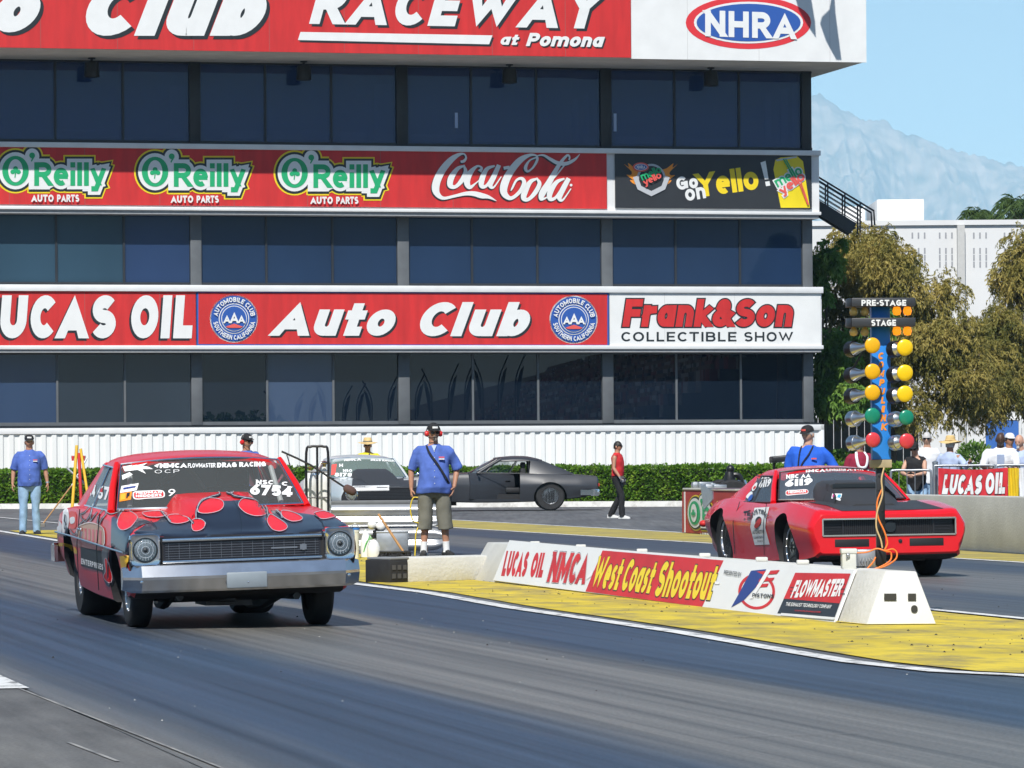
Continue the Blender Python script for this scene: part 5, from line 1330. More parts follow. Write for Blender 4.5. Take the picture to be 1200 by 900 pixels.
dw.lay('windshield_sticker', [([kw([(68,218),(178,200),(165,245),(58,262)])], FILMW), ([kw([(80,230),(160,217),(156,228),(78,242)])], NAVY)])
dw.lay('windshield_sticker', [([kw([(58,265),(135,252),(128,305),(54,318)])], ORANGE), ([kw([(65,272),(95,268),(90,305),(62,310)])], GOLD), (qtext('F', kw([(98,298)])[0], kw([(118,295)])[0], kw([(102,265)])[0], w=.3), INK)])
dw.lay('windshield_sticker', [([kw(q) for q in ([(75,95),(150,80),(240,95),(270,110),(200,110),(225,140),(170,115),(90,125)], [(70,150),(120,130),(140,145),(75,180)], [(100,100),(235,70),(180,105)])], FILMW)])
# side window numbers
sw_ = [o for o in n66.children if o.name.split('.')[0] == 'side_window']
ds = Decals(n66, sw_)
ds.lay('window_lettering', [(qtext('54', k5([(322,108)])[0], k5([(358,112)])[0], k5([(330,40)])[0], w=.26) + qtext('67', k5([(372,122)])[0], k5([(438,132)])[0], k5([(378,45)])[0], w=.24), FILMW), ([k5([(392,62),(404,62),(404,85),(390,84)])], SIGNRED), ([ribbon([Vector(p) for p in k5([(440,125),(462,60)])], 1.0), ribbon([Vector(p) for p in k5([(372,120),(425,128),(428,10)])], .7)], PALEGREY)])

# ---------------------------------------------------------------- right car: smooth red coupe with black scoop
fa2 = G(1100, 674); cc = fa2 - V*.775; cc.z = 0
c67 = thing('drag_car', 'bright red smooth bodied coupe with tall matt black hood scoop and white door panel', 'race car', cc - FWD*1.372 - V*.055, YAW - R(1.0), 'drag cars at the starting line')
BM = Matrix.Translation((0,0,.45)) @ Matrix.Rotation(R(-.6), 4, 'Y') @ Matrix.Rotation(R(.3), 4, 'X') @ Matrix.Translation((0,0,-.45))
rows67 = [(-2.33,.72,.715,.66,.58,.72,.66,.48), (-2.29,.77,.76,.72,.58,.80,.72,.40), (-2.1,.80,.80,.77,.59,.87,.78,.30), (-1.75,.825,.835,.79,.60,.905,.81,.21), (-1.37,.84,.855,.785,.61,.925,.83,.17), (-.95,.838,.845,.78,.60,.905,.83,.15),
          (-.4,.82,.81,.795,.58,.875,.82,.14), (.2,.812,.79,.815,.57,.87,.82,.14), (.7,.812,.79,.825,.57,.885,.83,.14), (1.1,.80,.80,.83,.57,.91,.84,.15), (1.40,.78,.797,.828,.57,.92,.845,.15), (1.8,.745,.765,.815,.545,.905,.82,.16),
          (2.1,.72,.732,.80,.52,.88,.81,.18), (2.27,.70,.708,.785,.505,.865,.80,.20), (2.325,.676,.682,.77,.495,.845,.78,.23), (2.345,.655,.658,.755,.495,.825,.76,.25)]
body67 = car_body(c67, rows67, BM, REDCAM, [(1.372,.31,.37,1.06), (-1.372,.34,.40,1.06)], (-1.25,.52,.60,.66,.42,1.1), tuck=.03, crest=.9, pocket=[((2.26,-.73,.437),(2.6,.73,.607))])
g67 = dict(wb=(.76,.815,.725,.17), wt=(.17,1.125,.575), rt=(-.85,1.118,.54), rb=(-1.60,.835,.60,.12),
    roof=[(.20,1.152,.565), (.09,1.177,.585), (-.25,1.20,.595), (-.6,1.194,.59), (-.86,1.154,.555), (-.92,1.137,.54)],
    cpil=[(-.72,.77,.80), (-1.62,.74,.82), (-1.48,.66,.90), (-.92,.55,1.11), (-.74,.585,1.11)],
    side=[(.52,.775,.80), (.10,.60,1.085), (-.72,.595,1.095), (-.72,.77,.805)])
greenhouse(c67, BM, REDCAM, CGLASS2, g67, trim=mat('dark reveal trim', (.03,.03,.032), .35))
mb = MB(); rg = []
for x, zt, w, zl in ((.46,1.015,.29,.81), (.58,1.03,.31,.81), (.95,1.025,.32,.80), (1.12,1.0,.32,.795)):
    rg.append([Vector((x, s*y, z)) for s, y, z in ((1,0,zt), (1,w*.7,zt-.004), (1,w*.9,zt-.03), (1,w,zt-.075), (1,w+.06,zl-.02), (1,w*.5,zl-.03), (-1,w*.5,zl-.03), (-1,w+.06,zl-.02), (-1,w,zt-.075), (-1,w*.9,zt-.03), (-1,w*.7,zt-.004))])
mb.rings(rg)
rg = []
for x, zt, w, zl in ((1.10,.935,.33,.79), (1.25,.915,.33,.785), (1.55,.85,.31,.765), (1.80,.765,.27,.735)):
    rg.append([Vector((x, s*y, z)) for s, y, z in ((1,0,zt), (1,w*.75,zt), (1,w,zt-.03), (1,w+.05,zl-.03), (1,w*.5,zl-.04), (-1,w*.5,zl-.04), (-1,w+.05,zl-.03), (-1,w,zt-.03), (-1,w*.75,zt))])
mb.rings(rg)
for s in (1,-1): mb.add([Vector(q) for q in ((1.08, s*.335, .82), (1.08, s*.322, .99), (1.12, s*.305, .99), (1.5, s*.33, .855), (1.5, s*.355, .76), (1.08, s*.385, .79))], [(0,1,2,3,4,5)])
scoop67 = part(c67, mb, 'hood_scoop', MATTBLK, BM, 40)
mb = MB(); mb.box((1.121, -.26, .945), (1.128, .26, .985)); part(c67, mb, 'scoop_opening', INK, BM, parent=scoop67)
# nose: grille, lamps doors, lower openings
mb = MB()
for a, b in (((-.73,.435),(.73,.435)), ((.73,.435),(.73,.609)), ((.73,.609),(-.73,.609)), ((-.73,.609),(-.73,.435))):
    mb.bar((2.350, a[0], a[1]), (2.350, b[0], b[1]), .016, .016)
gf = part(c67, mb, 'grille_frame', CHROME, BM, 40)
mb = MB(); mb.box((2.285, -.725, .440), (2.30, .725, .604)); gp = part(c67, mb, 'grille', mat('black mesh grille', (.012,.012,.014), .45), BM)
mb = MB()
for k in range(46):
    y = -.49 + k*.0218; mb.box((2.302, y-.0025, .443), (2.312, y+.0025, .601))
for s in (1,-1):
    mb.bar((2.315, s*.50, .443), (2.315, s*.50, .601), .012, .012)
    for z in (.462, .492, .522, .552, .582): mb.box((2.302, s*.60-.09, z-.003), (2.308, s*.60+.09, z+.003))
part(c67, mb, 'grille_bars', mat('grille shade metal', (.05,.05,.055), .35, metal=.5), BM, None, parent=gp)
mb = MB(); mb.lathe([(.065,0),(.06,.01),(0,.012)], (2.316,.02,.522), (1,0,0), 24); part(c67, mb, 'grille_badge', INK, BM, 40, parent=gp)
for s in (1,-1):
    mb = MB(); mb.box((2.28, s*.41-.19, .312), (2.349, s*.41+.19, .398)); part(c67, mb, 'lower_opening', DARKIN, BM, 30, .008)
    mb = MB(); mb.lathe([(.022,0),(.02,.01),(0,.014)], (2.346, s*.12, .37), (1,0,0), 12); part(c67, mb, 'hood_pin', INK, BM, 40)
# rear wing plates, tail lamp
mb = MB(); mb.prism([(-2.62,1.02),(-2.05,.93),(-2.05,.84),(-2.48,.72)], .012, Matrix(((1,0,0,0),(0,0,1,-.78),(0,1,0,0),(0,0,0,1)))); part(c67, mb, 'wing_side_plate', ALU, BM)
mb = MB(); mb.prism([(-2.62,1.02),(-2.05,.93),(-2.05,.84),(-2.48,.72)], .012, Matrix(((1,0,0,0),(0,0,1,.78),(0,1,0,0),(0,0,0,1)))); part(c67, mb, 'wing_side_plate', ALU, BM)
mb = MB(); mb.box((-2.55,-.765,.955), (-2.1,.765,.967)); part(c67, mb, 'rear_wing', ALU, BM)
mb = MB(); mb.ball((-2.30,-.83,.56), (.06,.05,.04), 8); part(c67, mb, 'side_marker', SIGNRED, BM, 60)
for s in (1,-1):
    wheel(c67, 1.372, s*.72, .325, .325, .19, .215, ALU, spokes=10); wheel(c67, -1.372, s*.66, .375, .375, .34, .215, ALU, spokes=10)
mb = MB(); mb.tube([(1.372,-.6,.3),(1.3,0,.26),(1.372,.6,.3)], .03, 8); mb.box((.9,-.2,.13),(1.5,.2,.3)); mb.tube([(2.1,-.45,.2),(.5,-.45,.16)], .025, 6); mb.tube([(2.1,.45,.2),(.5,.45,.16)], .025, 6); mb.tube([(2.1,-.45,.2),(2.1,.45,.2)], .02, 6); part(c67, mb, 'undercarriage', BLACKP, None, 40)
mb = MB(); mb.tube([(.56,-.885,.22), (.57,-.893,.57), (.56,-.85,.78)], .004, 4); mb.tube([(-.70,-.885,.22), (-.70,-.90,.57), (-.72,-.81,.81)], .004, 4); part(c67, mb, 'door_seam', INK, BM, None)
dc = Decals(c67, [body67]); k2 = lambda pts: cp(pts, 2.857, 780, 480); k7 = lambda pts: cp(pts, 6.924, 790, 510)
dc.lay('hood_paint', [([k2([(440,304),(520,290),(540,300),(700,300),(800,292),(850,308),(932,332),(760,338),(590,340),(540,322)])], MATTBLK)], step=2.0)
pan = k7([(655,590),(775,583),(748,690),(742,750),(778,886),(657,890),(620,745),(628,700)])
dc.lay('door_panel', [([pan], FILMW), ([smooth2(k7([(662,700),(672,672),(695,660),(712,680),(708,720),(688,740),(668,728)]), 3)], INK), ([smooth2(k7([(655,735),(680,690),(705,675),(712,700),(690,742),(665,755)]), 3)], SIGNRED),
   (ring_text('INDUSTRIAL', *k7([(694,700)])[0], 11.5, 172, 20, 5.0, w=.2) , INK), (qtext('AUTOMOTIVE', k7([(645,802)])[0], k7([(738,797)])[0], k7([(643,770)])[0], w=.22) + qtext('INC', k7([(672,765)])[0], k7([(690,764)])[0], k7([(672,752)])[0], w=.22) + qtext('Land Cars', k7([(660,838)])[0], k7([(728,834)])[0], k7([(659,820)])[0], w=.16) + qtext('Ontario', k7([(683,864)])[0], k7([(732,862)])[0], k7([(682,850)])[0], w=.16), INK)], step=2.0)
dc.lay('door_lettering', [(qtext('T', k7([(560,690)])[0], k7([(590,686)])[0], k7([(566,618)])[0], w=.2) + qtext('E', k7([(592,655)])[0], k7([(616,650)])[0], k7([(598,612)])[0], w=.2), INK)])
wsO = [o for o in c67.children if o.name.split('.')[0] == 'windshield']
dw = Decals(c67, wsO); kc = lambda pts: cp(pts, 7.5, 860, 480)
dw.lay('windshield_lettering', [(qtext('NMCA', kc([(605,556)])[0], kc([(800,548)])[0], kc([(605,530)])[0], w=.3) + qtext('FLOWMASTER', kc([(808,546)])[0], kc([(985,542)])[0], kc([(808,524)])[0], w=.22) + qtext('DRAG RACING', kc([(995,542)])[0], kc([(1190,540)])[0], kc([(995,518)])[0], w=.3), FILMW)])
dw.lay('windshield_lettering', [(qtext('NBC AA', kc([(460,612)])[0], kc([(672,600)])[0], kc([(462,575)])[0], w=.24) + qtext('6119', kc([(450,682)])[0], kc([(690,662)])[0], kc([(452,622)])[0], w=.3), FILMW)])
pill = smooth2(kc([(455,738),(470,712),(550,708),(635,703),(655,722),(640,742),(550,750),(470,757)]), 4)
dw.lay('windshield_sticker', [([pill], FILMW), ([smooth2(kc([(460,738),(475,718),(550,714),(632,709),(650,722),(636,737),(550,744),(475,750)]), 4)], SIGNRED), (qtext('HEDMAN', kc([(478,744)])[0], kc([(632,734)])[0], kc([(478,720)])[0], w=.24), FILMW)], step=1.5)
ds = Decals(c67, [o for o in c67.children if o.name.split('.')[0] == 'side_window'])
ds.lay('window_lettering', [(qtext('6119', kc([(218,692)])[0], kc([(322,672)])[0], kc([(232,625)])[0], w=.28) + qtext('NBC', kc([(245,615)])[0], kc([(318,605)])[0], kc([(252,592)])[0], w=.26), FILMW), ([ribbon([Vector(p) for p in kc([(200,778),(352,752)])], 2.6), ribbon([Vector(p) for p in kc([(362,740),(392,690)])], 2.0)], PALEGREY), ([smooth2(kc([(165,690),(200,645),(212,655),(195,700),(170,720)]), 3), smooth2(kc([(112,770),(150,725),(170,735),(150,790)]), 3)], FILMW), ([smooth2(kc([(176,690),(195,672),(198,690),(180,705)]), 3)], SIGNRED), ([smooth2(kc([(130,790),(160,750),(175,765),(150,812)]), 3)], SIGNBLUE)], step=2)
dsc = Decals(c67, [scoop67])
dsc.lay('scoop_sticker', [([kc([(868,738),(952,742),(938,803),(858,782)])], FILMW), ([kc([(875,745),(910,748),(902,775),(870,768)])], mat('magenta film', (.6,.04,.25), .5)), ([kc([(912,750),(945,752),(935,778),(905,775)])], mat('cyan film', (.05,.4,.62), .5))])
# ---------------------------------------------------------------- the two cars waiting behind, built on the same smooth coupe shape
rows70 = [(-2.60,.80,.80,.70,.60,.74,.68,.50), (-2.56,.875,.868,.73,.61,.80,.72,.42), (-2.15,.91,.90,.76,.62,.88,.80,.34), (-1.41,.93,.928,.79,.64,.925,.84,.26), (-.8,.94,.93,.80,.63,.90,.83,.23), (0,.95,.93,.82,.62,.89,.83,.21),
          (.75,.95,.918,.83,.62,.89,.83,.21), (1.41,.905,.90,.83,.62,.915,.84,.24), (2.0,.845,.855,.82,.60,.89,.81,.30), (2.27,.80,.81,.80,.585,.87,.79,.36), (2.33,.775,.78,.785,.58,.85,.78,.40)]
g70 = dict(wb=(.62,.945,.71,.16), wt=(-.06,1.28,.585), rt=(-1.12,1.27,.55), rb=(-1.98,.925,.60,.12),
    roof=[(-.01,1.315,.575), (-.12,1.338,.60), (-.5,1.368,.61), (-.85,1.36,.60), (-1.1,1.31,.57), (-1.22,1.275,.55)],
    cpil=[(-.88,.80,.925), (-2.02,.745,.915), (-1.88,.63,.985), (-1.24,.56,1.245), (-.92,.61,1.265)],
    side=[(.40,.79,.94), (-.12,.61,1.235), (-.88,.615,1.245), (-.88,.79,.935)])
def coupe70(name, label, loc, yaw, paint, gl, open_side=0, pitch=0.0, group=None):
    t = thing(name, label, 'race car', loc, yaw, group)
    BM = Matrix.Rotation(R(pitch), 4, 'Y')
    pk = [((-.66, .56 if open_side > 0 else -1.2, .30), (.58, 1.2 if open_side > 0 else -.56, 1.05))] if open_side else None
    b = car_body(t, rows70, BM, paint, [(1.41,.31,.36,1.05), (-1.41,.34,.385,1.06)], (-1.5,.52,.62,.68,.42,1.15), pocket=pk, front_black=(2.26,.60))
    greenhouse(t, BM, paint, gl, g70, side_open=open_side, trim=mat('dark window trim', (.05,.05,.055), .35) if open_side else CHROME)
    for s in (1,-1):
        wheel(t, 1.41, s*.73, .33, .33, .19, .21, ALU, spokes=10); wheel(t, -1.41, s*.70, .365, .365, .30, .21, ALU, spokes=10)
        mb = MB(); mb.lathe([(.115,-.03),(.115,.02),(.10,.03),(.092,.02)], (2.315, s*.66, .665), (1,0,0), 28); hl = part(t, mb, 'headlight', CHROME, BM, 40)
        mb = MB(); mb.lathe([(.093,.0),(.085,.014),(.05,.026),(0,.03)], (2.325, s*.66, .665), (1,0,0), 24); part(t, mb, 'lens', LENS, BM, 60, parent=hl)
        mb = MB(); mb.box((-2.63, s*.60-.14, .62), (-2.60, s*.60+.14, .70)); part(t, mb, 'tail_light', mat('tail lamp red', (.45,.02,.02), .25), BM, 30, .006)
    for x, sg in ((2.36, 1), (-2.65, -1)):
        mb = MB(); rg = []
        for u in range(-10, 11):
            k = u/10; xx = x - sg*.05*k*k - (sg*.10*max(0, abs(k)-.85)/.15)
            rg.append([Vector((a, .90*k, z)) for a, z in ((xx-sg*.08,.545), (xx,.55), (xx+sg*.02,.49), (xx+sg*.01,.43), (xx-sg*.03,.385), (xx-sg*.09,.385))])
        mb.rings(rg)
        if sg < 0:
            for s in (1,-1): mb.bar((-2.57, s*.885, .47), (-2.15, s*.905, .47), .02, .13)
        part(t, mb, 'front_bumper' if sg > 0 else 'rear_bumper', CHROME, BM, 40)
    mb = MB(); mb.box((2.30,-.53,.575), (2.338,.53,.755)); gr = part(t, mb, 'grille', mat('black coupe grille', (.012,.013,.016), .45), BM)
    mb = MB()
    for k in range(6): mb.box((2.339,-.52,.595+k*.027), (2.343,.52,.599+k*.027))
    part(t, mb, 'grille_bars', mat('dark grille metal', (.10,.10,.11), .35, metal=.6), BM, None, parent=gr)
    mb = MB(); mb.tube([(1.41,-.6,.31),(1.3,0,.27),(1.41,.6,.31)], .03, 8); mb.box((.9,-.2,.14),(1.5,.2,.33)); mb.tube([(-1.41,-.6,.365),(-1.41,.6,.365)], .05, 8); part(t, mb, 'undercarriage', BLACKP, None, 40)
    for s in (1,-1):
        if s == open_side: continue
        mb = MB(); mb.tube([(.60,s*.90,.29),(.60,s*.905,.62),(.58,s*.845,.91)], .004, 4); mb.tube([(-.68,s*.90,.29),(-.68,s*.91,.62),(-.68,s*.825,.91)], .004, 4); part(t, mb, 'door_seam', INK, BM, None)
    mb = MB(); mb.tube([(.42, -.82, .985), (.40, -.93, 1.0)], .012, 6); mb.tube([(.42, .82, .985), (.40, .93, 1.0)], .012, 6)
    for s in (1,-1): mb.ball((.39, s*.96, 1.005), (.03,.055,.04), 8)
    part(t, mb, 'side_mirror', CHROME, BM, 50)
    return t, b, BM
GREY70 = mat('dark grey primer paint', (0.030, 0.033, 0.040), 0.42, coat=.15, var=.15, scale=1.5)
SILV = mat('silver car paint', (0.60, 0.64, 0.64), 0.32, metal=.15, coat=.3, var=.05, scale=2)
pn = G(635, 598.5); pn.z = 0
n70, b70, BM70 = coupe70('drag_car', 'dark grey coupe seen from its side with the driver door standing open', Vector((pn.x - 1.41 - .02, pn.y + .70, 0)), R(181.5), GREY70, glass('dark coupe glass', (.02,.025,.03), .25), 1, -.6, 'cars waiting behind the starting line')
n70.scale = (1.08,)*3; n70.location.x += .11 ; n70.location.x -= .0
# its open door swings towards the camera about the front edge
Md = Matrix.Translation((.58, .90, 0)) @ Matrix.Rotation(R(27), 4, 'Z')
mb = MB(); pr = [(-.06,.30), (-.045,.62), (-.0,.645), (-.055,.93)]
rg = []
for x in (0, -.1, -.5, -1.0, -1.2, -1.25):
    rg.append([Vector((x, y, z)) for y, z in ((.0,.30), (.022,.45), (.028,.62), (.02,.70), (-.03,.90), (-.06,.935), (-.11,.935), (-.12,.70), (-.12,.31))])
mb.rings(rg); mb.v = [tuple(Md @ Vector(v)) for v in mb.v]; dr = part(n70, mb, 'door', GREY70, BM70, 35)
mb = MB(); c = [Md @ Vector(q) for q in ((-.08,-.08,.935), (-.52,-.20,1.24), (-1.20,-.20,1.235), (-1.22,-.08,.935))]
part(n70, patch(lambda u, v: c[0].lerp(c[1], v).lerp(c[3].lerp(c[2], v), u), 4, 3), 'door_window', CGLASS2, BM70, 60, parent=dr)
mb = MB(); mb.bar(Md @ Vector((-1.12,.022,.74)), Md @ Vector((-.98,.022,.74)), .016, .02); part(n70, mb, 'door_handle', CHROME, BM70, None, parent=dr)
dq = Decals(n70, [o for o in n70.children if o.name.split('.')[0] == 'side_window' or o.name.split('.')[0] == 'pillar' or o.name.split('.')[0] == 'body'])
dq.lay('window_lettering', [(qtext('60', (609,554), (622,553), (609,548.5), w=.28) + qtext('NSC', (601,554), (608,554), (601,550.5), w=.28), PINKRED), ([[(608,549),(613,547.5),(614,553),(609,554)]], FILMW)])
# silver car seen from the front
ps = P(453, 600, 81.0); ps.z = 0
s70, b70s, BMs = coupe70('drag_car', 'silver coupe facing the camera with black hood scoop behind the guard rail', ps + U*2.33, YAW, SILV, glass('pale green glass', (.40,.52,.47), .34), 0, .3, 'cars waiting behind the starting line')
s70.scale = (1.06,)*3
mb = MB(); rg = []
for x, h, w in ((.66,.16,.32), (.8,.165,.33), (1.2,.135,.33), (1.7,.07,.32), (2.1,.0,.3)):
    zb = .95 if x < .75 else .95 - (x-.75)*.09
    rg.append([Vector((x, s*y, z)) for s, y, z in ((1,0,zb+h), (1,w*.8,zb+h*.97), (1,w,zb+h*.75), (1,w+.04,zb-.02), (1,w*.5,zb-.03), (-1,w*.5,zb-.03), (-1,w+.04,zb-.02), (-1,w,zb+h*.75), (-1,w*.8,zb+h*.97))])
mb.rings(rg); part(s70, mb, 'hood_scoop', MATTBLK, BMs, 40)
ds7 = Decals(s70, [b70s]); 
ds7.lay('hood_paint', [([[(413,562),(425,554),(475,554),(488,560),(488,572),(412,572)]], MATTBLK), ([[(413,570),(456,569),(456,575),(413,575.5)]], FILMW)], step=2.0, lift0=.006)
k53 = lambda pts: cp(pts, 5.294, 340, 490)
dws = Decals(s70, [o for o in s70.children if o.name.split('.')[0] == 'windshield'])
dws.lay('windshield_lettering', [(qtext('NMCA', k53([(335,268)])[0], k53([(440,264)])[0], k53([(335,252)])[0], w=.3) + qtext('DRAG RACING', k53([(500,266)])[0], k53([(655,272)])[0], k53([(500,254)])[0], w=.3) + qtext('NSO', k53([(328,335)])[0], k53([(384,335)])[0], k53([(328,318)])[0], w=.26) + qtext('8178', k53([(276,364)])[0], k53([(384,364)])[0], k53([(276,340)])[0], w=.3) + qtext('H', k53([(304,304)])[0], k53([(328,304)])[0], k53([(304,284)])[0], w=.26), FILMW), ([k53([(258,290),(290,285),(280,350),(254,355)])], PINKRED)])

# ---------------------------------------------------------------- a dragster parked behind the far end of the wall, only its engine end showing
dg = thing('dragster', 'black open wheeled dragster half hidden behind the low wall with a black rear wing', 'race car', P(905, 600, 92) * Vector((1,1,0)) if False else Vector((P(905, 600, 92).x, 92, 0)), 0)
def dl(px, py, dy=0.0): return toloc(dg, P(px, py, 92 + dy))
for (px, py, r_, dy) in ((858, 590, .40, 0), (846, 590, .40, 1.4)):
    q = dl(px, py, dy); wheel(dg, q.x, q.y, .44, .44, .42, .20, ALU, name='wheel')
mb = MB(); mb.tube(smooth_path([dl(872,577), dl(868,560), dl(862,556), dl(855,560), dl(852,580)], 4), .05, 8); mb.tube(smooth_path([dl(868,577,.5), dl(866,562,.5), dl(860,557,.5), dl(853,562,.5)], 4), .035, 8); part(dg, mb, 'roll_hoop', BLACKP, None, 40)
mb = MB(); q = dl(855, 566); mb.lathe([(0,-.28),(.10,-.27),(.13,-.1),(.13,.1),(.09,.24),(0,.28)], q, (0,0,1), 16); mb.ball(q + Vector((.02,0,.30)), .09, 8); part(dg, mb, 'injector_hat', BLACKP, None, 40)
mb = MB()
for k in range(4): mb.tube(smooth_path([dl(868 + k*2.4, 577), dl(867 + k*2.4, 569), dl(864 + k*2.6, 563)], 4), .04, 8)
part(dg, mb, 'exhaust_headers', CHROME, None, 40)
mb = MB(); a = dl(903, 540.5); b = dl(934, 534); mb.box((a.x, -.55, a.z - .04), (b.x + .1, .55, a.z + .10)); mb.v = [(x, y, z + (.06 if x > a.x + .2 else 0)) for x, y, z in mb.v]; part(dg, mb, 'rear_wing', BLACKP, None, 40, .03)
mb = MB(); 
for px in (908, 926):
    q = dl(px, 542); mb.bar((q.x, .3, .5), (q.x, .3, q.z), .10, .05)
part(dg, mb, 'wing_strut', BLACKP, None, None)
mb = MB(); a = dl(890,585); b = dl(960,556); mb.rings([[Vector((x, y*w, z0)) for y, z0 in ((-.35,.25), (.35,.25), (.38,.6), (.2,h), (-.2,h), (-.38,.6))] for x, w, h in ((a.x,1,.9), ((a.x+b.x)/2,1,1.0), (b.x,.7,.85), (b.x+1.6,.4,.6))]); part(dg, mb, 'body', mat('pale green body paint', (.22,.36,.30), .35), None, 40)
# ================================================================== PEOPLE
from mathutils import noise as mnoise
SKIN = mat('tanned skin', (0.42, 0.21, 0.13), .55, var=.12, scale=12)
SKIN2 = mat('fair skin', (0.56, 0.32, 0.22), .55, var=.10, scale=12)
SKIN3 = mat('dark skin', (0.07, 0.035, 0.022), .5, var=.12, scale=12)
def cloth(name, c, var=.14, rough=.85): return mat(name, c, rough, var=var, scale=7, bump=.16, bscale=45)
SHIRTB = cloth('blue shirt cloth', (0.075, 0.14, 0.46), .22); TEEB = cloth('bright blue tee cloth', (0.015, 0.11, 0.58)); JEANS = cloth('light blue denim', (0.26, 0.40, 0.56), .25); DENIMD = cloth('dark denim', (0.02, 0.03, 0.06), .3)
OLIVEC = cloth('olive grey shorts cloth', (0.15, 0.145, 0.115), .15); REDC = cloth('red vest cloth', (0.55, 0.02, 0.025)); BLACKC = cloth('black cloth', (0.012, 0.012, 0.014)); WHITEC = cloth('white cloth', (0.72, 0.73, 0.75), .06)
YELC = cloth('yellow shirt cloth', (0.72, 0.62, 0.02)); MAROON = cloth('maroon shirt cloth', (0.26, 0.012, 0.04)); PALEB = cloth('pale blue cloth', (0.40, 0.48, 0.66)); STRAW = cloth('straw hat weave', (0.62, 0.44, 0.19), .2)
HAIRD = mat('dark hair', (0.015, 0.012, 0.010), .6, var=.3, scale=30); HAIRG = mat('grey hair', (0.50, 0.49, 0.47), .7, var=.15, scale=30); SHOEB = mat('dark shoe leather', (0.02, 0.019, 0.018), .6); SOCK = cloth('white sock knit', (0.78, 0.78, 0.76), .05)
EARRED = mat('red plastic', (0.62, 0.02, 0.02), .3); EYE_M = mat('eye', (0.03, 0.02, 0.015), .2); LENSD = mat('dark sunglass lens', (0.008, 0.008, 0.01), .1); LIP = mat('lip', (.36, .14, .11), .5)
def remeshed(mb, voxel, smooth=2):
    me = bpy.data.meshes.new('tmp'); me.from_pydata(mb.v, [], mb.f)
    bm = bmesh.new(); bm.from_mesh(me); bmesh.ops.recalc_face_normals(bm, faces=bm.faces); bm.faces.ensure_lookup_table()
    seen = set()
    for f0 in bm.faces:                                   # every closed piece faces outward
        if f0.index in seen: continue
        isl = [f0]; seen.add(f0.index); vol = 0.0
        for f in isl:
            for e in f.edges:
                for g in e.link_faces:
                    if g.index not in seen: seen.add(g.index); isl.append(g)
        for f in isl:
            vs_ = [v.co for v in f.verts]
            for i in range(1, len(vs_) - 1): vol += vs_[0].dot(vs_[i].cross(vs_[i+1]))
        if vol < 0:
            for f in isl: f.normal_flip()
    bm.to_mesh(me); bm.free()
    o = bpy.data.objects.new('tmp', me); COL.objects.link(o)
    m = o.modifiers.new('r', 'REMESH'); m.mode = 'VOXEL'; m.voxel_size = voxel
    if smooth: q = o.modifiers.new('s', 'SMOOTH'); q.iterations = smooth; q.factor = .5
    out = eval_mesh(o); bpy.data.objects.remove(o); return out
def wrinkle(me, amp, sc, seed):
    vs = [v.co.copy() for v in me.vertices]; ns = [v.normal.copy() for v in me.vertices]
    for v, c, n in zip(me.vertices, vs, ns):
        w = mnoise.noise(Vector((c.x*sc + seed, c.y*sc, c.z*sc*.55))) + .5*mnoise.noise(Vector((c.x*sc*2.2, c.y*sc*2.2 + seed, c.z*sc*1.6)))
        v.co = c + n * (amp * (w - .1))
def ell_rings(mb, secs, n=20):
    """stack of ellipses (cx, cy, cz, rx, ry)"""
    mb.rings([[Vector((cx + rx*math.cos(2*math.pi*k/n), cy + ry*math.sin(2*math.pi*k/n), cz)) for k in range(n)] for cx, cy, cz, rx, ry in secs])
def head_mesh(mb, M, jaw=1.0):
    rings = []; N = 22; n = 28
    for i in range(N + 1):
        t = math.pi*i/N; s = max(math.sin(t), 1e-3); zc = -math.cos(t); ring = []
        for k in range(n):
            a = 2*math.pi*k/n; x = s*math.cos(a); y = s*math.sin(a); z = zc
            X, Y, Z = x*.076, y*.096, z*.116
            if z < 0: X *= 1 - .26*(-z)**1.3/jaw; Y *= 1 - .10*(-z)
            if y < 0:                                     # face
                if -.75 < z < .45: Y = max(Y, -.086 - .004*math.cos(z*2)) if abs(x) < .75 else Y
                g = math.exp(-(x/.16)**2)
                nz = math.exp(-((z+.18)/.20)**2) if z < .05 else math.exp(-((z+.1)/.16)**2)*.6
                Y -= .024*g*nz                            # nose
                Y -= .008*math.exp(-(x/.5)**2)*math.exp(-((z-.20)/.10)**2)   # brow
                Y += .013*(math.exp(-((x-.40)/.17)**2)+math.exp(-((x+.40)/.17)**2))*math.exp(-((z-.03)/.10)**2)
                Y -= .007*math.exp(-(x/.30)**2)*math.exp(-((z+.50)/.09)**2)   # lips
                Y -= .010*math.exp(-(x/.32)**2)*math.exp(-((z+.86)/.14)**2)   # chin
            ring.append(M @ Vector((X, Y, Z)))
        rings.append(ring)
    mb.rings(rings)
    for s in (1, -1): mb.ball(M @ Vector((s*.077, .012, -.012)), (.012, .022, .032), 6)
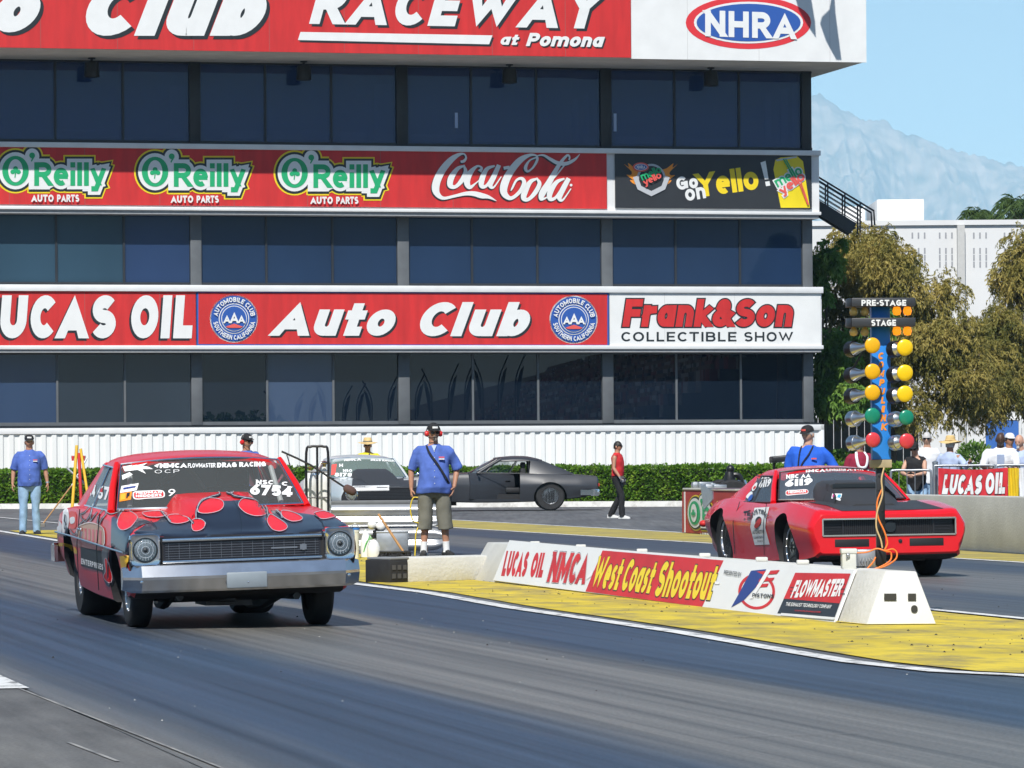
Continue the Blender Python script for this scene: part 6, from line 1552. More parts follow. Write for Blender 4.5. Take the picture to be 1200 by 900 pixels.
def hand(mb, w, d, palm_n, side, curl=.5, s=1.0):
    """wrist w, pointing d, palm normal; five fingers of their own length"""
    w = Vector(w); d = Vector(d).normalized(); pn_ = Vector(palm_n); pn_ = (pn_ - d*pn_.dot(d)).normalized(); a = d.cross(pn_).normalized() * side
    mb.tube([w - d*.02, w + d*.035*s, w + d*.085*s], [(.026*s, .020*s), (.040*s, .017*s), (.040*s, .014*s)], 10)
    for i, (off, ln) in enumerate(((.030, .070), (.010, .080), (-.010, .074), (-.029, .058))):
        p = w + d*.082*s + a*off*s; c = curl*(1 + .12*i); q = p + (d*math.cos(c*.5) + pn_*math.sin(c*.5))*ln*.45*s; e = q + (d*math.cos(c*1.3) + pn_*math.sin(c*1.3))*ln*.33*s; f = e + (d*math.cos(c*2.0) + pn_*math.sin(c*2.0))*ln*.24*s
        mb.tube([p - d*.015, p, q, e, f], [.0095*s, .0095*s, .009*s, .0085*s, .0065*s], 8)
    t0 = w + d*.02*s + a*.030*s; t1 = t0 + (d*.6 + a*.7 + pn_*.35).normalized()*.045*s; t2 = t1 + (d*.85 + a*.25 + pn_*.45).normalized()*.034*s
    mb.tube([w + d*.005, t0, t1, t2], [.014*s, .013*s, .0115*s, .008*s], 8)
DEF_ARM = dict(el=(.045, .03, -.285), wr=(.03, -.04, -.24))
def person(label, loc, yaw, H, skin, top=None, bottom=None, shoes=None, hat=None, hair=None, glasses=False, muffs=False, arms=None, legs=None, sleeve=.55, belly=0.0, wide=1.0, short=None, socks=None, lean=0.0, headyaw=0.0, headpitch=0.0, voxel=.008, extra=None, tucked=False, collar=True, group=None, vest=False, beard=None, female=False, hands_at=None, untuck=.86):
    k = H / 1.78; p = thing('person', label, 'person', loc, yaw, group); p.scale = (k, k, k)
    A_ = arms or {}; Lg = legs or {}
    lm = Matrix.Translation((0, 0, .95)) @ Matrix.Rotation(lean, 4, 'X') @ Matrix.Translation((0, 0, -.95))      # bend of the trunk at the hips
    shw = .185*wide*(.92 if female else 1)
    J = {}
    for s, nm in ((1, 'r'), (-1, 'l')):                   # r: image right when facing the camera
        sh = lm @ Vector((s*shw, .0, 1.428)); a = A_.get(nm, DEF_ARM)
        e = a['el']; w = a['wr']; el = sh + Vector((s*e[0], e[1], e[2])); wr = el + Vector((s*w[0], w[1], w[2]))
        hd_ = a.get('hd', None); hd_ = Vector((s*hd_[0], hd_[1], hd_[2])) if hd_ else (wr - el)
        J[nm] = (sh, el, wr, hd_.normalized(), a.get('pn', (-1, .2, 0)), a.get('curl', .55))
        l = Lg.get(nm, {}); hip = Vector((s*.092*wide, 0, .93)); kn = Vector(l.get('kn', (s*.11, -.015, .50))); an = Vector(l.get('an', (s*.12, .02, .085))); toe = Vector(l.get('toe', (s*.02, -1, 0))).normalized()
        J[nm + 'leg'] = (hip, kn, an, toe)
    hM = lm @ Matrix.Translation((0, -.014, 1.645)) @ Matrix.Rotation(headyaw, 4, 'Z') @ Matrix.Rotation(headpitch, 4, 'X')
    # the body, one continuous skin
    mb = MB()
    secs = [(0, .0, .80, .10, .07), (0, 0, .86, .155*wide, .105), (0, .005, .95, .165*wide, .115), (0, -.005 - belly*.5, 1.06, .150*wide, .110 + belly*.6), (0, -.01 - belly*.4, 1.18, .158*wide, .112 + belly*.4), (0, -.005, 1.30, .175*wide, .118), (0, .0, 1.39, .180*wide, .108), (0, .005, 1.445, .150*wide, .085), (0, .010, 1.485, .085, .066), (0, .012, 1.51, .062, .06)]
    t2 = MB(); ell_rings(t2, secs); mb.add([lm @ Vector(v) for v in t2.v], t2.f)
    mb.tube([lm @ Vector((0, .01, 1.44)), lm @ Vector((0, .0, 1.52)), hM @ Vector((0, .02, -.06))], [.066, .062, .060], 12)
    head_mesh(mb, hM)
    for nm, s in (('r', 1), ('l', -1)):
        sh, el, wr, hd_, pn_, cu = J[nm]
        mb.tube([sh + Vector((-s*.09, 0, .0)), sh + Vector((-s*.02, 0, -.008)), sh + Vector((s*.004, 0, -.06)), sh.lerp(el, .55), el], [.042, .054, .054, .046, .038], 12); mb.tube([sh.lerp(el, .9), el, el.lerp(wr, .35), wr], [.038, .040, .038, .026], 12); mb.ball(el, .039, 6)
        hand(mb, wr, hd_, Vector((s*pn_[0], pn_[1], pn_[2])), s*-1, cu)
        hip, kn, an, toe = J[nm + 'leg']
        mb.tube([hip + Vector((0, 0, .04)), hip.lerp(kn, .4), kn], [(.088, .085), (.074, .072), .052], 14); mb.tube([kn + Vector((0, 0, .03)), kn, kn.lerp(an, .32) + Vector((0, .012, 0)), an, an - Vector((0, 0, .04))], [.052, .052, .054, .036, .04], 14); mb.ball(kn, .053, 6)
        mb.tube([an - Vector((0, 0, .045)) - toe*.05, an - Vector((0, 0, .05)) + toe*.08, an - Vector((0, 0, .058)) + toe*.15], [(.035, .030), (.04, .026), (.03, .018)], 10)
    me = remeshed(mb, voxel, 1); me.name = 'body'; me.materials.append(skin); finish(me, 180)
    link(bpy.data.objects.new('body', me), p)
    def garment(name, m, mb, vox=.012, amp=.007, sc=9, seed=0.0, sm=2):
        me = remeshed(mb, vox, sm); wrinkle(me, amp, sc, seed + len(label)); me.name = name; me.materials.append(m); finish(me, 180); return link(bpy.data.objects.new(name, me), p)
    if top is not None:
        mb = MB(); o = .022; z0 = .93 if tucked else untuck
        s2 = [(0, .0, z0, .182*wide + belly*.3, .128 + belly*.6), (0, -belly*.4, z0 + .08, .182*wide + belly*.3, .134 + belly*.7)] + [(cx, cy, cz, rx + o + (.012 if cz < 1.1 else 0), ry + o) for cx, cy, cz, rx, ry in secs[3:6] if cz > z0 + .1] + [(0, .004, 1.39, .198*wide, .128), (0, .006, 1.447, .165*wide, .100), (0, .012, 1.488, .098, .082), (0, .014, 1.502, .078, .074)]
        t2 = MB(); ell_rings(t2, s2, 26); mb.add([lm @ Vector(v) for v in t2.v], t2.f)
        for nm, s in (('r', 1), ('l', -1)):
            sh, el, wr = J[nm][:3]
            if vest: mb.tube([sh + Vector((-s*.11, 0, .0)), sh + Vector((-s*.03, 0, .004)), sh + Vector((s*.0, 0, -.025))], [.05, .064, .062], 12)
            else:
                full = sleeve > 1; e1 = sh.lerp(el, min(sleeve, 1.0)*1.35 if sleeve < .75 else 1.0)
                pts = [sh + Vector((-s*.10, 0, .005)), sh + Vector((-s*.03, 0, -.004)), sh + Vector((s*.004, 0, -.045)), sh.lerp(e1, .6), e1]; rr_ = [.052, .064, .068, .070, .072]
                if full: pts += [el.lerp(wr, .3), wr]; rr_ = [.052, .064, .066, .060, .056, .052, .044]
                mb.tube(pts, rr_, 14)
        garment('shirt', top, mb, .011, .019, 5.5, 1.0, 1)
        if collar:
            mb = MB(); c = [lm @ Vector((.072*math.cos(a), .012 + .066*math.sin(a), 1.488 + (.018 if math.sin(a) > 0 else -.012 + .0*a))) for a in [R(-70 + 320*i/18) - R(0) for i in range(19)]]
            c = [lm @ Vector((.074*math.sin(a), .010 + .068*math.cos(a), 1.497 - .030*(1 - math.cos(a))*.7)) for a in [R(-162 + 324*i/18) for i in range(19)]]
            mb.tube(c, [(.008, .022)]*19, 8); mb.build('collar', top, p, 180)
    if bottom is not None:
        mb = MB()
        ell_rings(mb, [(0, .0, .775, .09*wide, .085), (0, .0, .82, .15*wide, .108), (0, 0, .88, .178*wide, .122), (0, .003, .95, .180*wide + belly*.2, .128 + belly*.3), (0, 0, 1.01, .170*wide + belly*.2, .124 + belly*.4)])
        for nm, s in (('r', 1), ('l', -1)):
            hip, kn, an, toe = J[nm + 'leg']
            if short: e = kn.lerp(an, short); mb.tube([hip + Vector((0, 0, .03)), hip.lerp(kn, .5), kn + Vector((s*.005, 0, 0)), e + Vector((s*.008, -.005, 0))], [(.102, .105), (.105, .105), (.103, .103), (.102, .106)], 16)
            else: mb.tube([hip + Vector((0, 0, .03)), hip.lerp(kn, .45), kn, kn.lerp(an, .5) + Vector((0, .01, 0)), an + Vector((0, 0, -.01)), an + Vector((0, -.0, -.045))], [(.104, .104), (.092, .090), .074, .074, .070, .074], 16)
        garment('shorts' if short else 'trousers', bottom, mb, .012, .015, 6, 5.0, 1)
    if shoes is not None:
        for nm, s in (('r', 1), ('l', -1)):
            hip, kn, an, toe = J[nm + 'leg']; mb = MB(); b = Vector((an.x, an.y, 0)); b.z = max(0.0, an.z - .085); sd_ = Vector((-toe.y, toe.x, 0))
            rings = []
            for f, w, h in ((-.085, .028, .05), (-.075, .036, .085), (-.02, .040, .105), (.05, .043, .085), (.12, .047, .062), (.17, .042, .048), (.195, .024, .034)):
                rings.append([b + toe*f + sd_*(w*cx) + Vector((0, 0, .002 + h*cz)) for cx, cz in ((-1, 0), (-1.05, .35), (-.75, .85), (0, 1), (.75, .85), (1.05, .35), (1, 0))])
            mb.rings(rings); mb.build('shoe', shoes, p, 40)
    if socks is not None:
        for nm in ('r', 'l'):
            hip, kn, an, toe = J[nm + 'leg']; mb = MB(); mb.tube([an + Vector((0, 0, -.03)), an, an.lerp(kn, .28)], [.050, .044, .049], 14); mb.build('sock', socks, p, 60)
    if hair is not None:
        mb = MB(); rings = []
        for i in range(11):
            t = R(90)*i/10; q = []
            for j in range(24):
                a = 2*math.pi*j/24; low = .12 if math.sin(a) < -.35 else (-.42 if math.sin(a) > .2 else -.12)
                z = low + (1 - low)*math.sin(t); s_ = math.sqrt(max(0.0, 1 - max(z, 0)**2)) if z > 0 else math.sqrt(1 - z*z*.6)
                q.append(hM @ Vector((.082*s_*math.cos(a), .003 + .103*s_*math.sin(a), .124*z + .002*math.sin(9*a + i))))
            rings.append(q)
        mb.rings(rings); me = mb.build('hair', hair, p, 180)
    if hat:
        kind, hm, bm_ = hat
        if kind == 'cap':
            mb = MB(); rings = []
            for i in range(9):
                t = R(90)*i/8; rings.append([hM @ Vector((.086*math.cos(t)**.8*math.cos(a), -.002 + .106*math.cos(t)**.8*math.sin(a), .045 + .085*math.sin(t))) for a in [2*math.pi*j/24 for j in range(24)]])
            mb.rings(rings); c_ = mb.build('cap', hm, p, 60)
            mb = MB(); up = []; lo = []
            for i in range(13):
                a = R(-150 + 120*i/12); x, y = .084*math.cos(a), .104*math.sin(a); f = .72*(math.sin(R(180*i/12)))**.6
                up.append((hM @ Vector((x, y, .052)), hM @ Vector((x*1.0, y - .070*f, .040 - .008*f))))
            for (a, b) in up: mb.v += [tuple(a), tuple(b)]
            n_ = len(mb.v)
            for (a, b) in up: d_ = (hM.to_3x3() @ Vector((0, 0, -.006))); mb.v += [tuple(a + d_), tuple(b + d_)]
            for i in range(12):
                q = 2*i; fs = [(q, q+1, q+3, q+2), (n_+q, n_+q+2, n_+q+3, n_+q+1), (q+1, n_+q+1, n_+q+3, q+3)]
                mb.f += fs; mb.m += [0]*3
            mb.build('cap_brim', hm, p, 40, parent=None) if False else mb.build('brim', hm, c_, 40)
            if bm_ is not None:
                mb = MB(); g = []
                for i in range(7):
                    a = R(-115 + 50*i/6); g.append([hM @ Vector((.0885*math.cos(a), -.002 + .109*math.sin(a), z)) for z in (.062, .088)])
                for q in g: mb.v += [tuple(q[0]), tuple(q[1])]
                for i in range(6): mb.f.append((2*i, 2*i+2, 2*i+3, 2*i+1)); mb.m.append(0)
                mb.build('cap_patch', bm_, c_, 60)
        else:
            mb = MB(); mb.lathe([(.0, .135), (.055, .132), (.078, .115), (.090, .06), (.096, .035), (.15, .022), (.205, .012), (.207, .006), (.15, .012), (.094, .025), (0, .03)], (0, 0, 0), (0, 0, 1), 36)
            mb.v = [tuple(hM @ (Vector(v) + Vector((0, 0, .03 + .018*abs(v[0])/.2 - .02*(v[1]/.2)**2)))) for v in mb.v]; h_ = mb.build('straw_hat', hm, p, 50)
            mb = MB(); mb.lathe([(.093, .062), (.098, .060), (.102, .042), (.096, .042)], (0, 0, 0), (0, 0, 1), 30); mb.v = [tuple(hM @ (Vector(v) + Vector((0, 0, .031)))) for v in mb.v]; mb.build('hat_band', bm_ or STRAW, h_, 60)
    if glasses:
        mb = MB()
        for s in (1, -1):
            mb.rings([[hM @ Vector((s*.034 + .028*math.cos(a), y + .010*abs(math.cos(a)) * (1 if s*math.cos(a) > 0 else 0), .006 + .018*math.sin(a))) for a in [2*math.pi*j/14 for j in range(14)]] for y in (-.104, -.095)])
            mb.bar(hM @ Vector((s*.060, -.088, .010)), hM @ Vector((s*.080, .01, .006)), .006, .006)
        mb.bar(hM @ Vector((-.01, -.104, .010)), hM @ Vector((.01, -.104, .010)), .006, .006); mb.build('sunglasses', LENSD, p, 40)
    else:
        for s in (1, -1):
            mb = MB(); mb.ball(hM @ Vector((s*.031, -.0815, .004)), (.012, .006, .0065), 6); mb.build('eye', EYE_M, p, 60)
    if muffs:
        mb = MB()
        mb.tube([hM @ Vector((.098*math.cos(a), .005, .0 + .137*math.sin(a))) for a in [R(8 + 164*i/16) for i in range(17)]], [(.009, .006)]*17, 6); hb_ = mb.build('headset_band', BLACKP, p, 60)
        for s in (1, -1):
            mb = MB(); mb.lathe([(0, -.016), (.033, -.016), (.040, -.004), (.040, .014), (.030, .030), (0, .034)], hM @ Vector((s*.088, .006, -.008)), hM.to_3x3() @ Vector((s, 0, 0)), 20); mb.build('ear_cup', EARRED, hb_, 50)
        mb = MB(); mb.tube([hM @ Vector((-.10, .0, -.03)), hM @ Vector((-.075, -.075, -.065)), hM @ Vector((-.02, -.112, -.058))], .005, 6); mb.ball(hM @ Vector((-.02, -.112, -.058)), .011, 6); mb.build('microphone', BLACKP, hb_, 60)
    if beard is not None:
        mb = MB(); mb.ball(hM @ Vector((0, -.082, -.088)), (.028, .018, .026), 8); mb.tube([hM @ Vector((.028*math.cos(R(a)), -.100 + .012*abs(math.cos(R(a))), -.046 + .0*a)) for a in range(180, -1, -20)], .005, 6); mb.build('beard', beard, p, 60)
    if extra: extra(p, J, hM, lm)
    return p
def strap(pts, w=.035, th=.006, m=BLACKC, name='strap'):
    def f(p, J, hM, lm):
        q = smooth_path(pts, 5); mb = MB(); mb.tube(q, [(w/2, th)]*len(q), 8); mb.build(name, m, p, 60)
    return f
def many(*fs):
    def f(*a):
        for g in fs: g(*a)
    return f
def chest_patch(p, J, hM, lm):
    mb = MB(); mb.box((.06, -.166, 1.315), (.135, -.155, 1.33)); mb.build('name_patch', PINKRED, p, None)
    mb = MB(); mb.box((.06, -.166, 1.292), (.135, -.156, 1.306)); mb.build('name_patch', FILMW, p, None)
def placket(b=0.0):
    def f(p, J, hM, lm):
        mb = MB()
        for i in range(6): mb.ball((.0, -.155 - b*(.9 if i > 2 else .3), 1.40 - i*.085), .006, 4)
        mb.build('button', LETTER, p, 60)
    return f
def undershirt(p, J, hM, lm):
    mb = MB(); mb.add([Vector(q) for q in ((-.035, -.100, 1.485), (.035, -.100, 1.485), (.0, -.140, 1.40))], [(0, 2, 1)]); mb.build('undershirt', PALEB, p, None)

# man in front of the guard rail, holding a yellow cord
mid = G(509, 652); mid.z = 0
def watch(side):
    def f(p, J, hM, lm):
        sh, el, wr = J[side][:3]; mb = MB(); d = (wr - el).normalized(); mb.tube([wr - d*.035, wr - d*.012], .033, 12); mb.build('wristwatch', GALV, p, 40)
    return f
person('man in blue shirt, olive shorts and red ear muffs standing behind the low white block', mid, R(4), 1.80, SKIN, SHIRTB, OLIVEC, SHOEB, ('cap', BLACKC, FILMW), None, True, True,
       arms=dict(r=dict(el=(.10, .06, -.27), wr=(-.045, -.09, -.235), hd=(-.25, -.35, -.9), pn=(-1, 0, 0), curl=.35), l=dict(el=(.085, .04, -.285), wr=(.0, -.03, -.245), curl=1.0)),
       legs=dict(r=dict(kn=(.135, -.01, .50), an=(.165, .02, .085), toe=(.45, -1, 0)), l=dict(kn=(-.115, -.01, .50), an=(-.14, .02, .085), toe=(-.12, -1, 0))),
       sleeve=.72, belly=.055, wide=1.16, short=.34, socks=SOCK, voxel=.0065, beard=mat('grizzled beard', (.16,.14,.12), .8), headyaw=R(10), extra=many(chest_patch, placket(.05), undershirt, strap([(-.10, -.085, 1.48), (-.06, -.155, 1.38), (.05, -.19, 1.22), (.155, -.18, 1.05), (.20, -.10, .97)], .032)), untuck=.84)
# yellow cord looped from his hand
hp = P(488, 584, mid.y - .12)
cordo = MB(); cordo.tube(smooth_path([P(490,583,mid.y-.1), P(484,584,mid.y-.1), P(481,596,mid.y-.12), P(484,610,mid.y-.12), P(491,614,mid.y-.06), P(487.5,625,mid.y-.08), P(486.8,640,mid.y-.08), Vector((P(486.5,651,mid.y).x, mid.y-.1, .012))], 6), .010, 6)
tag(cordo.build('cord', mat('yellow cord sheath', (.72,.52,.03), .5), None, 60), 'yellow cord hanging in a loop from the hand of the man in shorts', 'cord')
# man at the far left
lf = G(35, 626.5); lf.z = 0
person('man in blue shirt and pale jeans standing at the left edge of the track', lf, R(8), 1.86, SKIN, SHIRTB, JEANS, SHOEB, ('cap', BLACKC, FILMW), HAIRG, False, False,
       arms=dict(r=dict(el=(.075, .05, -.285), wr=(.035, -.05, -.245)), l=dict(el=(.07, .05, -.285), wr=(.02, -.06, -.245))), sleeve=.70, belly=.045, wide=1.12, voxel=.008, legs=dict(r=dict(toe=(.25, -1, 0)), l=dict(toe=(-.2, -1, 0))), extra=many(chest_patch, placket(.04), watch('r')), untuck=.85)
# man with ear muffs behind the left car
q = P(289, 545, 68); q.z = 0
person('man with red ear muffs and black cap looking over the roof of the left car', q, R(25), 1.76, SKIN, SHIRTB, JEANS, SHOEB, ('cap', BLACKC, FILMW), HAIRD, True, True, wide=1.05, voxel=.009, headyaw=R(20))
# yellow shirt
q = P(431, 545, 90); q.z = 0
person('person in yellow shirt and wide straw hat behind the silver car', q, 0, 1.80, SKIN, YELC, OLIVEC, SHOEB, ('straw', STRAW, OLIVEC), None, True, False, voxel=.010, extra=strap([(.04, -.10, 1.47), (.035, -.155, 1.36), (.03, -.16, 1.2)], .03), wide=1.1)
# walking man in the red vest
q = G(724, 608); q.z = 0
def gloves(p, J, hM, lm):
    for nm in ('r', 'l'):
        sh, el, wr, d = J[nm][:4]; mb = MB(); hand(mb, wr, d, (-1 if nm == 'r' else 1, .2, 0), -1 if nm == 'r' else 1, .7, 1.15); me = remeshed(mb, .007, 1); me.name = 'glove'; me.materials.append(GLOVE); finish(me, 180); link(bpy.data.objects.new('glove', me), p)
GLOVE = mat('grey and black glove', (.30, .31, .33), .7, var=.8, scale=16, var2=(.02,.02,.022))
person('man in red sleeveless shirt and dark trousers walking past the hedge', q, R(68), 1.76, SKIN, REDC, BLACKC, WHITEC and mat('white running shoe', (.62,.62,.6), .6), None, HAIRD, True, False, vest=True, collar=False, tucked=True, voxel=.008,
       arms=dict(r=dict(el=(.03, .07, -.28), wr=(.02, -.10, -.235)), l=dict(el=(.05, .0, -.28), wr=(.02, -.15, -.20))),
       legs=dict(r=dict(kn=(.09, -.02, .50), an=(.09, .20, .10), toe=(.0, -1, .0)), l=dict(kn=(-.09, -.13, .51), an=(-.09, -.14, .085), toe=(0, -1, 0))), extra=many(gloves, lambda p, J, hM, lm: (lambda mb: mb.build('belt', BLACKP, p, 40))(MB().tube([(.186*math.cos(a), .134*math.sin(a), .975) for a in [2*math.pi*i/24 for i in range(24)]], [(.022,.006)]*24, 6, closed=True))))
# bright blue tee behind the right car
q = P(947, 545, 56.0); q.z = 0
person('grey haired man in bright blue tee standing behind the roof of the right car', q, R(-12), 1.73, SKIN2, TEEB, JEANS, SHOEB, ('cap', BLACKC, PINKRED), HAIRG, False, False, wide=1.22, belly=.06, collar=False, voxel=.007, headyaw=R(-25), headpitch=R(8), sleeve=.72,
       arms=dict(r=dict(el=(.13, .03, -.25), wr=(-.02, -.10, -.22)), l=dict(el=(.05, .05, -.28), wr=(.0, -.1, -.22))), extra=many(strap([(.08, -.07, 1.49), (.03, -.15, 1.38), (-.06, -.17, 1.25), (-.12, -.165, 1.10)], .022), strap([(-.08, -.06, 1.49), (-.10, -.14, 1.38), (-.12, -.165, 1.15)], .018), lambda p, J, hM, lm: MB().box((.07, -.18, 1.31), (.14, -.16, 1.328)).build('name_patch', PINKRED, p, None)))
# spectators
SPG = 'spectators at the crowd barriers'
def spect(label, px, Y, H, yaw, skin, **kw):
    q = P(px, 545, Y); q.z = 0; return person(label, q, yaw, H, skin, group=SPG, voxel=.010, **kw)
lean_arms = dict(r=dict(el=(.04, -.10, -.26), wr=(-.12, -.21, -.03), hd=(-.6, -.6, -.2)), l=dict(el=(.06, -.10, -.25), wr=(-.14, -.2, -.04), hd=(-.6, -.6, -.2)))
spect('person in maroon shirt with white towel round the neck behind the light column', 1008, 71, 1.66, R(10), SKIN, top=MAROON, bottom=DENIMD, shoes=SHOEB, hair=HAIRD, collar=False, wide=1.05, extra=strap([(-.075, -.03, 1.50), (-.10, -.135, 1.40), (-.06, -.165, 1.24), (.06, -.165, 1.24), (.10, -.135, 1.40), (.075, -.03, 1.50)], .05, .012, WHITEC, 'towel'))
spect('woman in black tank top and dark visor leaning on the crowd barrier', 1074.5, 72.6, 1.60, R(-20), SKIN2, top=BLACKC, bottom=JEANS, short=.02, shoes=SHOEB, hat=('cap', BLACKC, None), hair=HAIRD, glasses=True, vest=True, collar=False, female=True, lean=R(14), arms=lean_arms)
spect('grey haired man in white shirt and sunglasses standing behind the woman in black', 1086.5, 74.2, 1.76, R(-10), SKIN2, top=WHITEC, bottom=JEANS, shoes=SHOEB, hair=HAIRG, glasses=True, sleeve=.8)
spect('person in pale top under a wide straw hat with back turned to the track', 1113.5, 70.6, 1.64, R(150), SKIN, top=PALEB, bottom=JEANS, shoes=SHOEB, hat=('straw', STRAW, None), hair=HAIRG, sleeve=1.2, arms=dict(r=DEF_ARM, l=dict(el=(.16, .10, -.20), wr=(.12, .12, .08))))
spect('bald man in white jacket over pale blue shirt leaning above the red banner', 1172.5, 69.8, 1.74, R(-6), SKIN3, top=WHITEC, bottom=DENIMD, shoes=SHOEB, sleeve=.75, wide=1.25, lean=R(13), arms=lean_arms, extra=lambda p, J, hM, lm: (lambda mb: mb.build('undershirt', PALEB, p, None))(MB().box((-.06, -.17, 1.05), (.06, -.150, 1.42), M=lm)))
spect('person in white half hidden behind the bald man', 1183, 72.5, 1.72, R(20), SKIN, top=WHITEC, bottom=DENIMD, shoes=SHOEB, hat=('cap', WHITEC, None), hair=HAIRD)
spect('balding man with arms on the barrier at the right edge of the photo', 1199, 69.8, 1.70, R(-30), SKIN2, top=PALEB, bottom=DENIMD, shoes=SHOEB, hair=None, lean=R(12), arms=lean_arms, beard=HAIRG)
# ================================================================== STARTING LINE EQUIPMENT
class Plane:
    """drawing plane through P0 with normal N: photograph pixels to points of a real board"""
    def __init__(s, t, P0, N): s.t = t; s.P0 = Vector(P0); s.N = Vector(N).normalized(); s.inv = wm(t).inverted()
    def world(s, x, y, lift=0.0):
        d = Vector((P(x, y, 1.0).x, 1.0, P(x, y, 1.0).z - EYE)); o = Vector((0, 0, EYE)); k = (s.P0 + s.N*lift - o).dot(s.N) / d.dot(s.N); return o + d*k
    def pt(s, x, y, lift): return s.inv @ s.world(x, y, lift)
    def ribs(s, name, layers, parent=None, dl=.0014, l0=.002):
        mb = MB(); mats = []; lift = l0
        for item, m in layers:
            if m not in mats: mats.append(m)
            mi = mats.index(m)
            for k, r_ in enumerate(item):
                z = lift + (k % 6)*.00015
                if isinstance(r_[0], tuple) and isinstance(r_[0][0], Vector):
                    vs = []
                    for j, (a, b) in enumerate(r_): vs += [s.pt(a.x, a.y, z + j*.00003), s.pt(b.x, b.y, z + j*.00003)]
                    mb.add(vs, [(2*i, 2*i+1, 2*i+3, 2*i+2) for i in range(len(r_)-1)], mi)
                else:
                    v2, f2 = fill(r_); mb.add([s.pt(p.x, p.y, z) for p in v2], f2, mi)
            lift += dl
        return mb.build(name, mats, parent or s.t, recalc=False)
# ---- centre barrier
B0, B1, BR = G(981, 730), G(1015, 733.5), G(1098, 733)
T0, T1, TR = G(1004, 667.5, .40), P(1038, 668.5, 32.36), P(1074, 669.5, 32.36)
BR.y = B1.y; BR.x = P(1098, 733, B1.y).x
ubar = uv_of(B0)
bar = thing('concrete_barrier', 'white painted concrete barrier with sloping block end in the yellow island', 'barrier', (B0.x, B0.y, 0), 0)
bl = lambda p: Vector(p) - Vector(bar.location)
far = 13.2
vB, vT = uv_of(B0)[1], uv_of(T0)[1]; vTR, vBR = uv_of(TR)[1], uv_of(BR)[1]
def lng(p, u): return p + U*(u - uv_of(p)[0])
uF = uv_of(G(580, 679))[0]
mb = MB()
sec = [[B0, T0, lng(TR, uv_of(T0)[0]), lng(BR, uv_of(B0)[0])], [lng(B0, uF), lng(T0, uF), lng(TR, uF), lng(BR, uF)]]
mb.rings([[bl(p) for p in r_] for r_ in sec]); mb.build('barrier_body', CONCW, bar, None, .012)
mb = MB(); b0, b1, br, t0, t1, tr = [bl(p) for p in (B0, B1, BR, T0, T1, TR)]; e = bl(FWD*.004 + Vector((0,0,0)) + Vector(bar.location)) 
b3_, t3_ = bl(lng(BR, uv_of(B0)[0])), bl(lng(TR, uv_of(T0)[0])); f_ = FWD*.003
mb.add([b0+f_, b1, br, b3_+f_, t0+f_, t1, tr, t3_+f_], [(0,1,5,4), (1,2,6,5), (2,3,7,6), (4,5,6,7), (3,2,1,0), (0,4,7,3)]); mb.build('end_block', CONCW, bar, None, .010)
endP = Plane(bar, B1, (br - b1).cross(t1 - b1)); 
if endP.N.y > 0: endP.N = -endP.N
HOLE = mat('dark pocket', (.03,.028,.02), .9)
for pts in ([(1036,695.5),(1050.5,695.5),(1050.5,703.5),(1036,703.5)], [(1064,695.5),(1073.5,695.5),(1073.5,703.5),(1064,703.5)], ell(1071.5, 713.5, 4, 4.4, 20)): endP.ribs('pocket_hole', [([pts], HOLE)], l0=.012)
mb = MB(); mb.add([b0 + Vector((-.02,-.05,.014)), b1 + Vector((0,-.04,.014)), br + Vector((.06,-.04,.014)), br + Vector((.06,.03,.014)), b1 + Vector((0,.03,.014)), b0 + Vector((0,.03,.014))], [(0,1,4,5),(1,2,3,4)]); mb.build('base_paint', YELLOW, bar, recalc=False)
mb = MB()
for u in (43, 41, 38.6, 36.4, 34.6, 33.4): p = bl(UV(u, (vT+vTR)/2, .40)); mb.box((p.x-.05, p.y-.05, p.z), (p.x+.05, p.y+.05, p.z+.035))
mb.build('lifting_eyes', CONCW, bar, 40, .01)
# banner board along its left face
def facep(p, off): return p
bd = thing('banner_board', 'long white banner board with red and yellow lettering leaning on the centre barrier', 'banner', (B0.x, B0.y, 0), 0)
fN = (T0 - B0).cross(U); fN = -fN if fN.x > 0 else fN; fN.normalize()
bp_ = Plane(bd, B0 + fN*.03, fN)
mb = MB(); c4 = [bp_.pt(*q, 0.0) for q in ((578,680),(977,730.5),(1001,668),(597,633))]; c4b = [p - fN*.02 for p in c4]
mb.add(c4 + c4b, [(0,1,2,3),(7,6,5,4)] + [(i, (i+1) % 4, 4+(i+1) % 4, 4+i) for i in range(4)]); mb.build('panel', LETTER, bd)
kb = lambda pts: cp(pts, 2.143, 560, 610)
o_ = lambda q: kb([q])[0]
bp_.ribs('lettering', [(qtext('LUCAS', o_((58,139)), o_((118,141)), o_((72,76)), w=.3, gap=.1) + qtext('OIL', o_((128,142)), o_((160,143)), o_((142,80)), w=.3, gap=.1), SIGNRED)])
bp_.ribs('lettering', [(qtext('NMCA', o_((172,154)), o_((266,160)), o_((192,78)), w=.28, gap=.1, grow=1.3), INK), (qtext('NMCA', o_((172,154)), o_((266,160)), o_((192,78)), w=.28, gap=.1, grow=.6), FILMW), (qtext('NMCA', o_((172,154)), o_((266,160)), o_((192,78)), w=.28, gap=.1), SIGNRED)])
redq = kb([(313,75),(617,100),(563,217),(270,178)])
def wcs(g): return qtext('West Coast', o_((281,168)), o_((430,183)), o_((306,88)), w=.24, gap=.1, grow=g, space=.3) + qtext('Shootout', o_((440,190)), o_((583,200)), o_((466,102)), w=.24, gap=.1, grow=g)
bp_.ribs('lettering', [([redq], SIGNRED), (wcs(1.3), INK), (wcs(0), YELLOW), ([kb([(285,128),(292,122),(285,140),(270,150)]), kb([(596,152),(608,156),(606,160),(594,160)])], FILMW)])
ring_ = [Vector(p) for p in ell(*o_((700,178)), 20.0, 19.5, 40)]; ring_.append(ring_[0].copy())
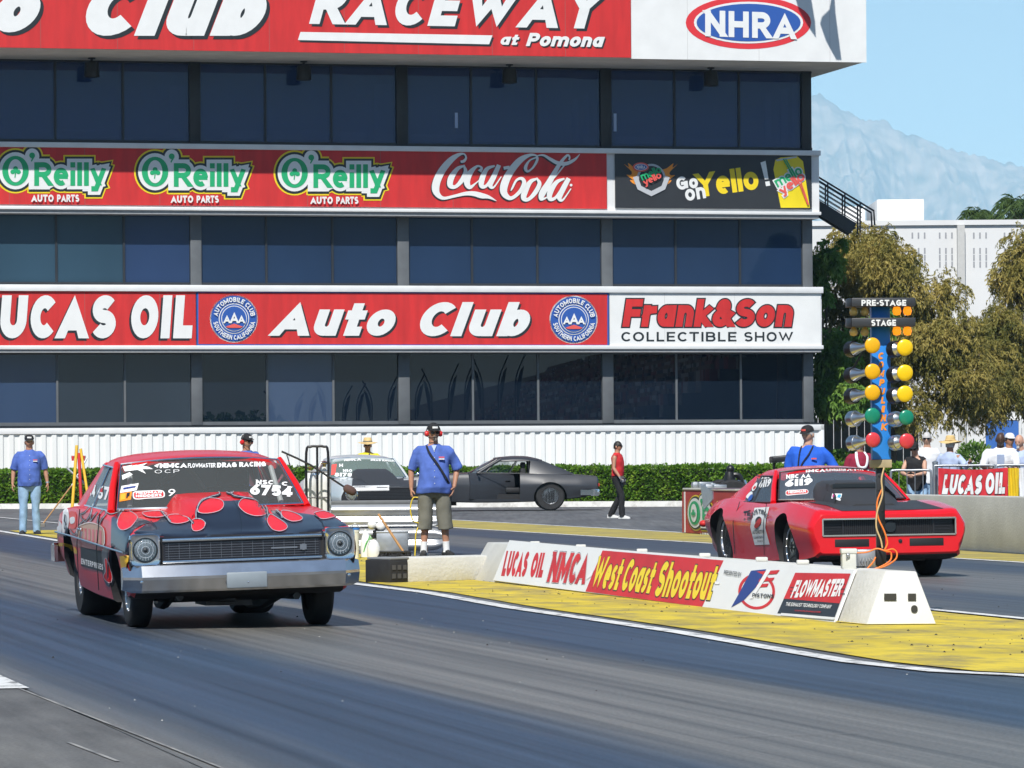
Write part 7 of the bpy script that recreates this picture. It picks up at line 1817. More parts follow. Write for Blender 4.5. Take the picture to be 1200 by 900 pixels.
bp_.ribs('round_logo', [([ribbon(ring_, 3.2)], SIGNRED), ([kb([(686,126),(724,122),(700,165),(668,200),(636,218),(660,175)])], NAVY), ([kb([(700,128),(758,124),(750,134),(716,136)]), kb([(708,146),(745,143),(740,151),(704,154)]), kb([(702,160),(730,158),(726,166),(698,168)])], SIGNRED), ([kb([(726,122),(736,124),(690,196),(682,196)])], FILMW),
   (qtext('PISTONS', o_((688,192)), o_((742,195)), o_((690,182)), w=.2, gap=.16), INK), (qtext('PRESENTED BY', o_((617,135)), o_((660,141)), o_((619,124)), w=.16, gap=.2), INK)])
fq = kb([(797,131),(936,133),(896,243),(752,233)])
bp_.ribs('lettering', [([fq], SIGNDARK), ([kb([(797,131),(936,133),(908,208),(768,196)])], SIGNRED), ([ribbon([Vector(o_((784,168 + 9*i))), Vector(o_((800,168 + 9*i)))], .8) for i in range(3)] + [ribbon([Vector(o_((902,160 + 12*i))), Vector(o_((922,160 + 12*i)))], .9) for i in range(3)], SIGNDARK),
   (qtext('FLOWMASTER', o_((784,194)), o_((908,190)), o_((800,150)), w=.26, gap=.08, shear=.1), FILMW), (qtext('THE EXHAUST TECHNOLOGY COMPANY', o_((772,214)), o_((886,221)), o_((775,205)), w=.18, gap=.1), FILMW), (qtext('WWW.FLOWMASTER', o_((795,228)), o_((860,232)), o_((796,224)), w=.18, gap=.1), SIGNRED),
   ([kb([(762,232),(896,243),(893,249),(758,238)])], LETTER)])

# ---- starting light column
YTR = 33.6
tl_ = P(1031.5, 670, YTR)
tree = thing('starting_lights', 'tall blue starting light column with amber, green and red lamps on the white barrier', 'traffic light', (tl_.x, YTR, .402), 0)
tp = lambda px, py, dy=0.0: P(px, py, YTR + dy) - Vector(tree.location)
pxm = YTR / FPX
BLUEP = mat('sky blue painted panel', (0.02, 0.23, 0.72), .4, var=.05, scale=3); HOODG = mat('dark grey lamp hood', (.03,.033,.038), .45); AMBER = mat('amber lens', (.80,.42,.01), .25); AMBERB = mat('bright amber lens', (.86,.56,.01), .25); GREENL = mat('green lens', (.01,.22,.13), .25); REDL = mat('red lens', (.62,.05,.06), .25)
def lit(name, c, e):
    m = mat(name, c, .3); b = m.node_tree.nodes['Principled BSDF']; b.inputs['Emission Color'].default_value = tuple(c) + (1,); b.inputs['Emission Strength'].default_value = e; return m
LITO = lit('lit orange bulb', (.95,.30,.01), .9); BULB = mat('dull amber bulb', (.90,.58,.16), .25)
a = tp(1022.5, 538.5); b = tp(1043, 355)
mb = MB(); mb.box((a.x, -.0, a.z), (b.x, .16, b.z)); pnl = mb.build('panel', BLUEP, tree, 30, .006)
mb = MB(); q = tp(1021, 541); q2 = tp(1045, 548); mb.box((q.x, -.02, q2.z), (q2.x, .18, a.z - .002)); mb.build('bracket', mat('plywood', (.42,.34,.2), .7, var=.2, scale=8), tree, 30, .004)
mb = MB(); q = tp(1027, 545); q2 = tp(1037, 545); mb.box((q.x, .02, 0.0), (q2.x, .09, tp(1031, 548.5).z)); 
for k in range(14): mb.lathe([(.006,0),(.006,.012)], ((q.x+q2.x)/2 + (.012 if k % 2 else -.012), .02, .06 + k*.055), (0,-1,0), 8)
mb.build('post', BLACKP, tree, 30, .004)
tpl = Plane(tree, Vector(tree.location) + Vector((0, -.002, 0)), (0, -1, 0))
for i, ch in enumerate('COMPULINK'):
    y = 417 + i*10.4; x = 1031.3 + i*.45
    tpl.ribs('lettering', [(qtext(ch, (x - 2.6 + (1.2 if ch in 'IL' else 0), y + 4), (x + 3.2 + (-1 if ch == 'I' else 0), y + 4), (x - 1.4 + (1.2 if ch in 'IL' else 0), y - 4), w=.28), ORANGE)])
for (x0, x1, y0, y1, txt, tx0, tx1) in ((992, 1071, 349.5, 360, 'PRE-STAGE', 1009.5, 1062), (992, 1071, 372.8, 383.5, 'STAGE', 1021, 1050)):
    a = tp(x0, y1); b = tp(x1, y0); mb = MB(); mb.box((a.x + .03, -.13, a.z), (b.x, .10, b.z)); mb.rings([[Vector((a.x, y, a.z)), Vector((a.x, y, b.z)), Vector((a.x + .028, y2, b.z)), Vector((a.x + .028, y2, a.z))] for y, y2 in ((-.06, -.13), (.13, .10))]); hbx = mb.build('sign_box', HOODG, tree, 30, .005)
    pl = Plane(tree, Vector(tree.location) + Vector((0, -.131, 0)), (0, -1, 0)); pl.ribs('lettering', [(qtext(txt, (tx0, y1 - 1.6), (tx1, y1 - 1.6), (tx0, y0 + 1.8), w=.24, gap=.12), LETTER)], hbx)
    for px, m in ((1000, BULB), (1013, BULB), (1050.5, LITO), (1063, LITO)):
        q = tp(px, y1 + 4.6); mb = MB(); mb.lathe([(.012, .045), (.014, .03), (.030, .008), (.034, -.012), (.026, -.034), (0, -.042)] if m is BULB else [(.0, .036), (.026, .030), (.035, .0), (.026, -.030), (0, -.036)], q + Vector((0, -.03, 0)), (0, 0, 1), 20); bb = mb.build('bulb', m, tree, 60)
        mb = MB(); mb.lathe([(0, .07), (.02, .07), (.02, .04), (0, .04)], q + Vector((0, -.03, 0)), (0, 0, 1), 12); mb.build('socket', BLACKP, bb, 40)
def lamp(px, py, r_px, m, back, can):
    q = tp(px, py) + Vector((0, -.16, 0)); r_ = r_px*pxm; f = Vector((.18, -.98, -.06)).normalized()
    mb = MB(); mb.lathe([(r_, -.010), (r_, .004), (r_*.93, .010), (r_*.5, .014), (0, .016)], q, f, 32); ln = mb.build('lamp', m, tree, 50)
    mb = MB(); bdir = Vector((-.62, .76, -.10)).normalized(); L = back*pxm*1.35
    def rg_(c, ax, rad):
        a_, b_ = frame_of(ax); b_ = ax.cross(a_); return [c + (a_*math.cos(2*math.pi*k/24) + b_*math.sin(2*math.pi*k/24))*rad for k in range(24)]
    md_ = (bdir*.5 - f).normalized(); md2 = (bdir - f*.4).normalized()
    mb.rings([rg_(q - f*.010, -f, r_*.97), rg_(q - f*.030, md_, r_*.80), rg_(q - f*.045 + bdir*.02, md2, r_*.5), rg_(q - f*.03 + bdir*.05, bdir, .028), rg_(q + bdir*L*.45, bdir, .026), rg_(q + bdir*L*.62, bdir, .030), rg_(q + bdir*L*.95, bdir, r_*.9)]); mb.build('housing', ALU, ln, 40)
    e = q + bdir*L*.93; mb = MB(); mb.lathe([(r_*1.02, 0), (r_*1.04, .055), (r_*.92, .07), (0, .074)], e, bdir, 24); mb.build('rear_lens', can, ln, 40)
for y, m in ((405.5, AMBER), (436, AMBER), (460.5, AMBER)): lamp(1020.5, y, 9.2, m, 24, BLACKP)
lamp(1020.5, 487.5, 9.2, GREENL, 22, ALU); lamp(1021, 515.5, 8.6, REDL, 22, ALU)
for y, m in ((408, AMBERB), (437.5, AMBERB), (462, AMBERB)): lamp(1058.3, y, 9.6, m, 10, BLACKP)
lamp(1060, 489.5, 8.8, GREENL, 11, ALU); lamp(1060.5, 517, 8.8, REDL, 11, ALU)
# boxes and cables at its foot
def boxthing(name, label, x0, y0, x1, y1, Y, dep, m, bev=.008, group=None):
    a = P(x0, y1, Y); b = P(x1, y0, Y); t = thing(name, label, 'box', (a.x, Y, a.z), 0, group); mb = MB(); mb.box((0, 0, 0), (b.x-a.x, dep, b.z-a.z)); mb.build('case', m, t, 30, bev); return t, b.x-a.x, b.z-a.z
ub = uv_of(tree.location)[0]
t, w_, h_ = boxthing('junction_box', 'pale metal junction box standing on the barrier left of the light post', 987, 644, 1003.5, 667, YTR - .35, .16, mat('pale grey enamel', (.60,.60,.54), .5, var=.08, scale=6)); mb = MB(); mb.box((-.006, -.006, h_*.80), (w_+.006, .166, h_+.006)); mb.build('lid', mat('pale grey enamel lid', (.62,.62,.57), .5), t, 30, .004)
mb = MB(); mb.ball((w_*.4, -.012, h_*.72), .016, 6); mb.bar((w_*.3, -.012, h_*.72), (w_*.3, -.012, h_*.55), .012, .01); mb.build('latch', GALV, t, 40)
t, w_, h_ = boxthing('control_box', 'grey control box with wires at the foot of the light post', 1004.5, 644, 1026, 664, YTR - .1, .16, GALV)
mb = MB(); 
for i in range(5): mb.tube(smooth_path([(.03 + i*.02, -.004, h_*.5), (.02 + i*.025, -.05, h_*.3), (.04 + i*.015, -.02, .01)], 4), .004, 5)
mb.build('wire', mat('grey wire', (.3,.3,.3), .5), t, 60)
boxthing('control_box', 'black control box strapped to the foot of the light post', 1026.5, 642.5, 1038.5, 663, YTR - .06, .07, BLACKP)
Yc = YTR - .16
ORC = mat('orange cable sheath', (.80,.19,.02), .45)
def cable(label, pts, r_, m, Y=None):
    mb = MB(); mb.tube(smooth_path([P(x, y, (Y or Yc) + dz) for x, y, dz in pts], 6), r_, 7); return tag(mb.build('cable', m, None, 60), label, 'cable')
cable('orange cable hanging in a wide loop beside the light post foot', [(1034,572,0),(1028,588,-.02),(1029,606,-.03),(1036,622,-.05),(1040,636,-.05),(1037,645,-.06),(1046,643.5,-.05),(1051,648,-.05),(1049,656,-.06),(1036,664,-.06),(1018,668,-.06),(1012,669.5,-.08)], .007, ORC)
cable('orange cable arching from the grey box round the light post', [(1004,648,-.06),(1016,647,-.06),(1028,643,-.06),(1038,646,-.07),(1044,648,-.05),(1043,657,-.06),(1030,665,-.06),(1016,668,-.06),(1023,659,-.05),(1026,653,-.03)], .007, ORC)
cable('pale tan cable running down the front of the light post', [(1036,548,-.02),(1033,562,-.03),(1034,580,-.03),(1028,600,-.04),(1027,618,-.04),(1032,632,-.04),(1034,642,-.04)], .007, mat('tan cable sheath', (.60,.42,.20), .5))

# ---- low white block with black rubber end
L0 = G(478, 683); L1 = G(585, 679.5); lowb = thing('track_block', 'low white concrete block with black slotted rubber end at the island edge', 'block', (L0.x, L0.y, 0), math.atan2(L1.y - L0.y, L1.x - L0.x) - R(2))
wl = (L1 - L0).length; 
mb = MB(); mb.box((0, 0, .0), (wl, .42, .265)); mb.build('block_body', CONCW, lowb, 30, .02)
mb = MB(); mb.box((-.25, -.01, .0), (-.004, .40, .245)); eb = mb.build('rubber_end', RUBBER, lowb, 30, .015)
mb = MB()
for i in range(2):
    for j in range(3): mb.box((-.225 + j*.075, -.018, .05 + i*.09), (-.18 + j*.075, -.0112, .10 + i*.09))
mb.build('slot_pattern', mat('grey rubber rib', (.07,.07,.072), .8), eb, None)
mb = MB(); mb.box((-.24, .0, .247), (.02, .38, .27)); mb.build('top_strip', mat('grey rubber mat', (.22,.23,.24), .8), lowb, 30, .006)

# ---- guard rail behind
YG = 59.6; g0 = P(322, 600, YG); g1 = P(505, 600, YG)
gr_ = thing('guard_rail', 'double galvanised guard rail with curled end behind the man in shorts', 'guard rail', (g0.x, YG, 0), 0); Lr = g1.x - g0.x
GALV2 = mat('weathered galvanised rail', (.62,.63,.64), .38, metal=.75, var=.10, scale=4)
def wbeam(zc, name):
    mb = MB(); pr = [(.0,.16),(-.02,.155),(-.075,.11),(-.085,.085),(-.075,.06),(-.015,.02),(-.01,0),(-.015,-.02),(-.075,-.06),(-.085,-.085),(-.075,-.11),(-.02,-.155),(0,-.16)]
    xs_ = [0, Lr*.5, Lr, Lr+.06, Lr+.13, Lr+.19]; sc_ = [1, 1, 1, .96, .80, .45]; dy_ = [0, 0, 0, -.01, -.04, -.10]
    mb.rings([[Vector((x, y*k + d, zc + z*k)) for y, z in pr] for x, k, d in zip(xs_, sc_, dy_)], caps=False, closed_ring=False); mb.build(name, GALV2, gr_, 50, recalc=False)
wbeam(.53, 'rail_beam'); wbeam(.20, 'rail_beam')
mb = MB(); mb.box((0, -.02, .37), (Lr - .02, .10, .70)) if False else None
mb.box((-.0, -.0, .690), (Lr, .16, .745)); mb.build('top_board', mat('dark grey board', (.14,.145,.15), .6, var=.1), gr_, 30, .01)
for x in (.2, Lr*.5, Lr - .25): 
    mb = MB(); mb.box((x, .005, 0), (x + .12, .15, .688)); mb.build('rail_post', GALV, gr_)
# ---- gas cylinders on a black hand truck
YC = 58.6
for i, (x0, x1, yt, lb) in enumerate(((355, 371, 556, 'tall white gas cylinder on the left of the black hand truck'), (372, 388, 551.5, 'tall white gas cylinder on the right of the black hand truck'))):
    a = P(x0, 600, YC); b = P(x1, 600, YC); r_ = (b.x - a.x)/2; zt = P(x0, yt, YC).z
    t = thing('gas_cylinder', lb, 'gas cylinder', ((a.x+b.x)/2, YC + .1, .03), 0, 'white gas cylinders')
    mb = MB(); mb.lathe([(0, 0), (r_*.9, 0), (r_, .04), (r_, zt - .20), (r_*.88, zt - .10), (r_*.5, zt - .04), (.035, zt - .02), (.035, zt + .02), (0, zt + .02)], (0,0,0), (0,0,1), 28); mb.build('tank', mat('white tank paint', (.70,.70,.67), .4, var=.08, scale=3), t, 40)
    mb = MB(); mb.lathe([(.02,zt+.02),(.02,zt+.06),(.045,zt+.06),(.045,zt+.075),(0,zt+.075)], (0,0,0), (0,0,1), 14); mb.build('valve', mat('brass valve', (.5,.34,.1), .35, metal=.8), t, 40)
t = thing('hand_truck', 'black tubular hand truck holding the two white cylinders', 'hand truck', (P(373, 600, YC).x, YC - .22, 0), 0)
hx = (P(386, 600, YC-.22).x - P(360.5, 600, YC-.22).x)/2; zt = P(373, 523.5, YC-.22).z
mb = MB(); mb.tube(smooth_path([(-hx,0,.05),(-hx,0,zt*.5),(-hx,0,zt-.08),(-hx+.06,0,zt),(0,0,zt+.005),(hx-.06,0,zt),(hx,0,zt-.08),(hx,0,zt*.5),(hx,0,.05)], 4), .018, 8); mb.tube([(0,0,.1),(0,0,zt)], .016, 8)
for z in (.35, .8, 1.15): mb.tube([(-hx,0,z),(hx,0,z)], .012, 6)
mb.build('frame', BLACKP, t, 50)
mb = MB(); mb.box((-hx-.02,-.02,.015),(hx+.02,.38,.028)); mb.build('toe_plate', BLACKP, t)
for s in (1,-1): mb = MB(); mb.lathe([(.02,-.03),(.12,-.03),(.13,0),(.12,.03),(.02,.03)], (s*(hx+.05), .02, .13), (1,0,0), 20); mb.build('wheel', RUBBER, t, 40)
# torch wand lying across
wnd = MB(); wnd.tube([P(330, 529, YC-.34), P(348, 537, YC-.34), P(364, 545, YC-.34), P(404, 571, YC-.36)], .014, 8)
tw = thing('torch_wand', 'long dark wand with brown padded tip resting across the hand truck', 'tool', (0,0,0), 0); wnd.build('rod', BLACKP, tw, 50)
mb = MB(); d0, d1 = P(403, 570.5, YC-.36), P(417, 578, YC-.36); mb.tube([d0, d0.lerp(d1,.15), d0.lerp(d1,.5), d0.lerp(d1,.85), d1], [.03,.055,.062,.055,.03], 14); mb.build('padded_tip', mat('brown foam', (.10,.055,.045), .9, var=.2), tw, 60)
mb = MB(); mb.tube(smooth_path([P(336,533,YC-.34), P(343,552,YC-.3), P(350,546,YC-.3), P(358,549,YC-.25)], 5), .008, 6); mb.build('hose', BLACKP, tw, 60)
# ---- bucket, sprayers, cartons, broom
YP = 57.2
PLW = mat('cream plastic', (.66,.64,.54), .45, var=.08, scale=8); PLT = mat('white plastic', (.75,.75,.73), .4, var=.05, scale=8); BLUEL = mat('blue plastic', (.03,.17,.50), .4)
def gnd(px, py): q = G(px, py); q.z = 0; return q
q = gnd(416.5, 655); t = thing('bucket', 'cream plastic bucket with blue lid beside the left car lamp', 'bucket', q, 0); s_ = FPX/q.y; rb = 9.8/s_*.5*1.0; hz_ = 34/s_
mb = MB(); mb.lathe([(0,0),(rb*.88,0),(rb,hz_),(rb*1.05,hz_),(rb*1.05,hz_-.03),(0,hz_-.01)], (0,0,0), (0,0,1), 24); mb.build('pail', PLW, t, 40)
mb = MB(); mb.lathe([(0,hz_),(rb*1.08,hz_+.002),(rb*1.08,hz_+.025),(0,hz_+.03)], (0,0,0), (0,0,1), 24); mb.build('lid', BLUEL, t, 40); mb = MB(); mb.tube([(rb*1.05*math.cos(R(a)), -.02, hz_*.9 + .12*math.sin(R(a))) for a in range(0,181,15)], .004, 6); mb.build('handle', GALV, t, 50)
q = gnd(438, 655); t = thing('sprayer', 'round white pump sprayer tank with green hose', 'sprayer', q, 0); s_ = FPX/q.y
mb = MB(); mb.lathe([(0,0),(7/s_,.01),(8/s_,6/s_),(7.6/s_,14/s_),(5/s_,20/s_),(2.2/s_,22/s_),(2.2/s_,24/s_),(0,24/s_)], (0,0,0), (0,0,1), 24); mb.build('tank', PLT, t, 50)
mb = MB(); mb.lathe([(0,24/s_),(3/s_,24/s_),(3/s_,28/s_),(1/s_,28/s_),(1/s_,33/s_),(0,33/s_)], (0,0,0), (0,0,1), 16); mb.build('pump', BLACKP, t, 40)
mb = MB(); mb.tube(smooth_path([(-.02,-.03,25/s_),(-.09,-.06,20/s_),(-.13,-.08,8/s_),(-.10,-.06,16/s_),(-.04,-.04,28/s_)], 5), .007, 6); mb.build('hose', mat('green hose', (.10,.42,.08), .5), t, 60)
q = gnd(428, 654); q.y += .3; t = thing('jug', 'white plastic jug standing behind the pump sprayer', 'jug', q, 0); s_ = FPX/q.y
mb = MB(); mb.lathe([(0,0),(6/s_,0),(6.5/s_,18/s_),(4/s_,27/s_),(1.6/s_,30/s_),(1.6/s_,33/s_),(0,33/s_)], (0,0,0), (0,0,1), 20); mb.build('bottle_body', PLT, t, 50); mb = MB(); mb.tube(smooth_path([(4/s_,0,25/s_),(7.5/s_,0,22/s_),(7/s_,0,13/s_),(6/s_,0,10/s_)], 4), .012, 6); mb.build('handle', PLT, t, 50)
q = gnd(441, 652); q.y += .5; t = thing('sprayer', 'white two tank sprayer with black grip perched above the pump sprayer', 'sprayer', q, 0); s_ = FPX/q.y
for dx, zz, r_ in ((-.07, 36, 5.5), (.05, 34, 6)): mb = MB(); mb.ball((dx, 0, zz/s_), r_/s_, 10); mb.build('tank', PLT, t, 60)
mb = MB(); mb.tube([(0,0,0),(0,0,26/s_),(-.02,-.05,32/s_)], .018, 8); mb.box((-.05,-.09,24/s_),(.02,-.03,30/s_)); mb.build('grip', BLACKP, t, 40)
q = gnd(450.5, 650); a_ = q; t = thing('carton', 'small blue and white carton among the equipment', 'carton', q, R(6)); mb = MB(); mb.box((-.06,-.05,0),(.06,.05,.13)); mb.build('box_body', PLT, t, 30, .004); mb = MB(); mb.box((-.0615,-.0515,.05),(.0615,.0515,.12)); mb.build('label_band', BLUEL, t)
q = gnd(459, 650); t = thing('carton', 'plain white bottle shaped carton right of the blue one', 'carton', q, 0); mb = MB(); mb.box((-.045,-.04,0),(.045,.04,.17)); mb.build('box_body', PLT, t, 30, .006); mb = MB(); mb.lathe([(0,.17),(.02,.17),(.02,.20),(0,.20)], (0,0,0), (0,0,1), 12); mb.build('cap', PLT, t, 40)
q = gnd(449, 652.0); q.y += .45; t = thing('steel_box', 'dull steel box behind the small cartons', 'box', q, 0); mb = MB(); mb.box((-.1,-.1,0),(.33,.12,.33)); mb.build('case', GALV, t, 30, .008); mb = MB(); mb.box((-.105,-.105,.31),(.335,.125,.335)); mb.build('lid', GALV, t, 30, .004)
t = thing('broom', 'push broom with brown wooden handle and black bristles beside the block', 'broom', gnd(466, 656), 0); bo = Vector(t.location)
top_ = P(443.5, 602.5, bo.y + .15) - bo; bot_ = P(473, 647, bo.y - .02) - bo
mb = MB(); mb.tube([bot_, top_], .017, 10); mb.build('handle', WOOD, t, 50)
mb = MB(); r = random.Random(2)
for _ in range(240):
    x = r.uniform(-.24, .17); p0 = Vector((x, r.uniform(-.04,.04), .09)); mb.tube([p0, p0 + Vector((r.uniform(-.06,.06), r.uniform(-.07,.07), -.08))], [.006,.004], 4)
mb.build('bristles', RUBBER, t); mb = MB(); mb.box((-.24,-.035,.085),(.17,.035,.12)); mb.build('head', BLACKP, t, 30, .01)
q = gnd(497, 652); q.y += .25; t = thing('traffic_post', 'short white post with orange foot beside the man in shorts', 'post', q, 0); mb = MB(); mb.lathe([(0,0),(.045,0),(.04,.32),(.02,.34),(0,.34)], (0,0,0), (0,0,1), 14); mb.build('post_body', PLT, t, 40); mb = MB(); mb.lathe([(.047,.05),(.046,.14)], (0,0,0), (0,0,1), 14); mb.build('orange_band', ORANGE, t, 40)
# ---- brooms and squeegees propped up at the left
def pole(name, label, p0, p1, r_, m, cat='pole', grp=None):
    t = thing(name, label, cat, p0, 0, grp); mb = MB(); mb.tube([Vector((0,0,0)), Vector(p1) - Vector(p0)], r_, 8); mb.build('shaft', m, t, 50); return t
YL = 77.0
YPOLE = mat('yellow painted pole', (.74,.44,.03), .5, var=.1, scale=4); RPOLE = mat('red painted pole', (.52,.025,.03), .5)
pole('pole', 'yellow pole leaning left of the red one behind the left car', Vector((P(82,600,YL).x, YL, .0)), P(90, 522, YL+.35), .028, YPOLE, 'pole', 'painted poles at the track edge'); pole('pole', 'red pole standing between the two yellow poles', Vector((P(96,600,YL).x, YL+.1, 0)), P(92.5, 531, YL+.35), .03, RPOLE, 'pole', 'painted poles at the track edge'); pole('pole', 'yellow pole leaning right, its foot behind the left car', Vector((P(110,600,YL).x, YL, 0)), P(94.5, 526, YL+.35), .026, YPOLE, 'pole', 'painted poles at the track edge')
t = pole('pole', 'grey scraper pole crossing behind the painted poles', P(79, 549, YL+.6), P(104, 571, YL+.55), .022, GALV, 'pole', 'painted poles at the track edge')
t = thing('broom', 'long handled broom leaning towards the man at the left', 'broom', gnd(48.5, 617.5), 0); bo = Vector(t.location); mb = MB(); mb.tube([Vector((.03,0,.06)), P(84, 569, bo.y+.2) - bo], .016, 8); mb.build('handle', WOOD, t, 50); mb = MB(); mb.tube([P(84, 569, bo.y+.2) - bo, P(102, 537, bo.y+.4) - bo], .016, 8); mb.build('upper_handle', GALV, t, 50); mb = MB(); mb.box((-.13,-.04,.03),(.08,.04,.08)); mb.box((-.13,-.05,.0),(.08,.05,.029)); mb.build('head', mat('dusty bristles', (.22,.20,.17), .9), t, 30, .008)
t = thing('tool_rack', 'small rack with red and green clips at the top of the leaning poles', 'rack', P(92, 536, YL+.42), 0); mb = MB(); mb.box((-.13,-.03,-.02),(.13,.03,.03)); mb.build('bar', GALV, t); 
for x, m in ((-.10, SIGNRED), (-.04, GREEN), (.10, SIGNRED)): mb = MB(); mb.box((x-.02,-.05,-.06),(x+.02,-.031,.03)); mb.build('clip', m, t, 30, .004)
q = Vector((P(123, 560, 98).x, 98, 0)); t = thing('concrete_block', 'square tan concrete block standing in front of the hedge at the left', 'block', q, R(5)); a = P(110, 575, 98).x - q.x; b = P(137, 575, 98).x - q.x; mb = MB(); mb.box((a,-.2,0),(b,.3,P(120,574.5,98).z)); mb.build('block_body', mat('tan concrete', (.42,.37,.30), .9, var=.12, scale=3, bump=.3, bscale=20), t, 30, .02); mb = MB(); mb.box((a+.05,-.12,P(120,574.5,98).z+.001),(b-.05,.2,P(120,574.5,98).z+.03)); mb.build('cap', CONC, t, 30, .008)
# ---- small orange cone by the hedge
q = gnd(698.5, 587.5); t = thing('traffic_cone', 'tiny orange cone at the foot of the hedge', 'cone', KP(22.0, .6, .11) if False else Vector((P(698.5,585,126).x, 126, .12)), 0); mb = MB(); mb.lathe([(.10,.02),(.02,.36),(.0,.36)], (0,0,0), (0,0,1), 16); mb.build('cone_body', ORANGE, t, 40); mb = MB(); mb.box((-.13,-.13,0),(.13,.13,.02)); mb.build('base', ORANGE, t); mb = MB(); mb.lathe([(.066,.16),(.048,.26)], (0,0,0), (0,0,1), 16); mb.build('stripe', FILMW, t, 40)
# debris on the far wall end
t = thing('wheel_chocks', 'grey metal bits lying on the far end of the low wall', 'hardware', WP(19.0, .15, .80), WRZ); r = random.Random(3); mb = MB()
for i in range(9): mb.box(Vector((r.uniform(-.14,.1), -1.6 + i*.2, 0)), Vector((r.uniform(.12,.16), -1.45 + i*.2, r.uniform(.03,.12))))
mb.build('metal_bits', GALV, t, 30, .012)
# ---- crowd barriers and banners on the right
def fence(px0, px1, Y, ztop, label):
    a = P(px0, 550, Y).x; b = P(px1, 550, Y).x; L = b - a
    t = thing('crowd_barrier', label, 'barrier', (a, Y, 0), 0, 'steel crowd barriers behind the low wall')
    mb = MB(); mb.tube(smooth_path([(0,0,.18),(0,0,.6),(0,0,ztop-.06),(.05,0,ztop),(L/2,0,ztop),(L-.05,0,ztop),(L,0,ztop-.06),(L,0,.6),(L,0,.18),(L/2,0,.18),(0.02,0,.18)], 3), .021, 8); mb.build('frame', GALV, t, 50)
    n = max(4, int(L/.115))
    for i in range(1, n):
        mb = MB(); mb.tube([(L*i/n,0,.19),(L*i/n,0,ztop-.01)], .009, 6); mb.build('bar', GALV, t, 50)
    for x in (.15, L-.15): mb = MB(); mb.tube([(x,-.3,.02),(x,-.05,.17),(x,.05,.17),(x,.3,.02)], .018, 6); mb.build('foot', GALV, t, 50)
    return t
fence(1044, 1091, 71.5, 1.09, 'steel crowd barrier the woman in black leans on')
fence(1095, 1166, 68.8, 1.165, 'steel crowd barrier behind the red banner')
fence(1168, 1236, 68.6, 1.165, 'steel crowd barrier with the yellow cloth at the right edge of the photo')
t = thing('post', 'round grey steel post between two crowd barriers', 'post', (P(1096,560,69.0).x, 69.0, 0), 0); mb = MB(); mb.tube([(0,0,0),(0,0,1.2)], .045, 12); mb.build('post_body', GALV, t, 50); mb = MB(); mb.lathe([(0,1.2),(.05,1.2),(.05,1.23),(0,1.25)], (0,0,0), (0,0,1), 12); mb.build('cap', GALV, t, 50)
def cloth_banner(name, label, px0, px1, ytop, ybot, Y, m, sag=.03):
    a = P(px0, ytop, Y); b = P(px1, ybot, Y); t = thing(name, label, 'banner', (a.x, Y, 0), 0); W = b.x - a.x
    def f(u, v): return Vector((u*W, -.02 - .018*math.sin(u*17)*(.3 + v*.7) - .01*math.sin(u*41 + v*5), b.z - .25 + (a.z - b.z + .25)*v - sag*math.sin(math.pi*u)*v - .012*math.sin(u*23)*(1-v)))
    mb = patch(f, 60, 14, .004); mb.build('cloth', m, t, 60); return t, f
t, f = cloth_banner('cloth_banner', 'red cloth banner with white capitals hung on the steel crowd barrier', 1099.5, 1181, 548.5, 581, 68.40, mat('red banner cloth', (.56,.02,.03), .6, var=.12, scale=5))
bt_ = lambda g: qtext('LUCAS', (1103.5, 579), (1149, 579.5), (1107, 556), w=.3, gap=.1, grow=g) + qtext('OIL', (1154.5, 579), (1177, 578.5), (1156, 554), w=.3, gap=.1, grow=g)
dcl = Decals(t, list(t.children)); dcl.lay('lettering', [(bt_(.8), INK), (bt_(0), LETTER)], lift0=.006)
cloth_banner('cloth_banner', 'yellow cloth hanging beside the red banner at the right', 1181.5, 1194, 548.5, 581, 68.38, mat('yellow banner cloth', (.72,.52,.02), .6, var=.12, scale=5), 0)
t, f = cloth_banner('cloth_banner', 'white cloth with a red letter cut off by the right edge of the photo', 1194.5, 1236, 548.5, 581, 68.38, WHITEC, 0); dcl = Decals(t, list(t.children)); dcl.lay('lettering', [(qtext('M', (1194.5, 572), (1212, 572), (1196, 556), w=.3), SIGNRED)], lift0=.006)
t = thing('drink_cup', 'small orange drink cup in the hand of the bald man', 'cup', P(1184, 552, 69.3), 0); mb = MB(); mb.lathe([(0,-.05),(.032,-.05),(.042,.05),(0,.05)], (0,0,0), (0,0,1), 14); mb.build('cup_body', ORANGE, t, 40)
# scattered rubber crumbs and bits on the island and lane
GRIT = mat('rubber crumbs', (.03,.028,.025), .9); mb = MB(); r = random.Random(8)
for _ in range(480):
    u = r.uniform(22, 60); v = r.uniform(8.6, 11.0) if r.random() < .7 else r.uniform(3, 17); p = UV(u, v, .012); s_ = r.choice((.005,.006,.008,.012)) ; a = r.uniform(0, 6.28)
    q = [p + Vector((math.cos(a+k*2.1)*s_*r.uniform(.7,1.5), math.sin(a+k*2.1)*s_*r.uniform(.7,1.5), 0)) for k in range(3)] + [p + Vector((0,0,s_*.9))]
    mb.add(q, [(0,1,3),(1,2,3),(2,0,3)])
o = mb.build('rubble', GRIT, None, recalc=False); o['kind'] = 'stuff'
mb = MB()
for _ in range(60):
    u = r.uniform(20, 45); v = r.uniform(2, 9); p = UV(u, v, .012); s_ = r.choice((.004,.005,.007)); a = r.uniform(0, 6.28)
    mb.add([p + Vector((math.cos(a+k*2.1)*s_, math.sin(a+k*2.1)*s_, 0)) for k in range(3)] + [p + Vector((0,0,s_*.6))], [(0,1,3),(1,2,3),(2,0,3)])
o = mb.build('gravel', mat('pale grit', (.55,.54,.5), .9), None, recalc=False); o['kind'] = 'stuff'
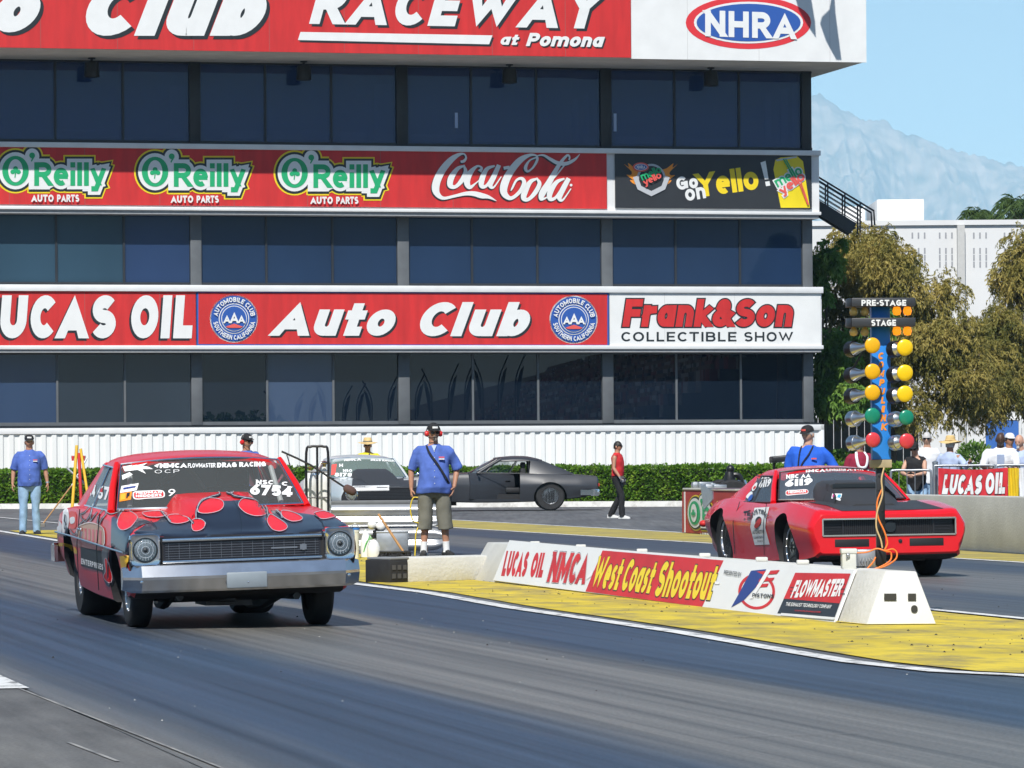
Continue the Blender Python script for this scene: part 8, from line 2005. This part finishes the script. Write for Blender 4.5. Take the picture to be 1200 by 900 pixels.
# ================================================================== WHAT THE TOWER GLASS MIRRORS: stands, flags and trees across the track behind the camera
def mirror(p):
    p = Vector(p); d = (p - FO).dot(FN); return p - FN*(2*d)
def VP_(px, py, D): return P(px, py, D)
STAND = mat('dark bleacher metal', (.10,.105,.115), .7, var=.3, scale=.4)
gs_ = thing('grandstand', 'long bleacher stand mirrored in the right half of the lowest tower windows', 'grandstand', (0,0,0), 0)
A0, A1 = Vector((3.0, 222.0, 0)), Vector((-28.0, 621.0, 0)); dv = (A1 - A0).normalized(); ov = Vector((dv.y, -dv.x, 0))
mb = MB(); sec = []
pr = [(0, 0), (0, 1.2)]
for k in range(14): pr += [(1.0*k + .9, 1.2 + .62*k), (1.0*k + .9, 1.2 + .62*(k+1))]
pr += [(15, 1.2 + .62*14), (15, 0)]
L_ = (A1 - A0).length
mb.rings([[mirror(A0 + dv*t + ov*a + Vector((0,0,z))) for a, z in pr] for t in (0, L_*.33, L_*.66, L_)]); mb.build('bleacher', STAND, gs_)
mb = MB()
for z in (2.2, 2.9): mb.tube([mirror(A0 + ov*(-.2) + Vector((0,0,z))), mirror(A1 + ov*(-.2) + Vector((0,0,z)))], .05, 5)
mb.build('front_railing', GALV, gs_)
r = random.Random(12); cm = [mat('crowd cloth', c, .8) for c in ((.5,.5,.5),(.05,.06,.12),(.3,.03,.03),(.02,.02,.02),(.25,.17,.11))]; mb = MB()
for _ in range(2600):
    t = r.uniform(0, L_*.42); k = r.randrange(14); p = mirror(A0 + dv*t + ov*(1.0*k + .45) + Vector((0,0,1.2 + .62*k))); w_ = .24; mi = r.randrange(4)
    mb.box((p.x-w_, p.y-w_, p.z), (p.x+w_, p.y+w_, p.z+.62), mi); mb.box((p.x-.11, p.y-.11, p.z+.63), (p.x+.11, p.y+.11, p.z+.88), 4)
o = mb.build('crowd', cm, None, recalc=False); o['kind'] = 'stuff'
def z0_f(hh, zb): return zb + (hh - zb)*.55
FLAGM = mat('dark flag cloth', (.03,.035,.05), .7)
for i, (x, yt, yb, D) in enumerate(((320,458,497,330),(346,460,497,325),(363,458,497,322),(381,446,490,318),(402,452,497,315),(418,449,495,312),(436,446,494,308),(455,440,492,304),(487,437,490,300),(506,432,488,296),(526,426,486,292),(545,421,484,288),(566,418,482,284),(584,416,480,280),(604,414,478,276))):
    b = mirror(VP_(x, yb, D)); tp_ = mirror(VP_(x + 3, yt, D)); b0_ = Vector((b.x, b.y, 0)); t = thing('feather_flag', 'dark feather flag mirrored in the lowest band of tower windows', 'flag', b0_, 0, 'feather flags mirrored in the lowest windows')
    hh = tp_.z; ex = FE*(1 if i % 3 else -1); mb = MB(); mb.tube(smooth_path([(0,0,0), (0,0,hh*.55), ex*.06 + Vector((0,0,z0_f(hh, b.z))), ex*.7 + Vector((0,0,hh))], 4), .05, 6); mb.build('pole', BLACKP, t, 60)
    z0 = b.z; q_ = hh - z0; hh = z0 + q_*.78; q_ *= .78; sh = [(.10,z0), (.18,z0+q_*.05), (.30,z0+q_*.35), (.46,z0+q_*.7), (.60,hh), (.34,hh-q_*.12), (.08,hh-q_*.45)]
    mb = MB(); mb.add([ex*a + Vector((0,0,z)) for a, z in sh] + [ex*a + FN*.01 + Vector((0,0,z)) for a, z in sh], [tuple(range(7)), tuple(range(13,6,-1))]); mb.build('cloth', FLAGM, t, recalc=False)
def leaf_heap(mb, c, rx, ry, rz, n, L, w, r):
    for _ in range(n):
        q = Vector((r.gauss(0,1), r.gauss(0,1), r.gauss(0,1))).normalized(); k = r.uniform(.5,1.05); blade(mb, Vector(c) + Vector((q.x*rx*k, q.y*ry*k, q.z*rz*k)), q + Vector((r.uniform(-1,1), r.uniform(-1,1), r.uniform(-1,.5))), L*r.uniform(.6,1.3), w, r)
r = random.Random(31); mb = MB()
for i in range(14):
    c = mirror(VP_(238 + i*6.5, 497, 420)); leaf_heap(mb, (c.x, c.y, 2.5), 3, 3, 3.4 + r.uniform(-.6,.8), 500, .9, .5, r)
o = mb.build('far_treeline', HEDGEM, None, recalc=False); o['kind'] = 'stuff'
c = mirror(VP_(914, 310, 215)); t = thing('tree', 'dark bushy tree mirrored in the right end of the middle windows', 'tree', (c.x, c.y, 0), 0)
mb = MB(); zc = c.z; mb.tube([(0,0,0),(.1,0,zc*.5),(0,0,zc)], [.35,.28,.15], 8); mb.build('trunk', BARK, t, 60); mb = MB()
for dx, dz, rr_ in ((0,0,1.0),(-.7,-.7,.8),(.6,-.8,.8),(.1,.9,.6),(-.2,-1.4,.9),(.8,.2,.5)): leaf_heap(mb, (dx, 0, zc+dz), rr_, rr_, rr_*.9, 900, .35, .16, r)
mb.build('crown', HEDGEM, t, recalc=False)
# two flags flying from the roof edge just above the picture; the sun throws their outlines on the white roof panel
def roof_flag(label, pts, tt):
    d3 = 3.74; n = len(pts); base = None
    q = [FO + FE*a + FN*d3 + Vector((0,0,z)) + sdir*tt for a, z in (F(x, y, d3) for x, y in pts)]
    root = Vector((q[0].x, q[0].y, 0)) + Vector((0,0,zroof)); root = FO + FE*((q[0]-FO).dot(FE)) + FN*3.3 + Vector((0,0,zroof))
    t = thing('roof_flag', label, 'flag', root, 0, 'flags above the tower roof edge')
    mb = MB(); mb.add([p - root for p in q] + [p - root + FN*.012 for p in q], [tuple(range(n)), tuple(range(2*n-1, n-1, -1))]); mb.build('cloth', FLAGM, t, recalc=False)
    mb = MB(); mb.tube([(0,0,0), q[0] - root, q[0] - root + Vector((0,0,.3))], .03, 6); mb.build('pole', GALV, t, 50)
roof_flag('flag above the white roof panel whose shadow falls beside the blue oval', [(928,-40),(945,-40),(950,-5),(955,25),(956,44),(947,31),(936,12),(930,-10)], 5.0)
roof_flag('flag above the white roof panel whose longer shadow points at its lower corner', [(972,-40),(985,-40),(978,0),(979,15),(986,70),(980,70),(968,48),(961,28),(963,20),(972,11),(974,0)], 5.0)

gl_ = thing('grandstand', 'low bleacher stand along the near left side of the track, outside the picture', 'grandstand', (0,0,0), 0)  # unseen stand, added to keep bright low sky out of the car reflections
mb = MB(); prl = [(0,0),(0,1.4)]
for k in range(10): prl += [(-(k+.9), 1.4+.6*k), (-(k+.9), 2.0+.6*k)]
prl += [(-11, 7.4), (-11, 0)]
mb.rings([[UV(u, -24 + a, z) for a, z in prl] for u in (-70, -20, 30, 70, 105)]); mb.build('bleacher', mat('brown bleacher boards', (.16,.12,.09), .8, var=.3, scale=.5), gl_)
mb = MB()
for z in (2.4, 3.1): mb.tube([UV(-70, -23.8, z), UV(105, -23.8, z)], .04, 5)
mb.build('front_railing', GALV, gl_)
